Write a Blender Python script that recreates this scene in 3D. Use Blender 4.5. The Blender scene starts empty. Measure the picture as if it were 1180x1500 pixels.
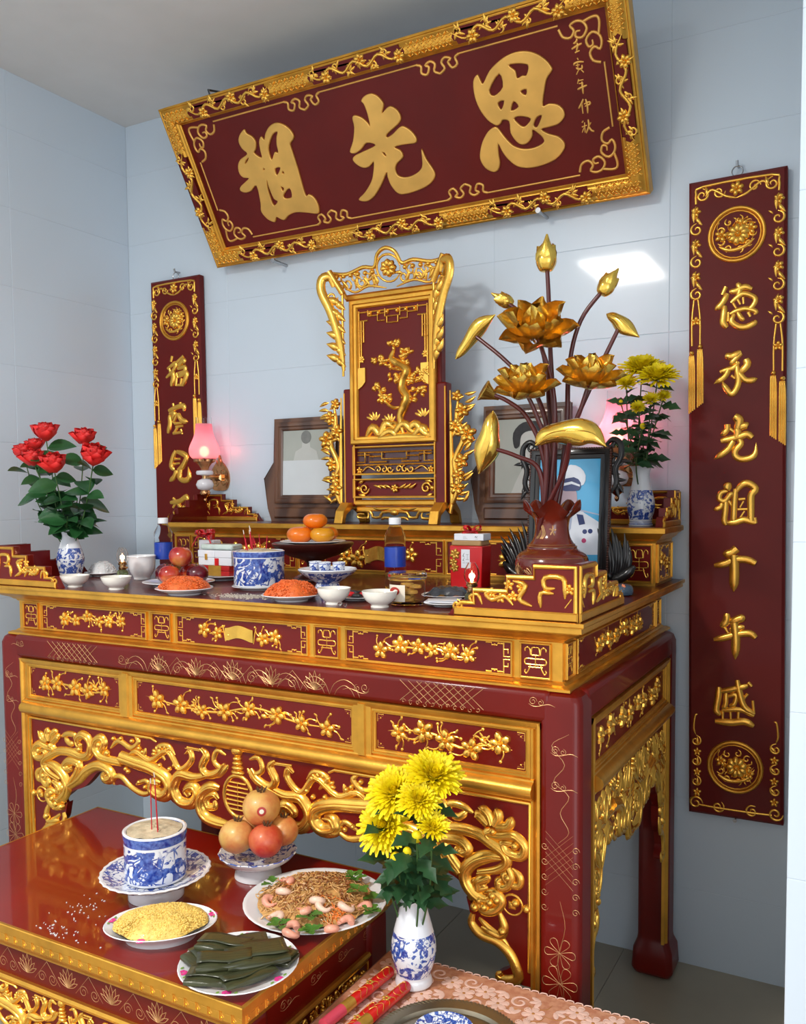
import bpy, bmesh, math, random
from mathutils import Vector, Matrix
import numpy as np

# ------------------------------------------------------------------ camera
F, PPX, PPY = 1270.63, 594.96, 799.26          # focal length and principal point in pixels of the 1180x1500 frame
YAW, PITCH, ROLL = .5022, -.0592, -.0079
CAM = Vector((1.5363, -2.8575, 1.5489))
_f = Vector((-math.sin(YAW)*math.cos(PITCH), math.cos(YAW)*math.cos(PITCH), math.sin(PITCH)))
_r = Vector((math.cos(YAW), math.sin(YAW), 0)); _u = _r.cross(_f)
CR = _r*math.cos(ROLL)+_u*math.sin(ROLL); CU = -_r*math.sin(ROLL)+_u*math.cos(ROLL); CF = _f
sc = bpy.context.scene
col = sc.collection
cd = bpy.data.cameras.new('camera'); cam = bpy.data.objects.new('camera', cd); col.objects.link(cam)
cam.matrix_world = Matrix(((CR.x, CU.x, -CF.x, CAM.x), (CR.y, CU.y, -CF.y, CAM.y), (CR.z, CU.z, -CF.z, CAM.z), (0, 0, 0, 1)))
cd.sensor_fit = 'VERTICAL'; cd.sensor_height = 36; cd.lens = F/1500*36
cd.shift_x = (590-PPX)/1500; cd.shift_y = (PPY-750)/1500
cd.clip_start = .05
sc.camera = cam
# ------------------------------------------------------------------ light
sc.view_settings.view_transform = 'Standard'; sc.view_settings.look = 'None'
sc.view_settings.gamma = 1; sc.view_settings.use_curve_mapping = False
sc.view_settings.exposure = -.08
w = bpy.data.worlds.new('world'); sc.world = w; w.use_nodes = True
bgn = w.node_tree.nodes['Background']; bgn.inputs[0].default_value = (.96, .965, 1.0, 1); bgn.inputs[1].default_value = 1.3
def area(name, loc, target, size, power, color):
    l = bpy.data.lights.new(name, 'AREA'); l.shape = 'RECTANGLE'; l.size, l.size_y = size; l.energy = power; l.color = color
    o = bpy.data.objects.new(name, l); col.objects.link(o); o.location = loc
    o.rotation_euler = (Vector(target)-Vector(loc)).to_track_quat('-Z', 'Y').to_euler()
    return o
area('ceiling_panel_light', (-.12, -3.4, 3.13), (-.12, -3.39, 0), (.45, .75), 105, (1, .965, .91))
area('doorway_daylight', (3.6, -4.6, 1.5), (0.4, -.6, 1.2), (1.5, 2.2), 40, (.86, .93, 1))

# ------------------------------------------------------------------ picture -> place
def ray(x, y): return CR*((x-PPX)/F) - CU*((y-PPY)/F) + CF
def at(x, y, X=None, Y=None, Z=None):
    d = ray(x, y)
    t = (X-CAM.x)/d.x if X is not None else (Y-CAM.y)/d.y if Y is not None else (Z-CAM.z)/d.z
    return CAM + d*t
def mpp(p): return (Vector(p)-CAM).dot(CF)/F            # metres per photo pixel at a point
class Plane:
    def __init__(s, O, U, V):
        s.O, s.U, s.V = Vector(O), Vector(U).normalized(), Vector(V).normalized(); s.N = s.U.cross(s.V)
    def px(s, x, y):
        d = ray(x, y); p = CAM + d*((s.O-CAM).dot(s.N)/d.dot(s.N))
        q = p-s.O; return (q.dot(s.U), q.dot(s.V))
    def w(s, u, v, h=0): return s.O + s.U*u + s.V*v + s.N*h
    def sc(s, x, y):
        u, v = s.px(x, y); return mpp(s.w(u, v))
def crop(ox, oy, k): return lambda pts: [(ox+p[0]/k, oy+p[1]/k)+tuple(p[2:]) for p in pts]

# ------------------------------------------------------------------ mesh building
def catmull(pts, k=4, closed=False):
    P = [np.array(p, float) for p in pts]; n = len(P)
    if n < 3 or k <= 1: return [tuple(p) for p in P]
    out = []
    rng = range(n) if closed else range(n-1)
    for i in rng:
        p1, p2 = P[i], P[(i+1) % n]
        p0 = P[(i-1) % n] if closed or i > 0 else 2*p1-p2
        p3 = P[(i+2) % n] if closed or i+2 < n else 2*p2-p1
        for j in range(k):
            t = j/k
            out.append(tuple(.5*((2*p1)+(p2-p0)*t+(2*p0-5*p1+4*p2-p3)*t*t+(-p0+3*p1-3*p2+p3)*t**3)))
    if not closed: out.append(tuple(P[-1]))
    return out
class MB:
    def __init__(s): s.v = []; s.f = []
    def add(s, vs, fs):
        b = len(s.v); s.v += [tuple(p) for p in vs]; s.f += [[i+b for i in f] for f in fs]; return s
    def box(s, x0, x1, y0, y1, z0, z1):
        return s.add([(x0, y0, z0), (x1, y0, z0), (x1, y1, z0), (x0, y1, z0), (x0, y0, z1), (x1, y0, z1), (x1, y1, z1), (x0, y1, z1)],
                     [(0, 3, 2, 1), (4, 5, 6, 7), (0, 1, 5, 4), (1, 2, 6, 5), (2, 3, 7, 6), (3, 0, 4, 7)])
    def obox(s, c, sx, sy, sz, rz=0, rx=0, ry=0):
        M = Matrix.Translation(c) @ Matrix.Rotation(rz, 4, 'Z') @ Matrix.Rotation(ry, 4, 'Y') @ Matrix.Rotation(rx, 4, 'X')
        m = MB().box(-sx/2, sx/2, -sy/2, sy/2, -sz/2, sz/2)
        return s.add([M @ Vector(p) for p in m.v], m.f)
    def lathe(s, prof, c=(0, 0, 0), n=32, rad=None, sx=1, sy=1, cap0=True, cap1=False):
        # prof: (r, z); rad(angle, i) multiplies the radius
        vs = []; m = len(prof)
        for i, (r, z) in enumerate(prof):
            for j in range(n):
                a = 2*math.pi*j/n; k = rad(a, i) if rad else 1
                vs.append((c[0]+r*k*sx*math.cos(a), c[1]+r*k*sy*math.sin(a), c[2]+z))
        fs = [(i*n+j, i*n+(j+1) % n, (i+1)*n+(j+1) % n, (i+1)*n+j) for i in range(m-1) for j in range(n)]
        if cap0: fs.append(list(range(n))[::-1])
        if cap1: fs.append([(m-1)*n+j for j in range(n)])
        return s.add(vs, fs)
    def tube(s, pts, r, n=8, k=1, flat=None):
        pts = [Vector(p[:3]) for p in (catmull([tuple(p) for p in pts], k) if k > 1 else pts)]
        m = len(pts); T0 = None; vs = []
        R = r if callable(r) else (lambda t: r) if not isinstance(r, (list, tuple)) else (lambda t: float(np.interp(t, np.linspace(0, 1, len(r)), r)))
        N = None
        for i, p in enumerate(pts):
            T = (pts[min(i+1, m-1)]-pts[max(i-1, 0)])
            T = T.normalized() if T.length > 1e-9 else Vector((0, 0, 1))
            if N is None:
                N = T.cross(Vector((0, 0, 1)) if abs(T.z) < .9 else Vector((1, 0, 0))).normalized()
            else:
                N = (N-T*N.dot(T)); N = N.normalized() if N.length > 1e-9 else T.orthogonal().normalized()
            B = T.cross(N); rr = max(R(i/max(m-1, 1)), 1e-5)
            for j in range(n):
                a = 2*math.pi*j/n; vs.append(p+(N*math.cos(a)+B*math.sin(a)*(flat or 1))*rr)
        fs = [(i*n+j, i*n+(j+1) % n, (i+1)*n+(j+1) % n, (i+1)*n+j) for i in range(m-1) for j in range(n)]
        fs += [list(range(n))[::-1], [(m-1)*n+j for j in range(n)]]
        return s.add(vs, fs)
    def ball(s, c, r, n=10, m=6, sx=1, sy=1, sz=1, M=None, f=None):
        vs = []; c = Vector(c)
        for i in range(m+1):
            t = math.pi*i/m
            for j in range(n):
                a = 2*math.pi*j/n
                p = Vector((math.sin(t)*math.cos(a)*sx, math.sin(t)*math.sin(a)*sy, math.cos(t)*sz))*r
                if f: p = f(p)
                if M: p = M @ p
                vs.append(c+p)
        return s.add(vs, [(i*n+j, (i+1)*n+j, (i+1)*n+(j+1) % n, i*n+(j+1) % n) for i in range(m) for j in range(n)])
    def grid(s, fn, nu, nv, close_u=False):
        vs = [fn(i/(nu if close_u else nu-1), j/(nv-1)) for j in range(nv) for i in range(nu)]
        return s.add(vs, [(j*nu+i, j*nu+(i+1) % nu, (j+1)*nu+(i+1) % nu, (j+1)*nu+i) for j in range(nv-1) for i in range(nu if close_u else nu-1)])
    def rectring(s, prof, x0, x1, y0, y1, capt=False):
        # prof (out, z): a moulding mitred round a rectangle given at out = 0
        vs = []; m = len(prof)
        for o, z in prof: vs += [(x0-o, y0-o, z), (x1+o, y0-o, z), (x1+o, y1+o, z), (x0-o, y1+o, z)]
        fs = [(i*4+j, i*4+(j+1) % 4, (i+1)*4+(j+1) % 4, (i+1)*4+j) for i in range(m-1) for j in range(4)]
        fs += [(3, 2, 1, 0)]
        if capt: fs += [tuple((m-1)*4+j for j in range(4))]
        return s.add(vs, fs)
    def prism(s, poly, w0, w1, holes=()):
        # poly of 2D points; w0(u,v)/w1(u,v) give the two world faces
        from mathutils.geometry import tessellate_polygon
        loops = [list(poly)]+[list(h) for h in holes]
        flat = [p for l in loops for p in l]; tri = tessellate_polygon([[Vector((p[0], p[1], 0)) for p in l] for l in loops])
        n = len(flat); fs = []
        for t in tri:
            a, b, c = (flat[i] for i in t)
            if (b[0]-a[0])*(c[1]-a[1])-(b[1]-a[1])*(c[0]-a[0]) < 0: t = t[::-1]
            fs.append(tuple(t)); fs.append(tuple(i+n for i in t[::-1]))
        o = 0
        for l in loops:
            m = len(l)
            for i in range(m): fs.append((o+i, o+(i+1) % m, o+(i+1) % m+n, o+i+n))
            o += m
        return s.add([w1(*p[:2]) for p in flat]+[w0(*p[:2]) for p in flat], fs)
    def mesh(s, name, off=(0, 0, 0), smooth=30):
        me = bpy.data.meshes.new(name); o = Vector(off)
        me.from_pydata([Vector(p)-o for p in s.v], [], s.f); me.validate()
        if smooth is not None:
            me.polygons.foreach_set('use_smooth', [True]*len(me.polygons))
            me.set_sharp_from_angle(angle=math.radians(smooth))
        return me
class Relief(MB):
    """carving laid on a plane: vertices are (u, v, height)"""
    def __init__(s, P): super().__init__(); s.P = P
    def stroke(s, pts, w, hf=.45, k=4, taper=(.35, .35), n=5, h0=0, closed=False):
        P = [tuple(p)+((1,) if len(p) == 2 else ()) for p in pts]
        P = catmull(P, k, closed)
        m = len(P); vs = []
        for i, (u, v, ws) in enumerate(P):
            a, b = (P[(i-1) % m], P[(i+1) % m]) if closed else (P[max(i-1, 0)], P[min(i+1, m-1)])
            tx, ty = b[0]-a[0], b[1]-a[1]; L = math.hypot(tx, ty) or 1; nx, ny = -ty/L, tx/L
            t = i/max(m-1, 1); e = 1
            if not closed:
                if t < .25: e = min(e, taper[0]+(1-taper[0])*math.sin(t/.25*math.pi/2))
                if t > .75: e = min(e, taper[1]+(1-taper[1])*math.sin((1-t)/.25*math.pi/2))
            r = w*.5*max(ws, .05)*e
            for j in range(n):
                q = math.pi*j/(n-1); vs.append((u+nx*r*math.cos(q), v+ny*r*math.cos(q), h0+2*r*hf*math.sin(q)))
        fs = [(i*n+j, ((i+1) % m)*n+j, ((i+1) % m)*n+j+1, i*n+j+1) for i in range(m if closed else m-1) for j in range(n-1)]
        if not closed: fs += [list(range(n)), [(m-1)*n+j for j in range(n)][::-1]]
        return s.add(vs, fs)
    def pstroke(s, pts, wpx, **k):
        sc_ = s.P.sc(pts[len(pts)//2][0], pts[len(pts)//2][1])
        return s.stroke([s.P.px(p[0], p[1])+tuple(p[2:]) for p in pts], wpx*sc_, **k)
    def dome(s, u, v, ru, rv=None, h=None, ang=0, n=8, h0=0):
        rv = rv or ru; h = h or min(ru, rv)*.8; c, d = math.cos(ang), math.sin(ang); vs = []
        for R, H in ((1, 0), (.78, .62), (.4, .92)):
            for j in range(n):
                a = 2*math.pi*j/n; x, y = R*ru*math.cos(a), R*rv*math.sin(a)
                vs.append((u+x*c-y*d, v+x*d+y*c, h0+H*h))
        vs.append((u, v, h0+h))
        fs = [(i*n+j, i*n+(j+1) % n, (i+1)*n+(j+1) % n, (i+1)*n+j) for i in range(2) for j in range(n)]
        fs += [(2*n+j, 2*n+(j+1) % n, 3*n) for j in range(n)]
        return s.add(vs, fs)
    def flower(s, u, v, r, n=5, a0=.3, h0=0):
        for i in range(n):
            a = a0+2*math.pi*i/n; s.dome(u+.55*r*math.cos(a), v+.55*r*math.sin(a), .5*r, .36*r, .34*r, a, 7, h0)
        return s.dome(u, v, .24*r, h=.5*r, n=6, h0=h0)
    def leaf(s, u, v, a, L, w, h0=0):
        return s.stroke([(u, v, .25), (u+.35*L*math.cos(a), v+.35*L*math.sin(a), 1), (u+.7*L*math.cos(a+.12), v+.7*L*math.sin(a+.12), .75), (u+L*math.cos(a+.2), v+L*math.sin(a+.2), .1)], w, hf=.35, k=2, n=5, h0=h0)
    def spiral(s, u, v, r, w, a0=0, turns=1.4, d=1, r1=.18, **k):
        n = int(7*turns)+3
        return s.stroke([(u+(r+(r1*r-r)*i/n)*math.cos(a0+d*2*math.pi*turns*i/n), v+(r+(r1*r-r)*i/n)*math.sin(a0+d*2*math.pi*turns*i/n), 1-.35*i/n) for i in range(n+1)], w, k=2, **k)
    def poly(s, pts, h, h0=0):
        return s.prism(pts, lambda u, v: (u, v, h0), lambda u, v: (u, v, h0+h))
    def bar(s, u0, u1, v0, v1, h, h0=0, c=.25):
        # raised strip with a chamfered rim
        k = c*min(u1-u0, v1-v0, 2*h); A = [(u0, v0), (u1, v0), (u1, v1), (u0, v1)]; B = [(u0+k, v0+k), (u1-k, v0+k), (u1-k, v1-k), (u0+k, v1-k)]
        return s.add([p+(h0,) for p in A]+[p+(h0+h-k,) for p in A]+[p+(h0+h,) for p in B],
                     [(i+4*q, (i+1) % 4+4*q, (i+1) % 4+4*q+4, i+4*q+4) for q in (0, 1) for i in range(4)]+[(8, 9, 10, 11)])
    def frame(s, u0, u1, v0, v1, w, h, h0=0, step=0):
        # picture-frame moulding: outer rect, width w; rises to h and falls to the sight edge
        prof = [(0, 0), (0, .8*h), (.15*w, h), (.5*w, h), (.6*w, .7*h), (.85*w, .62*h), (w, .3*h), (w, 0)]
        vs = []
        for o, z in prof: vs += [(u0+o, v0+o, h0+z), (u1-o, v0+o, h0+z), (u1-o, v1-o, h0+z), (u0+o, v1-o, h0+z)]
        return s.add(vs, [(i*4+j, i*4+(j+1) % 4, (i+1)*4+(j+1) % 4, (i+1)*4+j) for i in range(len(prof)-1) for j in range(4)])
    def mirror(s, u0=0):
        b = len(s.v); s.v += [(2*u0-p[0], p[1], p[2]) for p in s.v]; s.f += [[i+b for i in f][::-1] for f in s.f]; return s
    def remap(s, P, fu=lambda u: u, fv=lambda v: v, fh=1, flip=False):
        r = Relief(P); r.v = [(fu(p[0]), fv(p[1]), p[2]*fh) for p in s.v]; r.f = [f[::-1] if flip else list(f) for f in s.f]; return r
    def world(s):
        m = MB(); m.v = [tuple(s.P.w(*p)) for p in s.v]; m.f = s.f; return m
    def mesh(s, name, off=(0, 0, 0), smooth=45): return s.world().mesh(name, off, smooth)

# ------------------------------------------------------------------ objects
def obj(name, me, mat, parent=None, loc=(0, 0, 0)):
    o = bpy.data.objects.new(name, me); col.objects.link(o); o.location = loc
    if mat is not None and not me.materials: me.materials.append(MAT[mat])
    if parent is not None: o.parent = parent
    return o
WORLDPOS = {}
def wpos(o):
    return WORLDPOS.get(o.name, Vector((0, 0, 0)))
def thing(name, label, cat, loc=(0, 0, 0), group=None, kind=None):
    o = bpy.data.objects.new(name, None); col.objects.link(o); o.location = loc; o.empty_display_size = .05
    WORLDPOS[o.name] = Vector(loc); tag(o, label, cat, group, kind); return o
def tag(o, label=None, cat=None, group=None, kind=None):
    if label: o['label'] = label
    if cat: o['category'] = cat
    if group: o['group'] = group
    if kind: o['kind'] = kind
    return o
def part(par, name, mb, mat, smooth=30, bevel=0, seg=2, label=None, kind=None):
    """mesh given in world coordinates, hung under its thing or part"""
    off = wpos(par); me = mb.mesh(name, off, smooth); o = obj(name, me, mat, par); WORLDPOS[o.name] = off
    if bevel: bev(o, bevel, seg)
    if label: o['label'] = label
    if kind: o['kind'] = kind
    return o
def solo(name, mb, mat, label, cat, loc, group=None, smooth=30, bevel=0, kind=None):
    me = mb.mesh(name, loc, smooth); o = obj(name, me, mat, None, loc); WORLDPOS[o.name] = Vector(loc); tag(o, label, cat, group, kind)
    if bevel: bev(o, bevel)
    return o
def bev(o, wd, seg=2):
    m = o.modifiers.new('bevel', 'BEVEL'); m.width = wd; m.segments = seg; m.limit_method = 'ANGLE'; m.angle_limit = math.radians(40); m.harden_normals = False
def struct(name, mb, mat, smooth=30, bevel=0, parent=None):
    me = mb.mesh(name, (0, 0, 0), smooth); o = obj(name, me, mat, parent)
    if parent is None: o['kind'] = 'structure'
    if bevel: bev(o, bevel)
    return o

# ------------------------------------------------------------------ materials
MAT = {}
class NT:
    def __init__(s, name):
        s.m = bpy.data.materials.new(name); s.m.use_nodes = True; s.t = s.m.node_tree; s.n = s.t.nodes; s.b = s.n['Principled BSDF']; MAT[name] = s.m
    def node(s, ty, **k):
        o = s.n.new(ty)
        for a, v in k.items():
            if a in o.bl_rna.properties: setattr(o, a, v)
            else: o.inputs[a].default_value = v
        return o
    def link(s, a, b): s.t.links.new(a, b)
    def coords(s, scale=1, kind='Object', rot=(0, 0, 0), sc3=None):
        c = s.node('ShaderNodeTexCoord'); m = s.node('ShaderNodeMapping'); s.link(c.outputs[kind], m.inputs[0])
        m.inputs['Scale'].default_value = sc3 or (scale,)*3; m.inputs['Rotation'].default_value = rot; return m.outputs[0]
    def noise(s, vec, scale, detail=3, rough=.5, dist=0):
        o = s.node('ShaderNodeTexNoise'); s.link(vec, o.inputs['Vector']); o.inputs['Scale'].default_value = scale; o.inputs['Detail'].default_value = detail
        o.inputs['Roughness'].default_value = rough; o.inputs['Distortion'].default_value = dist; return o.outputs[0]
    def ramp(s, fac, stops, interp='LINEAR'):
        o = s.node('ShaderNodeValToRGB'); s.link(fac, o.inputs[0]); e = o.color_ramp; e.interpolation = interp
        while len(e.elements) > len(stops): e.elements.remove(e.elements[-1])
        while len(e.elements) < len(stops): e.elements.new(.5)
        for i, (p, c) in enumerate(stops): e.elements[i].position = p; e.elements[i].color = tuple(c)+((1,) if len(c) == 3 else ())
        return o.outputs[0]
    def mix(s, fac, a, b):
        o = s.node('ShaderNodeMix', data_type='RGBA')
        if hasattr(fac, 'name'): s.link(fac, o.inputs[0])
        else: o.inputs[0].default_value = fac
        for x, i in ((a, 6), (b, 7)):
            if hasattr(x, 'name'): s.link(x, o.inputs[i])
            else: o.inputs[i].default_value = tuple(x)+((1,) if len(x) == 3 else ())
        return o.outputs[2]
    def math(s, op, a, b=0.0):
        o = s.node('ShaderNodeMath', operation=op)
        for x, i in ((a, 0), (b, 1)):
            if hasattr(x, 'name'): s.link(x, o.inputs[i])
            else: o.inputs[i].default_value = x
        return o.outputs[0]
    def bump(s, hgt, strength=.2, dist=.01):
        o = s.node('ShaderNodeBump'); o.inputs['Strength'].default_value = strength; o.inputs['Distance'].default_value = dist
        s.link(hgt, o.inputs['Height']); s.link(o.outputs[0], s.b.inputs['Normal'])
    def set(s, **k):
        for a, v in k.items(): s.b.inputs[a.replace('_', ' ')].default_value = v
        return s
def lin(r, g, b):
    f = lambda c: ((c/255+.055)/1.055)**2.4 if c/255 > .04045 else c/255/12.92
    return (f(r), f(g), f(b), 1)
def simple(name, rgb, rough=.5, metal=0, coat=0, var=.12, nscale=8, bump=0, bscale=60, spec=.5, trans=0, ior=1.45, sss=0, emit=None, es=0):
    n = NT(name); c = lin(*rgb) if max(rgb) > 1 else tuple(rgb)+(1,)
    n.set(Roughness=rough, Metallic=metal, Coat_Weight=coat, Coat_Roughness=.06, IOR=ior, Transmission_Weight=trans, Specular_IOR_Level=spec, Subsurface_Weight=sss)
    if sss: n.b.inputs['Subsurface Radius'].default_value = (.01, .006, .004)
    v = n.coords()
    if var:
        d = tuple(max(0, x*(1-var)) for x in c[:3]); l = tuple(min(1, x*(1+var)) for x in c[:3])
        n.link(n.ramp(n.noise(v, nscale), [(.3, d), (.7, l)]), n.b.inputs['Base Color'])
    else: n.b.inputs['Base Color'].default_value = c
    if bump: n.bump(n.noise(v, bscale), bump, .004)
    if emit: n.b.inputs['Emission Color'].default_value = tuple(emit)+(1,); n.b.inputs['Emission Strength'].default_value = es
    return n
simple('gold', (.74, .375, .052), .34, .82, 0, .16, 14, .12, 90)
simple('gold_bright', (.92, .50, .085), .25, .88, 0, .14, 18, .08, 120)
simple('gold_satin', (.80, .45, .11), .42, .7, 0, .12, 10, .06, 150)
simple('gold_line', (.62, .36, .16), .4, .8, 0, .25, 30)
simple('lacquer', (106, 14, 5), .42, 0, .22, .14, 6, spec=.25)
simple('lacquer_dark', (72, 16, 16), .4, 0, .6, .15, 6)
simple('board_red', (100, 16, 9), .5, 0, .12, .12, 5, spec=.25)
simple('top_red', (132, 20, 5), .3, 0, .75, .16, 3, spec=.4)
simple('top_dark', (84, 16, 10), .36, 0, .3, .12, 3, spec=.25)
simple('wood_dark', (66, 24, 18), .4, 0, .5, .2, 6)
def mk_tile(name, rgb, rough, joint=0):
    n = simple(name, rgb, rough, 0, 0, .02, 1.5); n.set(Coat_Weight=.3, Coat_Roughness=.06); return n
mk_tile('wall_tile', (211, 225, 237), .3)
simple('grout', (205, 216, 226), .8, var=.03)
simple('ceiling_paint', (228, 229, 228), .9, var=.02)
simple('floor_tile', (168, 160, 140), .3, 0, .2, .08, 4)
simple('porcelain', (236, 236, 238), .12, 0, .4, .02)
simple('porcelain_warm', (244, 240, 230), .12, 0, .4, .02)
simple('black_lacquer', (20, 17, 17), .3, 0, .3, .2)
simple('steel', (170, 170, 172), .25, 1, 0, .1)
# ================================================================== room
ZC, XL, XR, YR = 3.176, -1.432, 1.400, -1.21
m = MB().box(-1.6, 4.4, -6.0, .02, -.06, 0); floor = struct('floor', m, 'grout')
m = MB()
ft = MB().box(.001, .599, .001, .599, 0, .004).mesh('floor_tile'); ft.materials.append(MAT['floor_tile'])
for i in range(-6, 5):
    for j in range(-9, 0):
        o = obj('floor_tile', ft, None, floor, (XR+.6*i, .6*j, 0)); 
m = MB().box(-1.6, 4.4, -6.0, .15, ZC, ZC+.08); struct('ceiling', m, 'ceiling_paint')
wb = struct('wall_back', MB().box(XL-.1, XR+.15, .0012, .12, 0, ZC), 'grout')
wl = struct('wall_left', MB().box(XL-.1, XL-.0012, -6.0, .004, 0, ZC), 'grout')
wr = struct('wall_right', MB().box(XR+.0012, XR+1.0, YR+.0012, .0012, 0, ZC), 'grout')
def tiles(par, O, U, V, W, H, tw, th, off=0, voff=0):
    """glazed wall tiles laid as single pieces with open joints"""
    O, U, V = Vector(O), Vector(U), Vector(V); N = U.cross(V); cache = {}
    v0 = -voff
    while v0 < H-1e-6:
        a, b = max(v0, 0), min(v0+th, H); u0 = -off
        while u0 < W-1e-6:
            c, d = max(u0, 0), min(u0+tw, W); key = (round(d-c, 4), round(b-a, 4))
            if key[0] > .01 and key[1] > .01:
                if key not in cache:
                    g, e = .0004, .0012; q = Relief(Plane((0, 0, 0), U, V)); w_, h_ = key
                    A = [(g, g), (w_-g, g), (w_-g, h_-g), (g, h_-g)]; B = [(g+e, g+e), (w_-g-e, g+e), (w_-g-e, h_-g-e), (g+e, h_-g-e)]
                    q.add([p+(-.0016,) for p in A]+[p+(-.0007,) for p in A]+[p+(0,) for p in B], [(i+4*k, (i+1) % 4+4*k, (i+1) % 4+4*k+4, i+4*k+4) for k in (0, 1) for i in range(4)]+[(8, 9, 10, 11)])
                    cache[key] = q.mesh('tile', smooth=20); cache[key].materials.append(MAT['wall_tile'])
                obj('tile', cache[key], None, par, O+U*c+V*a)
            u0 += tw
        v0 += th
tiles(wb, (XL, 0, 0), (1, 0, 0), (0, 0, 1), XR-XL, ZC, .6, .3, .041, .043)
tiles(wl, (XL, -4.8, 0), (0, 1, 0), (0, 0, 1), 4.8, ZC, .6, .3, 0, .04)
tiles(wr, (XR, YR, 0), (1, 0, 0), (0, 0, 1), 1.0, ZC, .6, .3, 0, .04)
tiles(wr, (XR, 0, 0), (0, -1, 0), (0, 0, 1), -YR, ZC, .6, .3, .2, .04)
# the flat LED panel on the ceiling that lights the niche
t = thing('ceiling_lamp', 'flat rectangular white light panel on the ceiling in front of the niche', 'lamp', (-.12, -3.4, ZC))
part(t, 'housing', MB().box(-.41, .17, -3.84, -2.96, ZC-.035, ZC), 'porcelain', bevel=.004)
# ================================================================== altar table
FRONT = Plane((0, -1.045, 0), (1, 0, 0), (0, 0, 1))
SIDER = Plane((.97, 0, 0), (0, 1, 0), (0, 0, 1))
SIDEL = Plane((-.97, 0, 0), (0, -1, 0), (0, 0, 1))
rnd = random.Random(4)
altar = thing('altar_table', 'large burgundy lacquered altar table with gilded carved panels against the back wall', 'altar', (0, -.54, .004))
LEGX, LEGW, YF, YB, ZB = .97, .098, -1.045, -.035, 1.112
for sx in (-1, 1):
    for yf, back in ((YF, 0), (YB-.098, 1)):
        x0, x1 = (sx*LEGX, sx*(LEGX-LEGW)); x0, x1 = min(x0, x1), max(x0, x1); q = MB()
        rings = []
        for z, g in ((.004, .006), (.03, .016), (.09, .012), (.115, .002), (.13, 0), (ZB-.03, 0), (ZB-.012, -.006), (ZB, -.02)):
            rings.append([(x0-g, yf-g, z), (x1+g, yf-g, z), (x1+g, yf+.098+g, z), (x0-g, yf+.098+g, z)])
        vs = [p for r in rings for p in r]; n = len(rings)
        q.add(vs, [(i*4+j, i*4+(j+1) % 4, (i+1)*4+(j+1) % 4, (i+1)*4+j) for i in range(n-1) for j in range(4)]+[(3, 2, 1, 0), tuple((n-1)*4+j for j in range(4))])
        part(altar, 'leg', q, 'lacquer', bevel=.018, seg=3)
def rail(x0, x1, y0, y1): 
    return part(altar, 'top_rail', MB().box(x0, x1, y0, y1, 1.036, ZB-.002), 'lacquer', bevel=.014, seg=3)
rail(-.9, .9, YF+.0006, YF+.098); rail(.873, .9694, YF+.06, YB-.06); rail(-.9694, -.873, YF+.06, YB-.06); rail(-.9, .9, YB-.097, YB-.0006)
# waist and cornice
base_prof = [(-.03, 1.108), (.026, 1.108), (.026, 1.114), (.018, 1.118), (.010, 1.119), (.004, 1.124), (0, 1.126), (0, 1.214), (.003, 1.2144), (.008, 1.221), (.012, 1.2215), (.02, 1.228), (.036, 1.234), (.05, 1.242), (.054, 1.2425), (.056, 1.246), (.063, 1.2465), (.0625, 1.258), (.068, 1.259), (.0695, 1.262), (.0695, 1.2695), (.066, 1.27)]
part(altar, 'waist_cornice', MB().rectring([(o if o < .02 else o, z) for o, z in base_prof], -.9155, .9155, -1.006, -.035), 'gold', smooth=25)
WR = .066
part(altar, 'table_top', MB().box(-.9155-WR, .9155+WR, -1.006-WR, -.035+.03, 1.262, 1.27), 'top_dark')
# waist panels: four frets and three long panels
WAIST = Plane((0, -1.006, 0), (1, 0, 0), (0, 0, 1))
WSR = Plane((.9155, 0, 0), (0, 1, 0), (0, 0, 1))
def fret_symbol(R, u0, u1, v0, v1, w):
    cu, su, sv = (u0+u1)/2, (u1-u0), (v1-v0); f = lambda pts: [(cu+a*su, v0+b*sv) for a, b in pts]
    for d in (-1, 1):
        for pts in ([(0, .93), (.12, .92), (.16, .82), (.16, .68), (0, .68)], [(.2, .68), (.22, .86), (.32, .93), (.41, .88), (.42, .8)],
                    [(0, .55), (.3, .56), (.42, .52), (.42, .4), (.3, .37), (0, .37)], [(0, .68), (0, .28)], [(0, .28), (.28, .28)], [(.2, .37), (.26, .2), (.36, .07), (.43, .12), (.4, .2)]):
            R.stroke(f([(d*a, b) for a, b in pts]), w, hf=.6, k=3, taper=(.8, .8))
def key_corner(R, u, v, du, dv, a, w):
    f = lambda pts: [(u+du*x*a, v+dv*y*a) for x, y in pts]
    R.stroke(f([(0, 1.5), (0, 0), (1.5, 0)]), w, k=1, taper=(1, 1)); R.stroke(f([(0, .95), (.6, .95), (.6, .45), (.3, .45)]), w*.8, k=1, taper=(1, 1)); R.stroke(f([(.95, 0), (.95, .4), (1.4, .4)]), w*.8, k=1, taper=(1, 1))
    R.dome(u+du*.75*a, v+dv*.75*a, .22*a, n=6)
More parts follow.
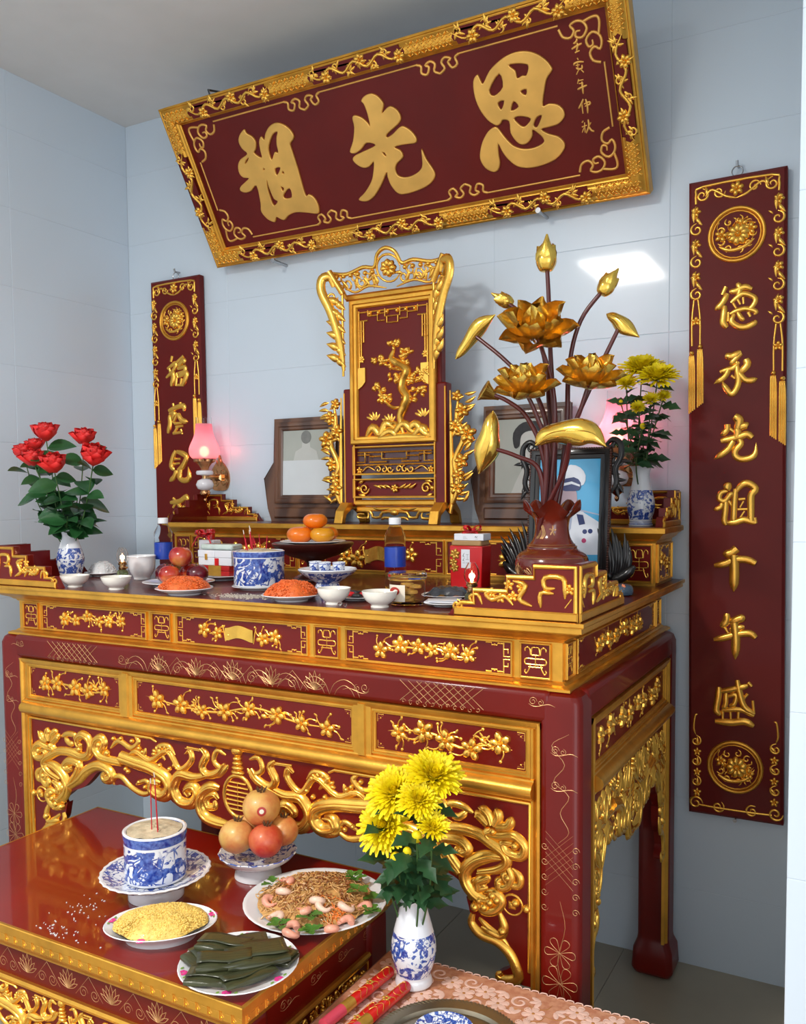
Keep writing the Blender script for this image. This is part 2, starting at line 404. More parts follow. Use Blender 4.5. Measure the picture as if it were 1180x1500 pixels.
def blossom_branch(R, u0, u1, v0, v1, seed, fl=5, bird=False, scroll=False, crane=0):
    g = random.Random(seed); W, H = u1-u0, v1-v0; X = lambda a: u0+a*W; Y = lambda b: v0+b*H; s = min(H, W*.5)
    pts = [(0, .25+.3*g.random())]+[(k/5, .3+.35*g.random()) for k in range(1, 5)]+[(1, .3+.4*g.random())]
    if not scroll:
        R.stroke([(X(a), Y(b), 1.2-abs(a-.5)*1.0) for a, b in pts], .10*s, hf=.6, k=4)
    spots = []
    for i in range(fl):
        a = (i+.5)/fl+.05*(g.random()-.5)
        if scroll and .3 < a < .7: continue
        b = np.interp(a, [p[0] for p in pts], [p[1] for p in pts])+.25*(g.random()-.4)
        b = min(max(b, .22), .8); spots.append((a, b)); r = s*(.28+.10*g.random())
        R.flower(X(a), Y(b), r, 5, g.random()*2, .02*s)
        for q in range(6):
            t = g.random()*6.28; L = r*(1.2+.9*g.random()); ex, ey = X(a)+L*math.cos(t), Y(b)+L*math.sin(t)
            if u0 < ex < u1 and v0 < ey < v1:
                R.stroke([(X(a), Y(b)), (X(a)+.6*L*math.cos(t+.3), Y(b)+.6*L*math.sin(t+.3)), (ex, ey)], .06*s, k=3, hf=.7)
                if q % 2: R.dome(ex, ey, .07*s, h=.07*s, n=6)
                else: R.leaf(ex-.1*s*math.cos(t), ey-.1*s*math.sin(t), t, .24*s, .10*s)
    if bird:
        bx, by = X(.78), Y(.62)
        R.dome(bx, by, .16*s, .08*s, .09*s, -.5); R.dome(bx+.15*s, by-.1*s, .07*s, n=6); R.leaf(bx-.08*s, by+.05*s, 2.7, .34*s, .1*s); R.leaf(bx, by+.04*s, 2.0, .3*s, .1*s); R.leaf(bx, by+.02*s, .6, .33*s, .09*s)
    if scroll:
        a = Relief(R.P); c = X(.5)
        R.add(*_scroll(c, Y(.5), .17*W, .62*H, .08*s))
        for d in (-1, 1):
            R.stroke([(c+d*.17*W, Y(.12)), (c+d*.185*W, Y(.5)), (c+d*.205*W, Y(.8))], .09*s, hf=.6, k=3, taper=(.7, .7)); R.spiral(c+d*.13*W, Y(.26), .12*s, .05*s, 0, 1.2, d)
    for q in range(crane):
        cx = X(.27+.37*q); d = 1-2*q
        R.dome(cx, Y(.42), .15*s, .09*s, .1*s, .3*d); R.stroke([(cx+d*.1*s, Y(.46)), (cx+d*.2*s, Y(.6)), (cx+d*.13*s, Y(.75)), (cx+d*.25*s, Y(.8))], .05*s, k=4); R.leaf(cx-d*.1*s, Y(.4), math.pi if d > 0 else 0, .22*s, .09*s)
        for e in (-.04, .05): R.stroke([(cx+e*s, Y(.35)), (cx+e*s+.02*s, Y(.06))], .03*s, k=1)
def _scroll(c, v, hw, hh, t):
    vs = []; fs = []; n = 12
    for i in range(n+1):
        a = i/n*2-1; z = t*(1-.6*abs(math.sin(a*2.2)))+t*.3; y = .12*hh*math.cos(a*3.1)
        for e, zz in ((-1, 0), (-1, z), (1, z), (1, 0)): vs.append((c+a*hw, v+y+e*hh*.42, zz))
    for i in range(n): fs += [(i*4+j, (i+1)*4+j, (i+1)*4+j+1, i*4+j+1) for j in range(3)]
    return vs, fs
def panel(par, P, u0, u1, v0, v1, back='lacquer', fw=.006, fh=.007, fm='gold'):
    b = Relief(P); b.bar(u0+fw*.5, u1-fw*.5, v0+fw*.5, v1-fw*.5, .0012); pb = part(par, 'panel', b, back)
    r = Relief(P); r.frame(u0, u1, v0, v1, fw, fh); part(pb, 'panel_frame', r, fm); return pb
def long_panel(par, P, u0, u1, v0, v1, seed, fl, fw=.006, **k):
    pb = panel(par, P, u0, u1, v0, v1, fw=fw); c = Relief(P); H = v1-v0
    blossom_branch(c, u0+.19*(u1-u0), u1-.19*(u1-u0), v0+.12*H, v1-.08*H, seed, fl, **k)
    for d, uu in ((1, u0+fw), (-1, u1-fw)):
        for e, vv in ((1, v0+fw), (-1, v1-fw)):
            f = lambda pts: [(uu+d*a*H*.5, vv+e*b*H*.42) for a, b in pts]
            c.stroke(f([(.42, 0), (.42, .92), (.05, .92)]), .05*H, k=1, taper=(1, 1)); c.stroke(f([(.42, .45), (.16, .45), (.16, .7)]), .05*H, k=1, taper=(1, 1)); c.stroke(f([(.42, .08), (.8, .08), (.8, .2), (1.15, .2), (1.15, .05), (1.5, .05)]), .05*H, k=1, taper=(1, 1)); c.dome(uu+d*.48*H, vv+e*.07*H, .045*H, n=6)
    part(pb, 'carving', c, 'gold_bright', kind='stuff'); return pb
SQ = ((-.892, -.826), (-.328, -.258), (.248, .318), (.818, .886))
for a, b in SQ:
    pb = panel(altar, WAIST, a-.004, b+.004, 1.1275, 1.2105, fw=.005); r = Relief(WAIST); fret_symbol(r, a+.004, b-.004, 1.134, 1.204, .0042); part(pb, 'fret', r, 'gold_bright', kind='stuff')
long_panel(altar, WAIST, -.808, -.35, 1.1275, 1.2105, 11, 6, bird=True)
long_panel(altar, WAIST, -.236, .226, 1.1275, 1.2105, 12, 7, scroll=True)
long_panel(altar, WAIST, .34, .798, 1.1275, 1.2105, 13, 6, bird=True)
for a, b in ((-.99, -.93), (-.11, -.05)):
    pb = panel(altar, WSR, a, b, 1.1275, 1.2105, fw=.005); r = Relief(WSR); fret_symbol(r, a+.008, b-.008, 1.134, 1.204, .0042); part(pb, 'fret', r, 'gold_bright', kind='stuff')
long_panel(altar, WSR, -.915, -.125, 1.1275, 1.2105, 14, 9, bird=True)

# front: gold frame inside the legs, three upper panels, bold moulding, carved arch below
FP = Plane((0, -1.030, 0), (1, 0, 0), (0, 0, 1))
def moulding(R, pts_v, u0, u1):
    # profile (v, h) run along u
    n = len(pts_v); R.add([(u0, v, h) for v, h in pts_v]+[(u1, v, h) for v, h in pts_v], [(i, n+i, n+i+1, i+1) for i in range(n-1)]+[tuple(range(n))[::-1], tuple(range(n, 2*n))]); return R
def vmould(R, pts_u, v0, v1):
    n = len(pts_u); R.add([(u, v0, h) for u, h in pts_u]+[(u, v1, h) for u, h in pts_u], [(i, i+1, n+i+1, n+i) for i in range(n-1)]+[tuple(range(n)), tuple(range(n, 2*n))[::-1]]); return R
def bay(P, hw, c, zlow, divs, seeds, side=False):
    """one open side of the altar: u from c-hw to c+hw"""
    A, B = c-hw, c+hw
    for d, u in ((1, A), (-1, B)):
        r = Relief(P); pr = [(u, 0), (u, .014), (u+d*.006, .016), (u+d*.011, .012), (u+d*.014, .004), (u+d*.018, .009), (u+d*.023, .009), (u+d*.026, 0)]
        vmould(r, pr if d > 0 else pr[::-1], zlow, 1.036); part(altar, 'stile', r, 'gold', smooth=40)
    r = Relief(P); moulding(r, [(1.020, 0), (1.020, .01), (1.026, .014), (1.036, .016), (1.0365, 0)], A, B); part(altar, 'upper_fillet', r, 'gold', smooth=40)
    r = Relief(P); moulding(r, [(.853, 0), (.853, .008), (.858, .012), (.862, .022), (.87, .031), (.88, .034), (.889, .031), (.896, .022), (.899, .014), (.903, .013), (.905, .008), (.905, 0)], A+.015, B-.015); part(altar, 'middle_moulding', r, 'gold', smooth=50)
    ed = [A+.024]+list(divs)+[B-.024]
    for i in range(0, len(ed), 2):
        u0, u1 = ed[i]+(-.003 if i else 0), ed[i+1]+(.003 if i+2 < len(ed) else 0)
        pb = panel(altar, P, u0, u1, .905, 1.022, fw=.014, fh=.010); c_ = Relief(P)
        cr = 2 if (len(ed) > 2 and i == 2) else 0
        blossom_branch(c_, u0+.045, u1-.045, .925, 1.004, seeds[i//2], 5 if u1-u0 < .5 else 8, crane=cr, bird=not cr)
        for du, uu in ((1, u0+.017), (-1, u1-.017)):
            for dv, vv in ((1, .922), (-1, 1.005)): key_corner(c_, uu, vv, du, dv, .012, .0035)
        part(pb, 'carving', c_, 'gold_bright', kind='stuff')
    for d in divs[::2]:
        r = Relief(P); dd = d+.026; vmould(r, [(dd-.026, 0), (dd-.026, .012), (dd-.012, .013), (dd-.009, .018), (dd+.009, .018), (dd+.012, .013), (dd+.026, .012), (dd+.026, 0)], .9, 1.03); part(altar, 'divider', r, 'gold')
bay(FP, .876, 0, .13, (-.434, -.383, .383, .434), (21, 22, 23))
SP = Plane((.955, 0, 0), (0, 1, 0), (0, 0, 1))
bay(SP, .405, -.54, .13, (), (24,))

# carved arch board (left half traced, mirrored)
c8 = crop(0, 1000, 5.9); cA = crop(0, 850, 2.8095); cR = crop(620, 1100, 2.95)
up = [FP.px(*p) for p in c8([(560, 1060), (545, 1010), (600, 960), (640, 930), (720, 905), (790, 840), (840, 780), (905, 775), (960, 850), (1000, 885)])+cA([(500, 842), (545, 862), (600, 882), (645, 875), (690, 893), (722, 922), (780, 938), (830, 922), (868, 990), (905, 1012)])]
lo = [FP.px(*p) for p in cR([(418, 1010), (325, 985), (318, 960), (375, 935), (362, 890), (330, 835), (268, 792), (213, 735), (195, 670), (185, 630)])]
lo = [(-u, v) for u, v in lo]
prof = [(-.858, lo[0][1])]+catmull(lo, 3)+catmull(up, 3)+[(0, up[-1][1]-.002)]
half = [(-.858, .858)]+prof+[(0, .858)]
full = [(-.858, .858)]+prof+[(-u, v) for u, v in prof[::-1][1:]]+[(.858, .858)]
bd = Relief(FP); bd.prism(full, lambda u, v: (u, v, -.022), lambda u, v: (u, v, 0)); arch = part(altar, 'arch_board', bd, 'lacquer')
cv = Relief(FP)
def S(c, pts, w, **k):
    cv.pstroke(c(pts), w*1.5, hf=.38, **k)
    if w > 6.5: cv.pstroke(c(pts), w*.45, hf=.5, h0=w*.00095, **k)
S(c8, [(520, 840), (430, 780), (385, 720), (390, 660), (450, 620), (520, 590), (620, 602), (715, 640), (770, 620), (788, 550), (765, 480), (712, 450), (672, 485), (680, 540), (715, 545)], 9.5, taper=(.5, .4))
S(c8, [(905, 560), (878, 585), (905, 520), (880, 475), (832, 500), (822, 570), (868, 638), (950, 668), (1060, 690)]+[], 9, taper=(.4, 1))
S(cA, [(500, 728), (560, 750), (630, 775), (688, 815), (700, 860), (672, 885), (632, 862), (638, 832), (664, 835)], 15*.95, taper=(1, .4))
S(c8, [(630, 735), (590, 745), (565, 710), (610, 675), (690, 705), (665, 790), (605, 880)], 9.5, taper=(.4, .9))
S(c8, [(610, 885), (690, 830), (745, 765), (830, 718), (900, 728), (960, 772), (968, 822), (920, 832), (902, 795), (930, 785)], 11, taper=(.8, .4))
S(c8, [(400, 690), (470, 715), (540, 780), (585, 870), (575, 950), (525, 1000), (470, 990)], 11)
S(c8, [(460, 840), (520, 900), (520, 960)], 9)
S(c8, [(360, 735), (325, 770), (335, 830), (385, 835), (400, 790), (365, 775)], 6)
S(c8, [(470, 575), (410, 560), (340, 528), (298, 575), (318, 640), (380, 645), (395, 595), (345, 580)], 8, taper=(.6, .4))
for p in ([(420, 505), (370, 480), (345, 410)], [(430, 500), (410, 440), (420, 385)], [(445, 500), (460, 440), (500, 410)], [(460, 505), (500, 470), (522, 480)], [(440, 540), (470, 570), (450, 600)]): S(c8, p, 8, taper=(1, .15))
for p in ([(530, 465), (590, 440), (650, 455), (640, 490)], [(560, 470), (600, 520), (640, 530)], [(640, 575), (680, 560)]): S(c8, p, 6)
for p in ((340, 585), (440, 540), (690, 575), (930, 605), (610, 745), (915, 800), (860, 535), (380, 800), (300, 950), (350, 940)):
    q = FP.px(*c8([p])[0]); cv.dome(*q, .011, h=.012)
# central medallion, bat and scrolls
for p, w in (([(870, 800), (800, 812), (742, 800), (716, 850), (742, 908), (790, 918), (815, 880), (798, 848), (768, 862), (782, 886)], 12), ([(830, 690), (850, 720), (832, 765), (855, 800), (900, 790), (925, 755)], 9), ([(770, 688), (830, 700)], 9),
             ([(905, 855), (870, 850), (832, 880), (825, 930), (850, 975), (905, 1000), (965, 1010)], 13), ([(900, 900), (880, 880), (850, 895), (858, 930), (885, 930), (885, 905)], 8), ([(930, 720), (895, 700), (880, 740), (905, 770), (940, 775)], 6), ([(940, 760), (905, 800), (880, 800)], 6),
             ([(515, 735), (560, 705), (620, 742), (690, 702), (740, 778), (788, 742), (783, 702), (765, 712)], 7), ([(455, 690), (490, 660), (540, 690), (570, 665), (555, 640)], 6), ([(560, 700), (590, 720), (600, 690)], 5), ([(470, 842), (465, 815), (500, 808), (540, 850), (592, 880), (640, 862)], 6), ([(560, 840), (600, 825), (620, 850)], 5), ([(680, 740), (650, 690), (690, 680), (720, 720)], 6)): S(cA, p, w)
for k in range(7):
    a = k*.5+.2; q = FP.px(*cA([(668+34*math.cos(a), 712-26*math.sin(a))])[0]); cv.dome(*q, .010, .006, .008, a)
for p in ((470, 650), (500, 650), (545, 660), (575, 690), (590, 705), (660, 760), (700, 775), (720, 760), (520, 775), (530, 785), (575, 830), (600, 850), (610, 770)):
    q = FP.px(*cA([p])[0]); cv.dome(*q, .008, h=.01, n=6)
# bracket along the leg (traced on the right, mirrored to the left half)
for p, w in (([(330, 700), (350, 760), (335, 800), (290, 780), (250, 760)], 9), ([(215, 700), (208, 742), (250, 792), (320, 822), (370, 872), (398, 930), (408, 985), (345, 990), (325, 968), (340, 955)], 11), ([(240, 720), (280, 760), (330, 800), (372, 850)], 6), ([(230, 650), (260, 690), (310, 690), (340, 650), (310, 610), (260, 610)], 10), ([(200, 640), (225, 600), (280, 590)], 9), ([(250, 650), (290, 640), (310, 660)], 8),
             ([(345, 470), (380, 540), (365, 585), (330, 590), (325, 560), (350, 550)], 9), ([(270, 600), (240, 560), (200, 570)], 8)):
    cv.stroke([(-FP.px(*q)[0], FP.px(*q)[1]) for q in cR(p)], w*1.5*FP.sc(740, 1320), taper=(.5, .3))
q = FP.px(*cR([(385, 665)])[0]); cv.spiral(-q[0], q[1], .024, .007, 0, 1, 1, 1); cv.bar(-q[0]-.009, -q[0]+.009, q[1]-.009, q[1]+.009, .008)
for p in ((245, 640), (290, 650), (320, 640), (265, 670), (345, 775), (300, 620), (225, 670)):
    q = FP.px(*cR([p])[0]); cv.dome(-q[0], q[1], .013, h=.016)
# border line inside the opening
cv.stroke([(-.848, .45), (-.848, .845), (-.32, .845), (-.3, .835)], .012, k=1, taper=(1, .6), hf=.6)
cv.mirror()
# middle disc with bars
q = FP.px(*cA([(960, 885)])[0]); q = (0.0, q[1])
cv.stroke([(q[0]+.05*math.cos(a*math.pi/8), q[1]+.058*math.sin(a*math.pi/8)) for a in range(16)], .012, k=2, closed=True)
for k in range(-3, 4):
    wd = .041*math.sqrt(max(.1, 1-(k/4.2)**2)); cv.stroke([(q[0]-wd, q[1]+k*.0125), (q[0]+wd, q[1]+k*.0125)], .0075, k=1, taper=(.8, .8), hf=.7)
cv.stroke([(q[0], q[1]-.04), (q[0], q[1]+.04)], .007, k=1, h0=.003)
for k in range(4): cv.dome(q[0], q[1]+.068+.013*k, .024-.003*k, .008, .014, n=8)
cv.dome(q[0], q[1]+.13, .02, h=.016); cv.dome(q[0], q[1]-.066, .008)
part(arch, 'carving', cv, 'gold_bright', smooth=60, kind='stuff')
# right side: the same design squeezed to the shorter side
k = .40/.858; fu = lambda u: -.54+u*k
sb = bd.remap(SP, fu); arch2 = part(altar, 'arch_board', sb, 'lacquer'); part(arch2, 'carving', cv.remap(SP, fu, fh=.8), 'gold_bright', smooth=60, kind='stuff')

# gilded line drawing on the lacquer of rails and legs
ln = Relief(FRONT)
def lotus_lines(R, u, v, s, w):
    for k in range(-3, 4):
        a = math.pi/2+k*.36; L = s*(1-.07*abs(k))
        for d in (-1, 1): R.stroke([(u, v), (u+.55*L*math.cos(a+d*.22), v+.55*L*math.sin(a+d*.22)), (u+L*math.cos(a), v+L*math.sin(a))], w, k=4, hf=.3, n=3, taper=(1, 1))
def cloud_lines(R, u, v, s, w, d=1):
    R.spiral(u, v, s*.5, w, 0, 1.5, d, hf=.3, n=3); R.spiral(u+d*s*.9, v-.1*s, s*.38, w, 1.5, 1.4, -d, hf=.3, n=3); R.stroke([(u-.5*s*d, v-.3*s), (u, v-.55*s), (u+d*.7*s, v-.5*s), (u+d*1.8*s, v-.2*s), (u+d*2.6*s, v-.4*s)], w, k=4, hf=.3, n=3)
def lattice_lines(R, u, v, wd, hg, n, w):
    for i in range(n):
        for d in (-1, 1):
            a = (i/(n-1)-.5)*wd*.8; R.stroke([(u+a-d*.15*wd, v-hg/2), (u+a+d*.15*wd, v+hg/2)], w, k=1, hf=.3, n=3, taper=(1, 1))
    for i in range(int(n*1.4)):
        R.spiral(u-wd/2+wd*i/(n*1.4-1), v-hg*.52-.003*(i % 2), .006, w*.8, i, 1, 1, hf=.3, n=3)
w_ = .0014
for d in (-1, 1):
    lattice_lines(ln, d*.63, 1.076, .2, .05, 8, w_); cloud_lines(ln, d*.42, 1.07, .025, w_, -d); cloud_lines(ln, d*.86, 1.085, .02, w_, d)
for u in (-.27, -.13, 0, .13, .27): lotus_lines(ln, u, 1.05, .05 if u else .056, w_)
for k in range(9):
    u = -.36+.09*k; ln.stroke([(u-.045, 1.044), (u-.03, 1.072), (u, 1.085), (u+.03, 1.072), (u+.045, 1.044)], w_, k=3, hf=.3, n=3); ln.stroke([(u-.03, 1.044), (u-.02, 1.06), (u, 1.07), (u+.02, 1.06), (u+.03, 1.044)], w_, k=3, hf=.3, n=3)
for u in (-.2, -.065, .065, .2): ln.spiral(u, 1.062, .018, w_, 0, 1.6, 1, hf=.3, n=3); ln.stroke([(u-.05, 1.046), (u, 1.094), (u+.05, 1.046)], w_, k=1, hf=.3, n=3)
for d in (-1, 1):
    U = d*.924
    for z in (.98, .9, .30): cloud_lines(ln, U-.012, z, .02, w_, 1)
    ln.stroke([(U+.02, 1.02), (U-.02, .99), (U+.01, .95), (U-.015, .91), (U+.02, .88), (U+.0, .84), (U+.02, .8), (U-.005, .77)], w_, k=4, hf=.3, n=3)
    for z in np.arange(.70, .765, .016):
        for e in (-1, 1): ln.stroke([(U-.034, z-e*.03), (U+.03, z+e*.03)], w_, k=1, hf=.3, n=3)
    for e in (-1, 1):
        for z in (.62, .655, .69, .725, .76): ln.spiral(U+e*.036, z, .009, w_, 0, 1.3, e, hf=.3, n=3)
    ln.stroke([(U+.0, .25), (U-.02, .33), (U+.01, .42), (U-.005, .5), (U+.012, .58), (U, .64)], w_, k=4, hf=.3, n=3)
    for z, s in ((.52, .03), (.45, .034), (.36, .03), (.22, .034)):
        for q_ in range(6):
            a = q_*1.05; ln.stroke([(U, z), (U+s*math.cos(a-.3), z+s*math.sin(a-.3)), (U+1.2*s*math.cos(a), z+1.2*s*math.sin(a)), (U+s*math.cos(a+.3), z+s*math.sin(a+.3)), (U, z)], w_, k=3, hf=.3, n=3)
part(altar, 'line_drawing', ln, 'gold_line', smooth=60, kind='stuff')
# ================================================================== low offering table
LX0, LX1, LY0, LY1, LZ = -.599, .496, -1.622, -.990, .58
low = thing('offering_table', 'low red lacquered offering table with a gilded rim, pushed partly under the altar', 'table', ((LX0+LX1)/2, (LY0+LY1)/2, .004))
LP = Plane((0, LY0+.055, 0), (1, 0, 0), (0, 0, 1)); LS = Plane((LX1-.055, 0, 0), (0, 1, 0), (0, 0, 1))
part(low, 'table_top', MB().box(LX0+.004, LX1-.004, LY0+.004, LY1-.004, .57, LZ), 'top_red', bevel=.001)
part(low, 'rim_moulding', MB().rectring([(-.03, .508), (-.028, .514), (-.024, .516), (-.02, .524), (-.012, .532), (-.010, .533), (-.006, .54), (-.004, .541), (-.004, .56), (0, .562), (0, .5785), (-.0015, LZ+.0004), (-.0075, LZ+.0004)], LX0, LX1, LY0, LY1), 'gold', smooth=25)
dm = MB()
for P, a, b in ((Plane((0, LY0+.004, 0), (1, 0, 0), (0, 0, 1)), LX0, LX1), (Plane((LX1-.004, 0, 0), (0, 1, 0), (0, 0, 1)), LY0, LY1)):
    r = Relief(P); u = a+.02
    while u < b-.02:
        for e in (-.0045, .0): r.stroke([(u+e, .541), (u+e, .5585)], .0035, k=1, hf=.7, taper=(.7, .7))
        r.stroke([(u+.001, .545), (u+.006, .548), (u+.001, .554)], .003, k=3); r.stroke([(u+.011, .5555), (u+.022, .5555)], .0025, k=1); u += .03
    m = r.world(); dm.add(m.v, m.f)
part(low, 'dentils', dm, 'gold_bright', kind='stuff')
for x in (LX0+.03, LX1-.12):
    for y in (LY0+.03, LY1-.12):
        part(low, 'leg', MB().box(x, x+.09, y, y+.09, .004, .51), 'lacquer', bevel=.012)
for x0, x1, y0, y1 in ((LX0+.12, LX1-.12, LY0+.04, LY0+.055), (LX0+.12, LX1-.12, LY1-.055, LY1-.04), (LX0+.04, LX0+.055, LY0+.12, LY1-.12), (LX1-.055, LX1-.04, LY0+.12, LY1-.12)): part(low, 'apron', MB().box(x0, x1, y0, y1, .435, .51), 'lacquer')
LPF = Plane((0, LY0+.04, 0), (1, 0, 0), (0, 0, 1)); LSF = Plane((LX1-.04, 0, 0), (0, 1, 0), (0, 0, 1))
l2 = Relief(LPF)
for k in range(7):
    u = LX0+.16+k*.135; lotus_lines(l2, u, .455, .045, .0014); l2.stroke([(u+.025, .45), (u+.067, .498), (u+.11, .45)], .0014, k=1, hf=.3, n=3); l2.spiral(u+.05, .46, .014, .0014, 0, 1.6, 1, hf=.3, n=3); l2.spiral(u+.085, .46, .014, .0014, 0, 1.6, -1, hf=.3, n=3)
part(low, 'line_drawing', l2, 'gold_line', smooth=60, kind='stuff')
l2 = Relief(LSF)
for k in range(4): cloud_lines(l2, LY0+.18+k*.11, .48, .022, .0014, 1)
part(low, 'line_drawing', l2, 'gold_line', smooth=60, kind='stuff')
cx = (LX0+LX1)/2
for P, c, hw in ((LPF, cx, .44), (LSF, (LY0+LY1)/2, .2)):
    r = Relief(P); moulding(r, [(.422, 0), (.422, .008), (.43, .012), (.436, .008), (.436, 0)], c-hw, c+hw); part(low, 'fillet', r, 'gold')
    k = hw/.858; fu = lambda u: c+u*k; fv = lambda v: .422+(v-.858)*.62
    b2 = part(low, 'arch_board', bd.remap(P, fu, fv), 'lacquer'); part(b2, 'carving', cv.remap(P, fu, fv, .8), 'gold_bright', smooth=60, kind='stuff')

# ================================================================== inscribed plaque leaning from the wall above
BP = Plane((.005, -.05, 2.486), (1, 0, 0), (0, -.313, .51))
def glyph(P, outer, holes=(), depth=.004, bevel=.0035, k=3):
    cu = bpy.data.curves.new('g', 'CURVE'); cu.dimensions = '2D'; cu.fill_mode = 'BOTH'; cu.extrude = depth; cu.bevel_depth = bevel; cu.bevel_resolution = 2; cu.offset = -bevel*.8
    for loop in [outer]+list(holes):
        pts = catmull([P.px(*p) for p in loop], k, True); sp = cu.splines.new('POLY'); sp.points.add(len(pts)-1)
        for q, p in zip(sp.points, pts): q.co = (p[0], p[1], 0, 1)
        sp.use_cyclic_u = True
    o = bpy.data.objects.new('g', cu); col.objects.link(o); dg = bpy.context.evaluated_depsgraph_get()
    me = bpy.data.meshes.new_from_object(o.evaluated_get(dg)); r = Relief(P); r.v = [tuple(v.co) for v in me.vertices]; r.f = [list(f.vertices) for f in me.polygons]
    bpy.data.objects.remove(o); bpy.data.curves.remove(cu); bpy.data.meshes.remove(me); return r
HB, VB, FWD = .874, .6, .07
plq = thing('wall_plaque', 'wide burgundy plaque with three large golden characters in a gilt frame', 'plaque', BP.w(0, 0, 0))
b = Relief(BP); b.bar(-HB+.03, HB-.03, .03, VB-.03, .03, -.03); board = part(plq, 'board', b, 'board_red')
prf = [(0, -.03), (0, .016), (.006, .019), (.009, .017), (.012, .018), (.018, .026), (.03, .031), (.044, .031), (.054, .026), (.058, .018), (.061, .017), (.064, .014), (.066, .009), (.07, .006), (.07, -.005)]
for side in range(4):
    r = Relief(BP); n = len(prf); vs = []
    for t_, h in prf:
        A, B = [((-HB+t_, t_), (HB-t_, t_)), ((HB-t_, t_), (HB-t_, VB-t_)), ((HB-t_, VB-t_), (-HB+t_, VB-t_)), ((-HB+t_, VB-t_), (-HB+t_, t_))][side]; vs += [A+(h,), B+(h,)]
    r.add(vs, [(2*i, 2*i+1, 2*i+3, 2*i+2) for i in range(n-1)]); part(plq, 'frame_rail', r, 'gold', smooth=40)
cart = [('h', .037, a, b) for a, b in ((-.735, -.363), (-.2, .172), (.338, .70))]+[('h', VB-.037, a, b) for a, b in ((-.735, -.363), (-.2, .172), (.338, .70))]+[('v', -HB+.037, .15, .44), ('v', HB-.037, .165, .455)]
di = Relief(BP)
def vine(R, f, L, w, seed):
    g = random.Random(seed); n = max(3, int(L/.045))
    R.stroke([f(L*i/(n*1.0), w*.25*(-1)**i) for i in range(n+1)], .011, hf=.6, k=4, h0=.031)
    for i in range(n):
        s_ = (i+.5)/n*L; u, v = f(s_, w*.22*(-1)**i)
        if i % 3 == 1: R.flower(u, v, .021, 6, g.random(), .032)
        else: R.spiral(u, v, .014, .0085, g.random()*6, 1.1, 1 if i % 2 else -1, h0=.031)
        for q in range(5): R.leaf(u, v, g.random()*6.3, .022+.008*g.random(), .0105, .031)
for kind, c, a, b_ in cart:
    f = (lambda s_, t_, a=a, c=c: (a+s_, c+t_)) if kind == 'h' else (lambda s_, t_, a=a, c=c: (c+t_, a+s_))
    L, hw = b_-a, .0225
    sh = [f(0, 0), f(.006, -.012), f(.014, -.012), f(.018, -hw), f(L-.018, -hw), f(L-.014, -.012), f(L-.006, -.012), f(L, 0), f(L-.006, .012), f(L-.014, .012), f(L-.018, hw), f(.018, hw), f(.014, .012), f(.006, .012)]
    if kind == 'v': sh = sh[::-1]
    r = Relief(BP); r.poly(sh, .0125, .0195); ca = part(plq, 'cartouche', r, 'board_red', bevel=.002)
    r = Relief(BP); vine(r, f, L, .05, int(a*100)); part(ca, 'carving', r, 'gold_bright', smooth=60, kind='stuff')
# woven relief on the bare gold runs of the frame
def weave(kind, c, a, b_):
    k = 0; u = a+.006
    while u < b_-.004:
        for j in range(-2, 3):
            p = (u+(.006 if j % 2 else 0), c+j*.0085); p = p if kind == 'h' else p[::-1]
            an = (.7 if (k+j) % 2 else -.7)
            di.dome(p[0], p[1], .0085, .0036, .0062, an, 6, .0275 if abs(j) < 2 else .024)
        u += .012; k += 1
for v in (.037, VB-.037):
    for a, b_ in ((-HB+.02, -.74), (-.358, -.205), (.177, .333), (.705, HB-.02)): weave('h', v, a, b_)
for u in (-HB+.037, HB-.037):
    for a, b_ in ((.06, .15 if u < 0 else .165), (.445 if u < 0 else .46, VB-.06)): weave('v', u, a, b_)
part(plq, 'woven_relief', di, 'gold_bright', smooth=60, kind='stuff')
# border line with cloud corners
bl = Relief(BP)
def cloud(R, u, v, du, dv, a, w):
    f = lambda pts: [(u+du*x*a, v+dv*y*a) for x, y in pts]
    R.stroke(f([(1.9, .15), (1.75, .5), (1.4, .6), (1.2, .35), (1.35, .12), (1.05, 0), (.75, .1), (.6, .4), (.85, .7), (1.15, .62), (1.1, .42), (.9, .42)]), w, k=3, taper=(1, .6))
    R.stroke(f([(.15, 1.9), (.5, 1.75), (.6, 1.4), (.35, 1.2), (.12, 1.35), (0, 1.05), (.1, .75), (.4, .6), (.7, .85), (.62, 1.15), (.42, 1.1), (.42, .9)]), w, k=3, taper=(1, .6)) if dv else None
    R.stroke(f([(.75, .1), (.3, 0), (.05, .05), (0, .3), (.1, .75)]), w, k=3, taper=(1, 1))
LU, LV0, LV1, cA_ = .782, .090, .514, .064
for du in (-1, 1):
    for dv, v in ((1, LV0), (-1, LV1)): cloud(bl, du*LU, v, -du, dv, cA_, .0085)
def midcloud(u, v, dv):
    f = lambda pts: [(u+x*.075, v+dv*y*.075) for x, y in pts]
    for e in (-1, 1):
        g = lambda pts: f([(e*x, y) for x, y in pts])
        bl.stroke(g([(1, 0), (.8, .1), (.85, .35), (.6, .45), (.45, .2), (.6, .1), (.35, 0), (.15, .15), (.25, .4), (0, .55)]), .0085, k=3, taper=(1, 1))
mids = {1: [(-.36, LV0), (.30, LV0)], -1: [(-.42, LV1), (.27, LV1)]}
for dv, v in ((1, LV0), (-1, LV1)):
    ms = [BP.px(*p)[0] for p in (((488, 319), (683, 281)) if dv > 0 else ((443, 149), (641, 91)))]
    e = [-LU+.122, ms[0]-.075, ms[0]+.075, ms[1]-.075, ms[1]+.075, LU-.122]
    for i in (0, 2, 4): bl.stroke([(e[i], v), (e[i+1], v)], .006, k=1, taper=(1, 1))
    for mm in ms: midcloud(mm, v, dv)
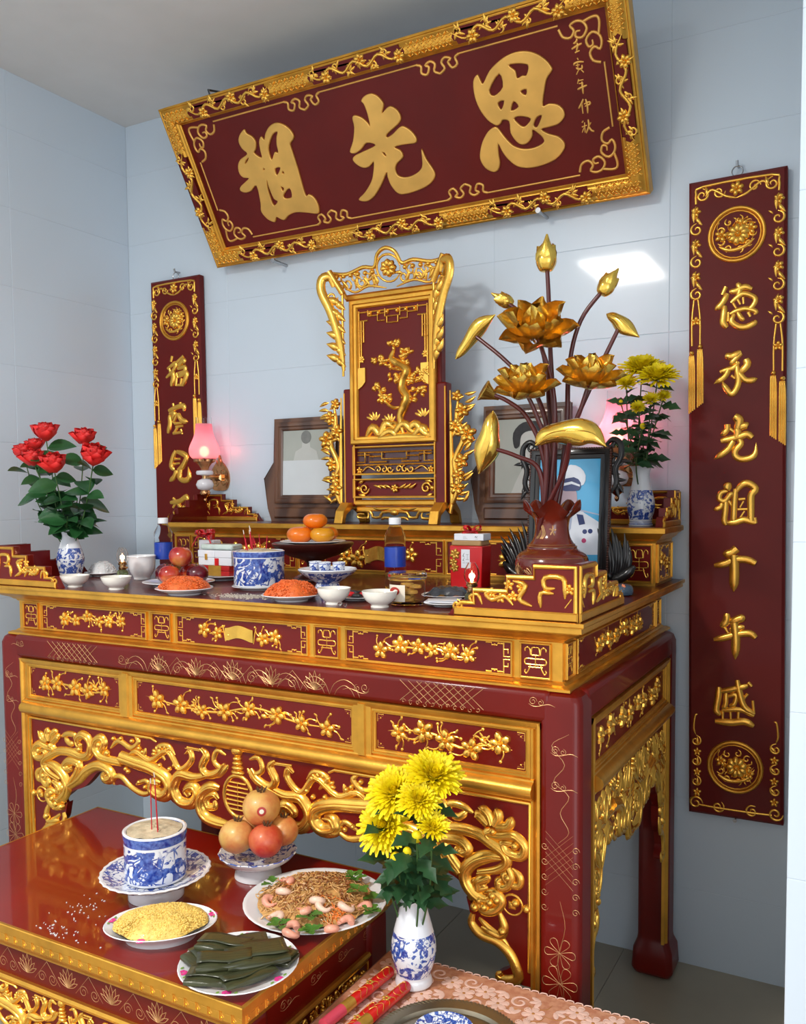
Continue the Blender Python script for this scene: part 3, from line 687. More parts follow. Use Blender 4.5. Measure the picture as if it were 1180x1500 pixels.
for d in (-1, 1): bl.stroke([(d*LU, LV0+.122), (d*LU, LV1-.122)], .006, k=1, taper=(1, 1))
part(board, 'border_line', bl, 'gold_satin', smooth=60, kind='stuff')
g1, g2, g3 = crop(330, 160, 7.375), crop(500, 120, 7.375), crop(680, 60, 6.941)
zu = g1([(208, 215), (235, 255), (300, 295), (338, 360), (335, 430), (318, 470), (400, 520), (385, 440), (372, 350), (392, 292), (428, 325), (440, 260), (480, 185), (545, 145), (620, 155), (700, 210), (745, 285), (735, 330), (708, 370), (725, 440), (790, 640), (870, 920), (905, 915), (960, 945), (1005, 1020), (1020, 1090), (1000, 1125), (900, 1115), (770, 1110), (690, 1145), (650, 1190), (610, 1185), (562, 1160), (550, 1200), (530, 1215), (460, 1180), (395, 1100), (388, 1010), (345, 822), (290, 875), (230, 898), (175, 880), (168, 840), (215, 790), (262, 742), (205, 735), (160, 690), (145, 610), (170, 540), (245, 478), (190, 425), (152, 350), (160, 280)])
zuh = [g1(h) for h in ([(570, 240), (520, 270), (485, 360), (475, 440), (508, 545), (540, 460), (578, 465), (562, 380), (560, 300)], [(260, 520), (235, 545), (222, 585), (245, 560)], [(545, 640), (602, 628), (565, 710)], [(630, 665), (645, 688), (622, 688)], [(640, 915), (702, 850), (725, 945), (650, 958)], [(608, 832), (640, 850), (628, 880)], [(460, 765), (475, 830), (530, 960), (572, 992), (530, 1035), (490, 940), (465, 850)], [(422, 632), (435, 645), (420, 655)])]
xian = g2([(325, 122), (395, 150), (450, 215), (460, 260), (445, 335), (500, 275), (545, 262), (610, 305), (648, 385), (620, 450), (500, 560), (502, 595), (560, 560), (630, 490), (680, 478), (760, 530), (815, 610), (800, 658), (690, 672), (580, 700), (640, 735), (672, 795), (650, 835), (605, 880), (588, 940), (615, 1005), (690, 1028), (780, 1005), (855, 950), (880, 880), (870, 725), (920, 830), (1000, 950), (1015, 1020), (960, 1100), (840, 1165), (690, 1208), (610, 1195), (540, 1110), (505, 1020), (495, 975), (440, 1100), (370, 1220), (300, 1280), (230, 1285), (195, 1260), (260, 1190), (330, 1070), (352, 960), (355, 860), (310, 910), (250, 925), (180, 895), (130, 840), (150, 795), (250, 745), (375, 680), (280, 655), (220, 725), (150, 768), (98, 750), (130, 640), (145, 490), (125, 390), (150, 358), (230, 385), (290, 440), (315, 472), (290, 350), (250, 240), (220, 200), (255, 150)])
xh = [g2([(450, 755), (475, 765), (490, 800), (462, 778)])]
en = g3([(600, 100), (720, 120), (830, 190), (885, 260), (892, 300), (840, 380), (815, 500), (800, 655), (860, 635), (950, 645), (1010, 700), (1018, 770), (960, 840), (870, 870), (785, 895), (860, 940), (960, 970), (1022, 1040), (1010, 1110), (930, 1200), (800, 1260), (660, 1288), (540, 1270), (450, 1200), (390, 1120), (348, 1040), (352, 1150), (365, 1240), (345, 1310), (295, 1328), (220, 1290), (170, 1210), (165, 1130), (190, 1020), (245, 920), (310, 872), (350, 890), (410, 970), (500, 1060), (610, 1095), (720, 1080), (808, 1030), (805, 985), (760, 940), (697, 900), (695, 960), (650, 1030), (590, 1050), (530, 1015), (475, 930), (460, 815), (395, 800), (370, 840), (325, 855), (240, 800), (160, 690), (110, 560), (95, 410), (135, 340), (165, 390), (195, 430), (260, 300), (370, 190), (480, 125)])
eh = [g3(h) for h in ([(455, 245), (530, 228), (600, 230), (655, 250), (635, 345), (590, 350), (540, 375), (520, 300)], [(358, 330), (395, 465), (305, 555), (258, 495)], [(575, 510), (635, 488), (628, 548)], [(345, 630), (408, 605), (380, 695)], [(505, 612), (555, 665), (480, 705)], [(510, 785), (570, 762), (678, 785), (640, 850), (600, 868), (555, 840)], [(790, 755), (770, 820), (740, 875), (708, 850), (740, 775)])]
for o_, h_ in ((zu, zuh), (xian, xh), (en, eh)): part(board, 'character', glyph(BP, o_, h_), 'gold_satin', smooth=40)
def char_strokes(par, P, c, strokes, mat='gold_bright', hf=.32):
    r = Relief(P)
    for st in strokes:
        pts, wd = st[0], st[1]; tp = st[2] if len(st) > 2 else (.65, .55); q = c(pts)
        r.pstroke(q, wd*(c([(1, 0)])[0][0]-c([(0, 0)])[0][0]), hf=hf, k=4, taper=tp, n=6)
    part(par, 'character', r, mat, smooth=60)
g4 = crop(820, 50, 9.371)
for st in ([([(235, 60), (215, 110), (180, 130)], 34), ([(160, 205), (230, 160), (300, 125)], 34), ([(235, 120), (240, 170), (225, 235)], 32), ([(205, 255), (270, 225)], 36)],
           [([(235, 325), (250, 355)], 30), ([(190, 430), (200, 400), (260, 380), (325, 380)], 30), ([(215, 430), (270, 420)], 26), ([(240, 400), (245, 470)], 26), ([(300, 420), (300, 470), (250, 480), (220, 460)], 28), ([(260, 480), (225, 555)], 30), ([(290, 490), (325, 525)], 30)],
           [([(255, 615), (240, 680)], 30), ([(255, 640), (320, 625)], 30), ([(260, 680), (320, 670)], 26), ([(240, 760), (300, 730), (370, 700)], 32), ([(300, 650), (310, 730), (318, 820)], 32)],
           [([(320, 890), (290, 960), (255, 1020)], 32), ([(300, 960), (315, 1090)], 34), ([(330, 960), (400, 930), (410, 960), (340, 990)], 28), ([(350, 890), (375, 980), (380, 1085)], 32)],
           [([(320, 1190), (300, 1215)], 28), ([(300, 1275), (370, 1250)], 28), ([(335, 1210), (345, 1350)], 28), ([(330, 1280), (305, 1350)], 26), ([(385, 1170), (395, 1260), (360, 1360)], 30), ([(425, 1210), (405, 1250)], 26), ([(395, 1270), (430, 1320), (470, 1335)], 30)]):
    char_strokes(board, BP, g4, st, 'gold_satin', .45)
part(plq, 'back_panel', MB().add([BP.w(u, v, h) for h in (-.032, -.03) for u, v in ((-HB, 0), (HB, 0), (HB, VB), (-HB, VB))], [(3, 2, 1, 0), (4, 5, 6, 7), (0, 1, 5, 4), (1, 2, 6, 5), (2, 3, 7, 6), (3, 0, 4, 7)]), 'wood_dark')
# support bolts of the plaque
def rod(a, b, r, n=10): return MB().tube([a, b], r, n)
for px_, py_, lab in ((403, 383, 'steel bolt under the plaque on the side of the pink lamp'), (790, 310, 'steel bolt under the plaque above the golden lotus buds')):
    p = at(px_, py_, Y=-.075); q = MB().tube([(p.x, .0, p.z), (p.x, -.085, p.z)], .006, 10); q.tube([(p.x, -.085, p.z), (p.x, -.092, p.z)], .009, 12)
    solo('support_bolt', q, 'steel', lab, 'bolt', (p.x, 0, p.z), 'bolts under the plaque')
p = at(305, 137, Y=-.37)
q = MB().tube([(p.x, -.35, p.z-.02), (p.x, -.37, p.z+.012), (p.x, -.2, p.z+.06), (p.x, 0, p.z+.16)], .004, 6); solo('hanging_wire', q, 'black_lacquer', 'black hanging wire running from the plaque top to the wall', 'wire', (p.x, 0, p.z+.16))

# ================================================================== couplet boards
def couplet(name, label, x0t, x1t, x0b, x1b, zt, zb, outer, chars, low_med):
    """narrow upright board; top corners x0t,x1t and bottom corners x0b,x1b at zt,zb"""
    O = Vector(((x0t+x1t+x0b+x1b)/4, -.04, (zt+zb)/2)); V = Vector(((x0t+x1t-x0b-x1b)/2, 0, zt-zb)); U = Vector((V.z, 0, -V.x))
    P = Plane(O, U, V); W, H = (x1t-x0t+x1b-x0b)/4, (zt-zb)/2
    t = thing(name, label, 'plaque', O-Vector((0, -.04, H)))
    b = Relief(P); b.bar(-W, W, -H, H, .034, -.034, .12); bo = part(t, 'board', b, 'board_red')
    # scrolling border along the top and down both sides
    r = Relief(P); e = W-.022; top = H-.02
    r.stroke([(-e, top-.05), (-e, top-.02), (-e+.02, top), (e-.02, top), (e, top-.02), (e, top-.05)], .008, k=3, taper=(1, 1))
    for d in (-1, 1):
        r.spiral(d*(e-.018), top-.026, .02, .0085, 1.5, 1.4, d); r.spiral(d*.05, top-.024, .018, .0075, 0, 1.3, d); r.stroke([(d*.09, top-.03), (d*.07, top-.014), (d*.03, top-.04), (0, top-.05)], .0085, k=4); r.leaf(d*.085, top-.03, 1.57, .03, .012)
    r.flower(0, top-.022, .022, 6)
    L = {}
    for d, n in ((-1, 4 if outer < 0 else 3), (1, 4 if outer > 0 else 3)):
        v = top-.055
        for k in range(n):
            r.flower(d*e, v-.018, .016, 5, k); r.leaf(d*e, v, -1.9, .05, .014); r.leaf(d*e, v-.03, -1.2, .035, .012); r.dome(d*(e+.006), v-.01, .006); v -= .05
            r.spiral(d*(e-.002), v-.022, .02, .009, 1.6, 1.25, -d); r.leaf(d*(e-.016), v-.01, 2.2, .018, .007); v -= .048
        L[d] = v
    part(bo, 'scroll_border', r, 'gold_bright', smooth=60, kind='stuff')
    for d in (-1, 1):
        r = Relief(P); v = L[d]; g = .011
        for k in (-1, 1): r.stroke([(d*e+k*.006, v+.01), (d*e+k*.012, v-.05), (d*e+k*.012, v-.13)], .006, k=3, taper=(1, 1))
        r.flower(d*e, v-.055, .015, 5)
        for k in (-1, 1):
            u = d*e+k*.0125; z = v-.13-(.018 if (k*d) > 0 else 0)
            r.dome(u, z-.004, .008, h=.01)
            for j in range(4): r.stroke([(u-.006+.004*j-.001, z-.012), (u-.0075+.005*j, z-.06), (u-.0078+.0052*j, z-.19-.004*j*d)], .0062, k=3, taper=(.8, .9), hf=.5)
            r.stroke([(u-.008, z-.014), (u+.008, z-.014)], .008, k=1, h0=.002)
        part(bo, 'tassel', r, 'gold_bright', smooth=60, kind='stuff')
    def medallion(v, s):
        r = Relief(P); r.stroke([(.078*math.cos(a*math.pi/12), v+.078*math.sin(a*math.pi/12)) for a in range(24)], .012, k=2, closed=True, hf=.6); r.stroke([(.069*math.cos(a*math.pi/12), v+.069*math.sin(a*math.pi/12)) for a in range(24)], .005, k=1, closed=True, hf=.6)
        m = part(bo, 'medallion', r, 'gold', smooth=60, kind='stuff'); r = Relief(P); g = random.Random(s)
        blossom_branch(r, -.055, .055, v-.05, v+.05, s, 4)
        for k in range(9):
            a = k*.7; r.spiral(.045*math.cos(a), v+.045*math.sin(a), .012, .007, a, 1, 1 if k % 2 else -1)
        r.flower(.005, v, .034, 9); r.stroke([(-.05, v-.03), (-.02, v-.045), (.02, v-.04), (.05, v-.02)], .012, k=3)
        part(m, 'carving', r, 'gold_bright', smooth=60, kind='stuff')
    medallion(H-.178, 5)
    if low_med:
        medallion(-H+.165, 6); r = Relief(P); z = -H+.03
        r.stroke([(-e+.01, z), (-.05, z-.002), (.05, z-.002), (e-.01, z)], .007, k=3, taper=(1, 1))
        for d in (-1, 1):
            r.spiral(d*e, z+.005, .022, .009, 0, 1.4, -d); r.spiral(d*.05, z+.002, .02, .008, 1, 1.4, d); v = z+.04
            for k in range(3):
                r.flower(d*(e-.004), v, .014, 5); r.spiral(d*e, v+.035, .018, .008, 1.5, 1.2, d); r.leaf(d*e, v+.02, 1.6+.4*d, .03, .01); v += .065
            r.stroke([(d*e, v-.01), (d*(e+.006), v+.01), (d*(e+.002), v+.05), (d*(e-.006), v+.055)], .007, k=3)
        part(bo, 'scroll_border', r, 'gold_bright', smooth=60, kind='stuff')
    for c, st in chars: char_strokes(bo, P, c, [(q[0], q[1]*1.35)+tuple(q[2:]) for q in st])
    return P, H
c5, c6, c7, cL = crop(1030, 400, 7.5), crop(1030, 590, 7.5), crop(1030, 780, 5), crop(220, 500, 5.357)
de = [([(245, 150), (205, 240)], 62), ([(262, 225), (205, 330), (120, 412)], 56, (.7, .1)), ([(232, 360), (222, 470), (215, 545), (260, 600)], 58), ([(285, 205), (350, 195), (450, 150), (535, 175)], 52), ([(370, 112), (400, 170), (375, 270)], 48),
      ([(300, 325), (375, 260), (440, 225), (540, 255), (570, 300), (530, 370), (470, 410)], 46), ([(325, 330), (360, 390)], 36), ([(372, 285), (405, 345)], 36), ([(435, 265), (440, 340)], 32), ([(290, 450), (370, 410), (470, 390), (575, 420), (555, 460)], 42, (.6, .3)), ([(275, 430), (270, 530)], 38),
      ([(335, 450), (308, 530), (380, 588), (470, 590), (560, 545), (555, 515)], 52, (.6, .3)), ([(375, 430), (420, 500), (450, 490)], 42), ([(490, 430), (515, 480)], 42)]
cheng = [([(240, 905), (310, 915), (415, 865)], 62), ([(415, 880), (340, 950), (290, 1010)], 46, (.8, .3)), ([(180, 1088), (260, 1060), (330, 1040), (390, 975)], 46), ([(365, 975), (372, 1090), (385, 1190), (350, 1290), (300, 1325), (235, 1250), (210, 1195)], 54, (.5, .2)), ([(285, 1040), (230, 1140), (115, 1217)], 50, (.7, .1)), ([(465, 945), (480, 1010), (390, 1100)], 62, (.8, .5)), ([(385, 1090), (450, 1168), (520, 1180), (595, 1155)], 52, (.8, .1)), ([(305, 1125), (345, 1160)], 38)]
xi2 = [([(340, 148), (395, 195), (370, 285)], 74, (.8, .8)), ([(365, 270), (375, 340), (345, 410)], 66), ([(260, 238), (255, 300), (185, 365)], 52, (1, .1)), ([(270, 275), (350, 330)], 50), ([(385, 285), (450, 250), (490, 258)], 62, (.6, .8)), ([(190, 420), (280, 400), (400, 370), (480, 345), (535, 385)], 60, (.7, .8)), ([(325, 420), (260, 520), (115, 618)], 56, (.8, .1)), ([(390, 400), (412, 450), (352, 520), (350, 585), (420, 620), (525, 600), (570, 545), (578, 438)], 54, (.8, .05))]
zu2 = [([(250, 872), (262, 920), (240, 955)], 72, (.3, .6)), ([(265, 965), (190, 990), (172, 1055), (230, 1080), (295, 1005), (330, 1020)], 46), ([(205, 1105), (180, 1150), (105, 1178)], 44, (.8, .1)), ([(245, 1080), (240, 1180), (228, 1290), (250, 1345)], 52), ([(275, 1080), (320, 1145)], 44), ([(352, 945), (340, 1080), (332, 1250), (322, 1325)], 52), ([(350, 985), (415, 905), (490, 885), (570, 945), (525, 1010), (520, 1130), (522, 1295)], 62, (.5, .9)), ([(385, 1062), (460, 1055)], 44), ([(375, 1172), (490, 1168)], 38), ([(440, 1080), (400, 1150)], 28), ([(450, 1190), (400, 1265)], 28), ([(260, 1322), (350, 1312), (450, 1285), (570, 1322)], 56), ([(560, 1262), (575, 1325)], 52)]
qian = [([(140, 162), (200, 150), (245, 115)], 46, (.3, 1)), ([(78, 242), (150, 230), (230, 200), (320, 200), (382, 228)], 42, (.5, .8)), ([(222, 165), (226, 300), (220, 435)], 54, (.9, .1))]
nian = [([(172, 592), (165, 650), (128, 692)], 40), ([(150, 690), (185, 745)], 28), ([(195, 665), (255, 635), (305, 622)], 46), ([(190, 715), (250, 700), (300, 690)], 32), ([(75, 785), (150, 770), (250, 745), (340, 740), (382, 772)], 40, (.5, .8)), ([(225, 650), (236, 780), (231, 930)], 50, (.8, .1)), ([(165, 680), (210, 650)], 24)]
sheng = [([(112, 1130), (108, 1200), (92, 1300), (125, 1335)], 38), ([(120, 1165), (250, 1140), (325, 1122)], 34), ([(245, 1080), (265, 1180), (300, 1280), (372, 1330)], 38), ([(325, 1180), (280, 1235)], 28), ([(325, 1098), (352, 1128)], 34), ([(165, 1175), (160, 1260), (140, 1290)], 28), ([(165, 1205), (235, 1190), (225, 1255), (190, 1270)], 26), ([(85, 1382), (200, 1392), (300, 1385), (368, 1420)], 42), ([(140, 1305), (138, 1390)], 28), ([(195, 1310), (200, 1385)], 24), ([(255, 1310), (250, 1390)], 28), ([(135, 1302), (270, 1298), (370, 1345)], 30), ([(360, 1230), (370, 1330)], 26)]
fu = [([(172, 115), (162, 160)], 32), ([(135, 215), (200, 170), (185, 225), (125, 285)], 26), ([(180, 230), (180, 290), (165, 352)], 34), ([(205, 250), (215, 290)], 28), ([(200, 175), (262, 112)], 34), ([(220, 195), (262, 145), (268, 175)], 32), ([(215, 215), (272, 200), (265, 240), (215, 250)], 28), ([(225, 275), (285, 245), (275, 300), (250, 345)], 34), ([(205, 285), (200, 350)], 32), ([(245, 290), (235, 345)], 26), ([(210, 342), (265, 345)], 26), ([(150, 215), (160, 260)], 30)]
yin = [([(145, 545), (200, 520), (262, 505), (265, 548)], 32), ([(178, 488), (188, 535)], 28), ([(235, 480), (240, 520)], 32), ([(150, 570), (190, 562), (165, 615)], 28), ([(152, 580), (155, 650), (140, 722)], 32), ([(215, 560), (180, 640)], 34), ([(218, 570), (250, 620), (298, 630)], 34, (.8, .1)), ([(190, 645), (250, 640)], 28), ([(200, 672), (262, 662)], 28), ([(220, 665), (190, 712)], 30), ([(180, 722), (255, 712)], 30), ([(240, 690), (252, 730)], 28)]
er = [([(200, 855), (175, 920), (165, 980), (190, 1010)], 32), ([(208, 865), (262, 885), (285, 912), (255, 980), (215, 1010)], 36), ([(190, 925), (240, 922)], 24), ([(180, 965), (235, 955)], 24), ([(205, 1010), (190, 1060), (148, 1100)], 32, (.8, .1)), ([(240, 1000), (232, 1070), (270, 1092), (308, 1065), (297, 982)], 36, (.8, .05))]
sun = [([(160, 1265), (230, 1255), (285, 1218), (292, 1275)], 34), ([(180, 1230), (205, 1255)], 30), ([(205, 1262), (178, 1305)], 30), ([(215, 1265), (245, 1330), (200, 1380)], 30), ([(270, 1290), (240, 1350), (280, 1400)], 28)]
PR, HR = couplet('couplet_board', 'tall narrow burgundy board with seven golden characters on the wall beside the altar', .990, 1.270, 1.012, 1.290, 2.501, .527, 1, [(c5, de), (c5, cheng), (c6, xi2), (c6, zu2), (c7, qian), (c7, nian), (c7, sheng)], True)
PL_, HL = couplet('couplet_board', 'tall narrow burgundy board with golden characters behind the pink glass lamp', -1.270, -.994, -1.262, -.986, 2.474, .5, -1, [(cL, fu), (cL, yin), (cL, er), (cL, sun)], False)
for P, H, lab in ((PR, HR, 'small metal hook and ring above the seven character board'), (PL_, HL, 'small metal hook and ring above the board behind the pink lamp')):
    c = P.w(0, H, 0); q = MB(); q.tube([(c.x+.016*math.cos(a*math.pi/8), c.y+.015, c.z+.012+.016*math.sin(a*math.pi/8)) for a in range(17)], .002, 6); q.tube([(c.x, 0, c.z+.032), (c.x, -.03, c.z+.03), (c.x, -.034, c.z+.042)], .004, 8)
    solo('wall_hook', q, 'steel', lab, 'hook', (c.x, 0, c.z+.03))
c = PR.w(0, -HR, 0); solo('nail', MB().tube([(c.x, 0, c.z-.006), (c.x, -.036, c.z-.006)], .003, 8).tube([(c.x, -.036, c.z-.006), (c.x, -.039, c.z-.006)], .006, 8), 'steel', 'small nail under the lower end of the seven character board', 'nail', (c.x, 0, c.z-.006))
# ================================================================== raised rear shelf of the altar
def double(R):
    b = len(R.v); R.v += [(p[0], p[1], -p[2]) for p in R.v]; R.f += [[i+b for i in f][::-1] for f in R.f[:]]; return R
T, U_ = 1.27, 1.4455
tier = thing('altar_shelf', 'long gilded shelf unit standing along the rear of the altar top', 'shelf', (0, -.15, T))
part(tier, 'body', MB().box(-.9496, .9496, -.259, -.032, T, 1.41), 'gold')
part(tier, 'shelf_cornice', MB().rectring([(-.02, 1.398), (.002, 1.398), (.004, 1.404), (.01, 1.4085), (.014, 1.411), (.02, 1.4195), (.028, 1.425), (.029, 1.4275), (.034, 1.4285), (.034, 1.442), (.031, U_-.0005), (.02, U_-.0005)], -.9496, .9496, -.259, -.058), 'gold', smooth=25)
part(tier, 'shelf_top', MB().box(-.975, .975, -.285, -.032, 1.436, U_), 'top_dark')
TP = Plane((0, -.259, 0), (1, 0, 0), (0, 0, 1)); TS = Plane((.9496, 0, 0), (0, 1, 0), (0, 0, 1)); z0, z1 = 1.279, 1.394
for a, b in ((-.935, -.868), (-.335, -.268), (.268, .335), (.868, .935)):
    pb = panel(tier, TP, a-.006, b+.006, z0, z1, fw=.006); r = Relief(TP); fret_symbol(r, a+.003, b-.003, z0+.01, z1-.01, .0045); part(pb, 'fret', r, 'gold_bright', kind='stuff')
for i, (a, b) in enumerate(((-.855, -.35), (-.255, .255), (.35, .855))): long_panel(tier, TP, a, b, z0, z1, 31+i, 6, scroll=(i == 1), bird=(i != 1))
long_panel(tier, TS, -.245, -.05, z0, z1, 35, 3)

# ================================================================== stepped corner railings
STEPS = [(0, 0), (0, .124), (.105, .124), (.105, .098), (.168, .098), (.168, .064), (.25, .064), (.25, .034), (.285, .034), (.30, .012), (.31, 0)]
def rail_leg(t, P, d, k=1.0, kz=1.0, carve=True):
    f = lambda pts: [(d*a*k, b*kz) for a, b in pts]
    r = Relief(P); poly = f(STEPS); poly = poly[::-1] if d > 0 else poly
    r.prism(poly, lambda u, v: (u, v, -.02), lambda u, v: (u, v, 0)); pn = part(t, 'railing_panel', r, 'lacquer', bevel=.0015)
    r = Relief(P)
    r.bar(*sorted((d*.0, d*.295*k)), .0, .02*kz, .006)
    for pts in ([(.006, .02), (.006, .118), (.1, .118), (.1, .093), (.163, .093), (.163, .06), (.245, .06), (.245, .03), (.275, .03), (.288, .022)],): r.stroke(f(pts), .0115*kz, k=1, taper=(1, .8), hf=.5)
    r.spiral(d*.288*k, .022*kz, .014*kz, .008*kz, 1.5, 1.5, d)
    part(pn, 'gilt_edge', r, 'gold', kind='stuff')
    if carve:
        r = Relief(P)
        for pts, w in (([(.085, .028), (.085, .06), (.055, .06)], .011), ([(.03, .05), (.03, .07), (.035, .095), (.075, .095), (.075, .072), (.052, .072)], .012), ([(.105, .03), (.135, .045), (.12, .075), (.15, .085)], .012), ([(.15, .03), (.17, .05), (.2, .04), (.215, .055), (.19, .06)], .012), ([(.225, .028), (.235, .05), (.255, .045), (.25, .03)], .009), ([(.03, .03), (.015, .05)], .009)): r.stroke(f(pts), w*kz, k=3, hf=.6)
        for a, b in ((.13, .07), (.18, .045), (.2, .055), (.16, .075), (.15, .05), (.02, .07)): r.flower(d*a*k, b*kz, .013*kz, 5)
        part(pn, 'carving', r, 'gold_bright', smooth=60, kind='stuff')
for nm, lab, X, Y, fy, z in (('l', 'stepped gilt corner railing on the altar edge below the red roses', -.968, -1.058, 1, T), ('r', 'stepped gilt corner railing on the altar edge in front of the dark red vase', .968, -1.058, 1, T)):
    sx = 1 if X > 0 else -1
    t = thing('corner_railing', lab, 'railing', (X, Y, z), 'stepped corner railings')
    rail_leg(t, Plane((X, Y, z), (1, 0, 0), (0, 0, 1)), -sx)
    if sx > 0: rail_leg(t, Plane((X+.0006, Y+.0008, z), (0, 1, 0), (0, 0, 1)), 1, 1.2)
    else: rail_leg(t, Plane((X-.0006, Y+.0008, z), (0, -1, 0), (0, 0, 1)), -1, 1.2)
for lab, sx in (('stepped gilt corner railing on the rear shelf under the pink lamp', -1), ('stepped gilt corner railing on the rear shelf beside the small chrysanthemum vase', 1)):
    X, z = sx*.972, U_
    t = thing('corner_railing', lab, 'railing', (X, -.055, z), 'stepped corner railings')
    rail_leg(t, Plane((X, -.057, z), (1, 0, 0), (0, 0, 1)), -sx, .95, .88)
    rail_leg(t, Plane((X+sx*.0006, -.0372, z), (0, sx, 0), (0, 0, 1)), -sx, .78, .88)

# ================================================================== carved ancestral screen
SX, SY, SZ = .02, -.16, U_
KP = Plane((SX, SY-.02, 0), (1, 0, 0), (0, 0, 1))
scr = thing('ancestral_screen', 'tall gilded carved standing screen with a golden pine tree behind its frame', 'screen', (SX, SY, SZ))
for d in (-1, 1):
    q = MB(); x = SX+d*.19
    q.prism([(-.10, 0), (-.075, 0), (-.066, .03), (-.03, .05), (.03, .05), (.066, .03), (.075, 0), (.10, 0), (.085, .045), (.05, .075), (-.05, .075), (-.085, .045)][::-1], lambda y, z: (x-.018, SY+y, SZ+z), lambda y, z: (x+.018, SY+y, SZ+z)); part(scr, 'foot', q, 'gold', bevel=.003)
    q = MB().box(*sorted((SX+d*.158, SX+d*.208)), SY-.026, SY+.02, SZ+.06, 1.93); po = part(scr, 'post', q, 'lacquer', bevel=.006)
    PP = Plane((SX, SY-.026, 0), (1, 0, 0), (0, 0, 1)); r = Relief(PP)
    r.stroke([(d*.163, SZ+.07), (d*.163, 1.92)], .008, k=1, taper=(1, 1)); r.stroke([(d*.203, SZ+.07), (d*.203, 1.915)], .006, k=1, taper=(1, 1)); part(po, 'gilt_line', r, 'gold', kind='stuff')
q = MB().box(SX-.186, SX+.186, SY-.018, SY+.018, 1.715, 2.255); part(scr, 'case', q, 'lacquer', bevel=.004)
r = Relief(KP); r.frame(-.172, .172, 1.728, 2.24, .03, .02); part(scr, 'picture_frame', r, 'gold')
r = Relief(KP); r.bar(-.143, .143, 1.757, 2.212, .0025); part(scr, 'backing', r, 'board_red')
def fret_run(R, pts, w, h0=0): R.stroke(pts, w, k=1, taper=(1, 1), hf=.7, h0=h0)
r = Relief(KP)
for d in (-1, 1):
    for pts in ([(0, 2.195), (.14, 2.195)], [(0, 2.172), (.03, 2.172), (.03, 2.2)], [(.03, 2.185), (.06, 2.185), (.06, 2.16), (.03, 2.16)], [(.06, 2.18), (.1, 2.18), (.1, 2.2)], [(.1, 2.165), (.138, 2.165)], [(.0, 2.15), (.022, 2.15), (.022, 2.172)], [(.118, 2.165), (.118, 2.09), (.14, 2.09)], [(.128, 2.165), (.128, 2.02)], [(.118, 2.13), (.138, 2.13)], [(.137, 2.2), (.137, 1.93)]): fret_run(r, [(d*a, b) for a, b in pts], .0065, .004)
    r.flower(d*.128, 2.03, .014, 6, 0, .004); r.poly([(d*a, b) for a, b in ([(.112, 2.0), (.142, 2.0), (.142, 1.925), (.125, 1.935), (.112, 1.95)] if d < 0 else [(.112, 2.0), (.112, 1.95), (.125, 1.935), (.142, 1.925), (.142, 2.0)])], .006, .003)
    for k in range(3): r.dome(d*(.02+.035*k), 2.188, .008, h=.01, h0=.004)
part(scr, 'hanging_tracery', r, 'gold_bright', kind='stuff')
ck = crop(440, 360, 3.57); r = Relief(KP)
for pts, w in (([(540, 990), (525, 900), (545, 840), (560, 790), (535, 745), (540, 700), (560, 650), (520, 620), (480, 590), (490, 545)], 15), ([(545, 840), (480, 845), (430, 790), (410, 740)], 6), ([(560, 760), (610, 750), (650, 730)], 5), ([(560, 700), (620, 690), (650, 650)], 5), ([(560, 650), (480, 640), (420, 600)], 5), ([(520, 600), (560, 570), (570, 530)], 5), ([(490, 545), (492, 470)], 4), ([(520, 990), (500, 930), (460, 940)], 8)): r.pstroke(ck(pts), w, hf=.7)
gk = random.Random(9)
for cx_, cy_ in ((490, 520), (475, 620), (410, 600), (550, 560), (500, 690), (620, 690), (620, 760), (410, 740), (440, 800), (640, 655), (570, 800), (530, 620), (560, 700)):
    for k in range(12):
        u, v = KP.px(*ck([(cx_+gk.uniform(-34, 34), cy_+gk.uniform(-20, 20))])[0]); r.dome(u, v, .0125, .008, .012, gk.random()*3, 6)
for pts in ([(340, 1020), (380, 950), (420, 990), (450, 930), (500, 960)], [(350, 1025), (440, 1010), (540, 1000), (640, 1005), (690, 1010)], [(560, 990), (600, 930), (650, 980), (690, 990)], [(400, 1020), (470, 970), (520, 1010)], [(580, 1015), (640, 950), (670, 1000)], [(480, 1010), (540, 930), (600, 990)]): r.pstroke(ck(pts), 14, hf=.5)
for cx_, cy_ in ((385, 890), (465, 900), (640, 870)):
    for k in range(5): u, v = KP.px(*ck([(cx_, cy_+30)])[0]); r.leaf(u, v, 1.57+(k-2)*.45, .045, .013)
part(scr, 'pine_carving', r, 'gold_bright', smooth=60, kind='stuff')
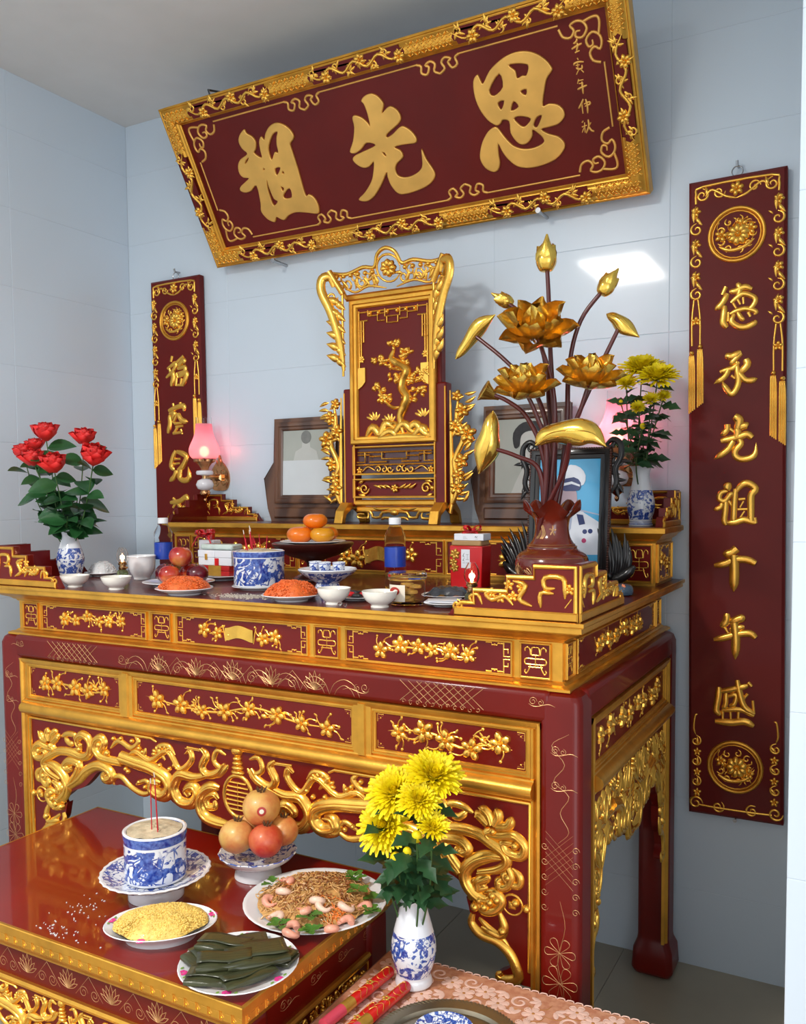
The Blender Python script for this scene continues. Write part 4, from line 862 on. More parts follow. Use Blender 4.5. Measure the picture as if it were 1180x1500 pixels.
# open fret, drawer panel, apron
for nm, za, zb in (('fret_band', 1.618, 1.722), ('motif_panel', 1.536, 1.606)):
    r = Relief(KP); r.frame(-.168, .168, za, zb, .008, .012); part(scr, nm+'_frame', r, 'gold')
    r = Relief(KP); r.bar(-.162, .162, za+.004, zb-.004, .002, -.01); part(scr, nm+'_back', r, 'lacquer' if nm[0] == 'm' else 'lacquer_dark')
r = Relief(KP)
for d in (-1, 1):
    for pts in ([(0, 1.70), (.15, 1.70)], [(0, 1.675), (.05, 1.675), (.05, 1.7)], [(.05, 1.685), (.1, 1.685), (.1, 1.665), (.03, 1.665)], [(.1, 1.69), (.15, 1.69)], [(.12, 1.70), (.12, 1.665), (.155, 1.665)], [(.0, 1.655), (.158, 1.655)]): fret_run(r, [(d*a, b) for a, b in pts], .006)
    for k in range(3): r.spiral(d*(.018+.024*k), 1.638, .013, .007, 1.5*k, 1.1, d)
    r.stroke([(d*.08, 1.635), (d*.11, 1.648), (d*.135, 1.63)], .005, k=3); r.flower(d*.145, 1.636, .013, 5)
    for k in range(3): r.leaf(d*(.015+.02*k), 1.57, .3 if d > 0 else 2.6, .035, .01)
    r.spiral(d*.125, 1.57, .02, .009, 0, 1.4, d); r.leaf(d*.15, 1.59, 1.57+d*1.2, .03, .012); r.leaf(d*.15, 1.55, 1.57+d*1.9, .03, .012); r.dome(d*.15, 1.57, .01)
r.flower(0, 1.57, .016, 6); part(scr, 'fret_carving', r, 'gold_bright', smooth=60, kind='stuff')
r = Relief(KP); r.bar(-.165, .165, 1.508, 1.53, .018, -.01); r.bar(-.16, .16, 1.488, 1.506, .012, -.01); part(scr, 'base_rail', r, 'gold', kind='stuff')
r = Relief(KP)
for d in (-1, 1):
    for pts in ([(0, 1.485), (.05, 1.485), (.06, 1.468), (.09, 1.468), (.1, 1.488), (.16, 1.488)], [(.11, 1.485), (.11, 1.465), (.15, 1.465), (.15, 1.478), (.125, 1.478)], [(.0, 1.462), (.04, 1.466), (.055, 1.458)], [(.02, 1.498), (.06, 1.495), (.09, 1.502)]): r.stroke([(d*a, b) for a, b in pts], .011, k=2, hf=.6)
r.dome(0, 1.485, .02, .012, .014); part(scr, 'apron_carving', double(r), 'gold_bright', kind='stuff')
# side openwork: plum branches low, flared wings high
for d in (-1, 1):
    r = Relief(KP); g = random.Random(3)
    r.stroke([(d*.21, 1.5), (d*.235, 1.53), (d*.25, 1.6), (d*.235, 1.66), (d*.27, 1.74), (d*.245, 1.8), (d*.25, 1.87)], .02, k=4, hf=.5); r.stroke([(d*.21, 1.49), (d*.225, 1.52), (d*.22, 1.9)], .016, k=2)
    for u, v, s in ((.245, 1.57, .028), (.262, 1.66, .026), (.285, 1.75, .032), (.265, 1.83, .026), (.25, 1.61, .024), (.24, 1.78, .026), (.245, 1.88, .02)): r.flower(d*u, v, s, 5, g.random(), .004)
    for k in range(26): r.leaf(d*g.uniform(.22, .275), 1.52+.38*k/26, math.pi/2-d*g.uniform(.4, 1.8), .045, .014)
    part(scr, 'plum_bracket', double(r), 'gold_bright', smooth=60, kind='stuff')
    FPn = Plane((SX, SY, 0), Vector((1, -.35*d, 0)), (0, 0, 1)); r = Relief(FPn)
    r.stroke([(d*.19, 1.99), (d*.205, 2.1), (d*.235, 2.2), (d*.268, 2.27), (d*.265, 2.315), (d*.235, 2.32), (d*.225, 2.285)], .034, k=4, hf=.35); r.stroke([(d*.192, 1.97), (d*.192, 2.26)], .026, k=2, hf=.4); r.stroke([(d*.19, 2.26), (d*.24, 2.34)], .022, k=1, hf=.5, taper=(1, 1))
    for v in (2.02, 2.06, 2.1, 2.14, 2.18, 2.22): r.leaf(d*.2, v, math.pi/2-d*.9, .06, .028); r.leaf(d*.215, v+.02, math.pi/2+d*2.6, .05, .026)
    r.spiral(d*.23, 2.25, .022, .01, 0, 1.3, d); part(scr, 'flared_wing', double(r), 'gold_bright', smooth=60, kind='stuff')
CP = Plane((SX, SY-.022, 2.25), (1, 0, 0), (0, -.35, 1)); r = Relief(CP)
r.bar(-.19, .19, -.008, .014, .012, -.006); r.stroke([(-.188, .0), (-.235, .098)], .016, k=1, taper=(1, 1)); r.stroke([(.188, .0), (.235, .098)], .016, k=1, taper=(1, 1)); part(scr, 'crest_rail', double(r), 'gold', kind='stuff')
r = Relief(CP); g = random.Random(12)
r.stroke([(-.237, .095), (-.17, .085), (-.1, .1), (-.055, .095), (-.035, .135), (0, .152), (.035, .135), (.055, .095), (.1, .1), (.17, .085), (.237, .095)], .014, k=4, taper=(1, 1)); r.flower(0, .085, .03, 8, 0, .004); r.spiral(0, .085, .046, .01, 0, 1, 1, 1)
for d in (-1, 1):
    for k in range(6):
        u = .055+.03*k; r.spiral(d*u, .05+.02*(k % 2), .02, .009, k, 1.2, d*(1 if k % 2 else -1)); r.leaf(d*u, .03, 1.57+g.uniform(-1, 1), .05, .014); r.leaf(d*u, .06, g.uniform(0, 6.3), .04, .012); r.dome(d*(u+.01), .08, .009, h=.01)
    r.stroke([(d*.02, .02), (d*.09, .035), (d*.15, .02), (d*.2, .05)], .009, k=4)
part(scr, 'crest_carving', double(r), 'gold_bright', smooth=60, kind='stuff')

# ================================================================== framed portraits
def wood(name, a, b, s):
    n = NT(name); n.set(Roughness=.35, Coat_Weight=.3); v = n.coords(1, sc3=(3, 3, 1)); w1 = n.node('ShaderNodeTexWave', bands_direction='X'); n.link(v, w1.inputs[0]); w1.inputs['Scale'].default_value = s; w1.inputs['Distortion'].default_value = 9; w1.inputs['Detail'].default_value = 2; w1.inputs['Detail Scale'].default_value = 1.2
    n.link(n.ramp(w1.outputs[1], [(.2, lin(*a)), (.8, lin(*b))]), n.b.inputs['Base Color'])
wood('frame_wood', (74, 48, 36), (112, 76, 54), .9)
simple('paper', (214, 220, 222), .7, var=.03); simple('paper_grey', (176, 180, 172), .7, var=.05); simple('ink', (52, 52, 54), .7, var=.3, nscale=40); simple('ink_mid', (128, 130, 126), .7, var=.15, nscale=30); simple('ink_light', (196, 198, 192), .7, var=.05)
def poly_part(par, name, P, pts, h, mat): 
    r = Relief(P); A = sum(pts[i][0]*pts[(i+1) % len(pts)][1]-pts[(i+1) % len(pts)][0]*pts[i][1] for i in range(len(pts))); r.poly(pts if A > 0 else pts[::-1], .0006, h); return part(par, name, r, mat)
def oval(u, v, a, b, n=20, t0=0): return [(u+a*math.cos(2*math.pi*i/n), v+b*math.sin(2*math.pi*i/n)) for i in range(n)]
def wood_frame(cx_, label, draw):
    P = Plane((cx_, -.06, U_), (1, 0, 0), (0, .04, 1)); t = thing('portrait_frame', label, 'picture frame', (cx_, -.06, U_))
    r = Relief(P); out = [(-.165, 0), (.165, 0), (.185, .05), (.205, .17), (.158, .235), (.155, .405), (-.155, .405), (-.158, .235), (-.205, .17), (-.185, .05)]
    r.prism(out, lambda u, v: (u, v, -.018), lambda u, v: (u, v, 0)); part(t, 'frame_board', r, 'frame_wood', bevel=.003)
    r = Relief(P); r.frame(-.145, .145, .07, .392, .034, .014); part(t, 'frame_moulding', r, 'frame_wood')
    r = Relief(P); r.bar(-.15, .15, .012, .055, .012); part(t, 'base_rail', r, 'frame_wood')
    pic = poly_part(t, 'picture', P, [(-.112, .103), (.112, .103), (.112, .36), (-.112, .36)], .001, 'paper_grey'); draw(pic, P); return t
def draw1(pic, P):
    poly_part(pic, 'sheet', P, [(-.112, .103), (.112, .103), (.112, .24), (-.112, .24)], .0016, 'paper'); poly_part(pic, 'figure', P, [(-.06, .24), (-.05, .275), (-.02, .29), (-.018, .31), (.018, .31), (.02, .29), (.05, .275), (.06, .24)], .0018, 'ink_light'); poly_part(pic, 'hair', P, oval(0, .33, .024, .026), .0022, 'ink_mid')
def draw2(pic, P):
    poly_part(pic, 'shoulders', P, catmull([(-.05, .104), (-.03, .15), (-.005, .19), (.03, .2), (.1, .17), (.11, .104)], 3), .0016, 'ink_light'); poly_part(pic, 'collar', P, [(-.005, .15), (.03, .2), (.05, .185), (.02, .13)], .0024, 'paper')
    poly_part(pic, 'face', P, catmull([(-.02, .3), (-.012, .25), (.012, .215), (.045, .215), (.06, .25), (.06, .3), (.02, .33)], 3, True), .002, 'ink_light'); poly_part(pic, 'hair', P, catmull([(-.04, .26), (-.045, .31), (-.01, .345), (.05, .345), (.075, .31), (.07, .27), (.055, .31), (.01, .315), (-.015, .3), (-.022, .265)], 3, True), .0026, 'ink')
    for a, b in (((.004, .275), (.022, .279)), ((.034, .279), (.05, .276)), ((.018, .238), (.04, .24)), ((.027, .27), (.03, .252))):
        r = Relief(P); r.stroke([a, b], .004, k=1, h0=.0026); part(pic, 'drawn_line', r, 'ink_mid')
wood_frame(-.45, 'dark wooden photo frame with a pale sheet on the rear shelf beside the screen', draw1)
wood_frame(.462, 'dark wooden frame with a grey pencil portrait on the rear shelf', draw2)
simple('sky_print', (84, 176, 222), .25, 0, .5, .06, 3); simple('print_white', (228, 232, 240), .25, 0, .5, .03); simple('print_navy', (40, 56, 110), .3, 0, .5, .1); simple('print_skin', (186, 160, 170), .3, 0, .5, .08); simple('print_red', (190, 60, 110), .3); simple('print_grey', (168, 180, 206), .3, 0, .5, .05); simple('frame_brown', (88, 52, 40), .4, 0, .2, .3, 60)
FPp = Plane((.722, -.40, T), (1, 0, 0), (0, .10, 1)); t = thing('portrait_frame', 'black framed colour portrait with carved black wings behind the lotus vase', 'picture frame', (.722, -.40, T)); HWp = .122
r = Relief(FPp); r.bar(-HWp, HWp, .045, .41, .018, -.018); part(t, 'frame_back', r, 'black_lacquer')
r = Relief(FPp); r.frame(-HWp, HWp, .045, .41, .03, .008); part(t, 'frame_inner', r, 'black_lacquer')
r = Relief(FPp)
for pts in ([(-HWp, .045), (HWp, .045)], [(HWp, .045), (HWp, .41)], [(HWp, .41), (-HWp, .41)], [(-HWp, .41), (-HWp, .045)]):
    L = math.dist(*pts); n = int(L/.007)
    for i in range(n+1): r.dome(pts[0][0]+(pts[1][0]-pts[0][0])*i/n, pts[0][1]+(pts[1][1]-pts[0][1])*i/n, .0045, h=.005, n=6, h0=.004)
part(t, 'bead_edge', r, 'frame_brown', kind='stuff')
pic = poly_part(t, 'picture', FPp, [(-.094, .073), (.094, .073), (.094, .382), (-.094, .382)], .001, 'sky_print')
c8b = crop(640, 580, 3.189); pp = lambda pts: [FPp.px(*p) for p in c8b(pts)]
poly_part(pic, 'tunic', FPp, catmull(pp([(540, 540), (600, 505), (640, 505), (690, 548), (757, 590), (757, 742), (600, 742), (470, 742), (470, 600)]), 1, True), .0016, 'print_white')
poly_part(pic, 'lapel', FPp, pp([(608, 540), (640, 500), (625, 620), (612, 640)]), .0022, 'print_grey'); poly_part(pic, 'epaulette', FPp, pp([(652, 552), (682, 556), (692, 598), (664, 604)]), .0024, 'print_navy'); poly_part(pic, 'sleeve_line', FPp, pp([(668, 530), (757, 552), (757, 558), (668, 538)]), .0024, 'print_grey')
for a, b, m in ((690, 634, 'print_navy'), (716, 632, 'print_navy'), (686, 676, 'print_red')): poly_part(pic, 'badge', FPp, oval(*pp([(a, b)])[0], .007, .007, 12), .0024, m)
poly_part(pic, 'face', FPp, catmull(pp([(575, 430), (640, 430), (655, 480), (640, 530), (600, 550), (570, 500)]), 2, True), .0022, 'print_skin'); poly_part(pic, 'cap', FPp, catmull(pp([(560, 400), (580, 350), (625, 322), (670, 335), (695, 372), (685, 415), (640, 425), (590, 430)]), 2, True), .0028, 'print_white'); poly_part(pic, 'cap_band', FPp, catmull(pp([(575, 400), (640, 380), (672, 405), (665, 440), (620, 445), (585, 440)]), 2, True), .0034, 'print_navy'); poly_part(pic, 'cap_band_trim', FPp, catmull(pp([(578, 412), (630, 400), (668, 415), (668, 424), (630, 412), (580, 424)]), 1, True), .004, 'print_white')
for d in (-1, 1):
    r = Relief(FPp)
    for k in range(9): a = math.pi/2-d*(-.05+.055*k); r.leaf(d*(HWp+.0+.006*k), .03+.002*k, a, .17-.014*(k % 3)-.008*k, .02)
    r.stroke([(d*.1, .02), (d*.16, .035), (d*.2, .07)], .03, k=3); double(r); part(t, 'lower_wing', r, 'black_lacquer', smooth=60, kind='stuff')
    r = Relief(FPp); g = random.Random(5)
    r.stroke([(d*.1, .415), (d*.125, .435), (d*.148, .42), (d*.15, .385), (d*.135, .35), (d*.14, .31), (d*.125, .28)], .018, k=4); r.spiral(d*.122, .42, .016, .009, 0, 1.3, d)
    for k in range(12): r.leaf(d*(.13+.016*math.sin(k)), .29+.13*k/12, g.uniform(0, 6.28), .038, .012)
    double(r); part(t, 'upper_wing', r, 'black_lacquer', smooth=60, kind='stuff')
q = MB().box(.722-.16, .722+.16, -.43, -.36, T, T+.03).box(.722-.14, .722+.14, -.42, -.37, T+.03, T+.05); part(t, 'stand_base', q, 'black_lacquer', bevel=.006, kind='stuff')
r = Relief(Plane((.722, -.43, T), (1, 0, 0), (0, 0, 1)))
for k in range(22): r.dome(-.15+.3*k/21, .015, .006, .004, .004, .5, 6)
part(t, 'stand_beading', r, 'frame_brown', kind='stuff')

# ================================================================== wall sconces with pink glass
n = NT('pink_glass'); tr = n.node('ShaderNodeBsdfTranslucent'); tr.inputs[0].default_value = (1, .55, .62, 1); tp = n.node('ShaderNodeBsdfTransparent'); tp.inputs[0].default_value = (1, .42, .5, 1); df = n.node('ShaderNodeBsdfDiffuse'); df.inputs[0].default_value = (.95, .5, .6, 1)
m1 = n.node('ShaderNodeMixShader'); m1.inputs[0].default_value = .3; n.link(tr.outputs[0], m1.inputs[1]); n.link(df.outputs[0], m1.inputs[2]); m2 = n.node('ShaderNodeMixShader'); m2.inputs[0].default_value = .4; n.link(m1.outputs[0], m2.inputs[1]); n.link(tp.outputs[0], m2.inputs[2]); n.link(m2.outputs[0], n.n['Material Output'].inputs[0])
n = NT('bulb_glow'); n.b.inputs['Base Color'].default_value = (1, .8, .4, 1); n.b.inputs['Emission Color'].default_value = (1, .62, .25, 1); n.b.inputs['Emission Strength'].default_value = 6
n = NT('clear_glass'); n.set(Roughness=.02, Transmission_Weight=1, IOR=1.2); n.b.inputs['Base Color'].default_value = (.97, .98, .98, 1)
simple('brass', (.62, .38, .17), .28, 1, 0, .2, 20); simple('ceramic_white', (230, 228, 232), .2, 0, .4, .02); simple('copper', (.55, .27, .12), .22, 1, 0, .25, 25, .2, 60)
def sconce(label, X, Y, zb, power, swell=False):
    t = thing('wall_sconce', label, 'lamp', (X, 0, zb)); L = lambda pr, nm, m, **k: part(t, nm, MB().lathe(pr, (X, Y, 0), 28, **k), m, smooth=50)
    z = lambda a: zb+a
    L([(.001, z(0)), (.006, z(.004)), (.008, z(.012)), (.005, z(.018)), (.018, z(.03)), (.022, z(.042)), (.016, z(.052))], 'finial', 'copper', cap1=True)
    L([(.012, z(.05)), (.03, z(.058)), (.037, z(.075)), (.03, z(.092)), (.012, z(.1))], 'ceramic_bulb', 'ceramic_white', cap1=True)
    L([(.011, z(.098)), (.011, z(.118))], 'stem', 'brass'); L([(.012, z(.112)), (.033, z(.116)), (.036, z(.124)), (.033, z(.132)), (.012, z(.136))], 'ceramic_ring', 'ceramic_white', cap1=True)
    L([(.013, z(.134)), (.02, z(.15)), (.03, z(.163)), (.042, z(.17)), (.044, z(.186)), (.041, z(.186)), (.038, z(.172))], 'gallery', 'copper', rad=lambda a, i: 1+(.06*math.cos(a*14) if i >= 3 else 0))
    pr = [(.034, z(.172)), (.056, z(.19)), (.063, z(.212)), (.058, z(.236)), (.046, z(.262)), (.037, z(.29)), (.033, z(.325))]
    L(catmull(pr, 3), 'glass_shade', 'pink_glass', cap0=False)
    L([(.0325, z(.325)), (.032, z(.352)), (.0305, z(.352)), (.031, z(.325))], 'glass_chimney', 'clear_glass', cap0=False)
    arm = MB().tube([(X, Y, z(.107)), (X, Y*.5, z(.107)), (X, -.02, z(.107))], .008, 8); part(t, 'arm', arm, 'brass')
    P = Plane((X, -.001, z(.1)), (1, 0, 0), (0, 0, 1)); r = Relief(P); o = catmull([(0, -.05), (.035, -.045), (.05, -.01), (.045, .03), (.025, .06), (.01, .075), (0, .1), (-.01, .075), (-.025, .06), (-.045, .03), (-.05, -.01), (-.035, -.045)], 3, True)
    r.poly(o, .008); pl = part(t, 'wall_plate', r, 'copper', bevel=.003); r = Relief(P)
    for d in (-1, 1): r.spiral(d*.022, -.015, .018, .008, 0, 1.4, d, h0=.007); r.spiral(d*.016, .03, .014, .007, 1, 1.3, -d, h0=.007); r.leaf(d*.006, .05, 1.57-d*.2, .035, .01, .007)
    r.bar(-.018, .018, -.008, .018, .02, .005); part(pl, 'plate_relief', r, 'brass', kind='stuff')
    l = bpy.data.lights.new('sconce_bulb', 'POINT'); l.energy = power; l.color = (1, .34, .42); l.shadow_soft_size = .022; o = bpy.data.objects.new('sconce_bulb', l); col.objects.link(o); o.parent = t; o.location = (0, Y, .216)
    part(t, 'bulb', MB().ball((X, Y, z(.212)), .02, 14, 10, sz=1.15), 'bulb_glow', smooth=60)
sconce('pink glass wall lamp above the rear railing in front of the dark red board', -.927, -.1, 1.52, 3.2)
sconce('pink glass wall lamp hidden behind the small vase of yellow chrysanthemums', .79, -.1, 1.52, 8.0)
# ================================================================== offerings on the altar top
def proj(p):
    d = Vector(p)-CAM; z = d.dot(CF); return (PPX+F*d.dot(CR)/z, PPY-F*d.dot(CU)/z)
def on(px, Y, Z):
    """point of a level surface Z at depth Y that shows at photo column px"""
    y = 860
    for _ in range(4): p = at(px, y, Y=Y); y = proj((p.x, Y, Z))[1]
    return Vector((p.x, Y, Z))
def profm(pr, s, k=1): return [(r*s, z*s*k) for r, z in pr]
BLUE = lin(34, 62, 150)
def blue_white(name, zlo, zhi, bands=(), scale=34, thr=.52, dist=1.6, dark=False):
    """white porcelain with cobalt painting between two heights (object space), plus solid bands"""
    n = NT(name); n.set(Roughness=.1, Coat_Weight=.5, Coat_Roughness=.04)
    v = n.coords(); nz = n.noise(v, scale, 4, .55, dist); m1 = n.ramp(nz, [(thr-.015, (0, 0, 0)), (thr+.015, (1, 1, 1))])
    vo = n.node('ShaderNodeTexVoronoi', feature='DISTANCE_TO_EDGE'); n.link(v, vo.inputs['Vector']); vo.inputs['Scale'].default_value = scale*1.3
    m2 = n.ramp(vo.outputs[0], [(.03, (1, 1, 1)), (.06, (0, 0, 0))]); n2 = n.noise(v, scale*.4, 2); reg = n.ramp(n2, [(.47, (0, 0, 0)), (.52, (1, 1, 1))])
    pat = n.math('MAXIMUM', m1, n.math('MULTIPLY', m2, reg))
    sep = n.node('ShaderNodeSeparateXYZ'); n.link(v, sep.inputs[0]); z = sep.outputs[2]
    inz = n.math('MULTIPLY', n.math('GREATER_THAN', z, zlo), n.math('LESS_THAN', z, zhi)); pat = n.math('MULTIPLY', pat, inz)
    for a, b in bands: pat = n.math('MAXIMUM', pat, n.math('MULTIPLY', n.math('GREATER_THAN', z, a), n.math('LESS_THAN', z, b)))
    tone = n.ramp(n.noise(v, scale*5, 2), [(.35, lin(30, 54, 140)), (.7, lin(92, 122, 196))])
    n.link(n.mix(pat, lin(232, 235, 240), tone), n.b.inputs['Base Color']); return n
def dish_prof(r, h, foot=.5, th=.003):
    """shallow plate: foot, flared wall, rim, inner face"""
    return [(r*foot*.96, 0), (r*foot, 0), (r*foot*1.02, h*.18), (r*.75, h*.5), (r*.97, h*.93), (r, h), (r*.985, h+th*.5), (r*.94, h*.93+th*.2), (r*.72, h*.5+th), (r*foot*.95, h*.22+th), (.0005, h*.2+th)]
def plate(name, label, p, r, h=None, mat='porcelain', cat='plate', group=None, n=40, rad=None, sx=1, sy=1, rz=0, foot=.55):
    h = h or r*.2; m = MB().lathe(dish_prof(r, h, foot), (0, 0, 0), n, rad, sx, sy); o = solo(name, m, mat, label, cat, (0, 0, 0), group, smooth=50); o.location = p; o.rotation_euler.z = rz; return o
def bowl(label, px, Y, rpx, hpx, group='small white bowls', Z=T):
    p = on(px, Y, Z); s = mpp(p); r, h = rpx*s, hpx*s
    t = thing('bowl', label, 'bowl', p, group)
    pr = [(r*.44, 0), (r*.5, 0), (r*.5, h*.1), (r*.46, h*.14), (r*.78, h*.42), (r*.94, h*.75), (r, h), (r*.98, h*1.01), (r*.9, h*.74), (r*.72, h*.45), (r*.4, h*.25), (.0005, h*.22)]
    part(t, 'bowl_body', MB().lathe(catmull(pr[:7], 2)+pr[7:], p, 36), 'porcelain_warm', smooth=50)
    part(t, 'soup', MB().lathe([(.0005, h*.8), (r*.9, h*.8), (r*.88, h*.77)], p, 30, cap0=False), 'broth', smooth=60)
simple('broth', (196, 186, 150), .15, 0, .3, .15, 40)
bowl('small white bowl of broth beside the rose vase', 110, -1.0, 21, 17)
bowl('small white bowl in front of the glass oil lamp near the apples', 170.5, -1.0, 22, 19)
bowl('small white bowl between the orange rice and the blue cup stand', 489, -1.015, 25, 24)
bowl('small white bowl in front of the clear biscuit jar', 556, -1.015, 26.5, 24)
# glass oil lamps
n = NT('lamp_glass'); n.set(Roughness=.03, Transmission_Weight=1, IOR=1.12); n.b.inputs['Base Color'].default_value = (1, .96, .92, 1)
n = NT('green_glass'); n.set(Roughness=.05, Transmission_Weight=.9, IOR=1.3); n.b.inputs['Base Color'].default_value = lin(176, 196, 140)
n = NT('flame'); n.b.inputs['Emission Color'].default_value = (1, .42, .16, 1); n.b.inputs['Emission Strength'].default_value = 10
def oil_lamp(label, px, Y, s_, power):
    p = on(px, Y, T); t = thing('oil_lamp', label, 'lamp', p, 'little glass oil lamps'); L = lambda pr, nm, m, **k: part(t, nm, MB().lathe(profm(pr, s_), p, 24, **k), m, smooth=50)
    L([(13, 0), (15, 1), (15.5, 10), (14, 16), (12, 20), (13.5, 24), (12, 30), (8, 33), (3, 33)], 'glass_font', 'green_glass'); L([(8, 33), (9, 34), (9, 40), (7.5, 41), (7.5, 43), (10, 44), (10.5, 48), (8, 48)], 'burner', 'brass')
    L([(6, 44), (8, 48)]+[(9, 51)]+[(9, 51)][:0]+[(8.4, 49)][:0], 'burner_ring', 'brass', cap0=False)
    part(t, 'burner_knob', MB().tube([(p.x+8*s_, p.y, p.z+38*s_), (p.x+15*s_, p.y, p.z+38*s_)], 2.4*s_, 8), 'brass')
    ou = catmull([(8.5, 48), (12.5, 56), (14, 64), (12.5, 74), (8.5, 82), (6.5, 86)], 3); L(ou+[(r-.7, z) for r, z in ou[::-1]], 'glass_chimney', 'lamp_glass', cap0=False)
    part(t, 'flame', MB().lathe(profm(catmull([(.3, 49), (3, 54), (2.2, 62), (.2, 72)], 3), s_), p, 10), 'flame', smooth=60)
    l = bpy.data.lights.new('lamp_flame', 'POINT'); l.energy = power; l.color = (1, .5, .25); l.shadow_soft_size = .008; o = bpy.data.objects.new('lamp_flame', l); col.objects.link(o); o.parent = t; o.location = (0, 0, 62*s_)
oil_lamp('lit glass oil lamp behind the small bowl near the apples', 180, -.86, .00135, .12)
oil_lamp('lit glass oil lamp beside the gilt railing and the red gift bag', 691, -.985, .00135, .12)
# rice plates: a porcelain plate and a mound of grains each
simple('rice_orange', (224, 104, 44), .45, 0, .15, .22, 60, .6, 160, sss=.05); simple('rice_white', (232, 232, 232), .5, 0, .1, .05, 60, .5, 120); simple('rice_yellow', (236, 200, 104), .45, 0, .1, .16, 50, .5, 140)
def mound(name, label, p, r, h, mat, cat='sticky rice', seed=1, sx=1, sy=1, rz=0, grains=700, gl=.0045, z0=0):
    g = random.Random(seed); m = MB(); ph = [g.random()*6 for _ in range(6)]
    def hgt(x, y):
        q = math.sqrt(x*x+y*y); base = max(0, 1-q**2.6)**.75
        return h*base*(1+.06*math.sin(5*x+ph[0])*math.sin(4*y+ph[1]))+.04*h*math.sin(11*x+ph[2])*math.cos(9*y+ph[3])*base
    N = 40
    for i in range(13): pass
    vs = []; fs = []
    for i in range(13):
        q = i/12
        for j in range(N): a = 2*math.pi*j/N; k = 1+.05*math.sin(3*a+ph[4])+.03*math.sin(7*a+ph[5]); x, y = q*math.cos(a), q*math.sin(a); vs.append((r*k*x*sx, r*k*y*sy, z0+hgt(x, y)))
    fs = [(i*N+j, (i+1)*N+j, (i+1)*N+(j+1) % N, i*N+(j+1) % N) for i in range(12) for j in range(N)]; m.add(vs, fs)
    for _ in range(grains):
        q = math.sqrt(g.random())*.97; a = g.random()*6.283; x, y = q*math.cos(a), q*math.sin(a); M = Matrix.Rotation(g.random()*6.28, 3, 'Z') @ Matrix.Rotation(g.uniform(-.6, .6), 3, 'Y')
        m.ball((r*x*sx, r*y*sy, z0+hgt(x, y)), gl, 5, 4, 1, .45, .45, M)
    o = solo(name, m, mat, label, cat, (0, 0, 0), kind='stuff', smooth=70); o.location = p; o.rotation_euler.z = rz; return o
p = on(270, -1.005, T); s = mpp(p); plate('plate', 'white plate under the orange rice in front of the apples', p, 42*s, 9*s, group='small white plates'); mound('sticky_rice', 'mound of orange sticky rice in front of the apples', p, 37*s, 17*s, 'rice_orange', seed=2, z0=8.2*s)
p = on(427, -.995, T); s = mpp(p); plate('plate', 'white plate under the orange rice beside the incense pot', p, 44*s, 9*s, group='small white plates'); mound('sticky_rice', 'mound of orange sticky rice beside the blue and white incense pot', p, 39*s, 21*s, 'rice_orange', seed=3, z0=8.2*s)
p = on(150, -.70, T); s = mpp(p); plate('plate', 'white plate of white rice behind the rose side bowls', p, 26*s, 5*s); mound('white_rice', 'mound of white rice on a plate beside the glass oil lamp', p, 20*s, 16*s, 'rice_white', 'rice', 5, grains=400, gl=.0035, z0=4.6*s)
# lidless white pot
p = on(208, -.74, T); s = mpp(p); pot = MB().lathe(catmull(profm([(11, 0), (12, 1), (12, 4), (17, 12), (19, 22), (19.5, 33), (20.5, 34)], s), 2)+profm([(20, 35.5), (18.5, 33), (17, 14), (.1, 8)], s), p, 36, rad=lambda a, i: 1+.012*math.cos(a*18)); solo('pot', pot, 'porcelain', 'white ribbed porcelain pot behind the apples', 'pot', p, smooth=50)
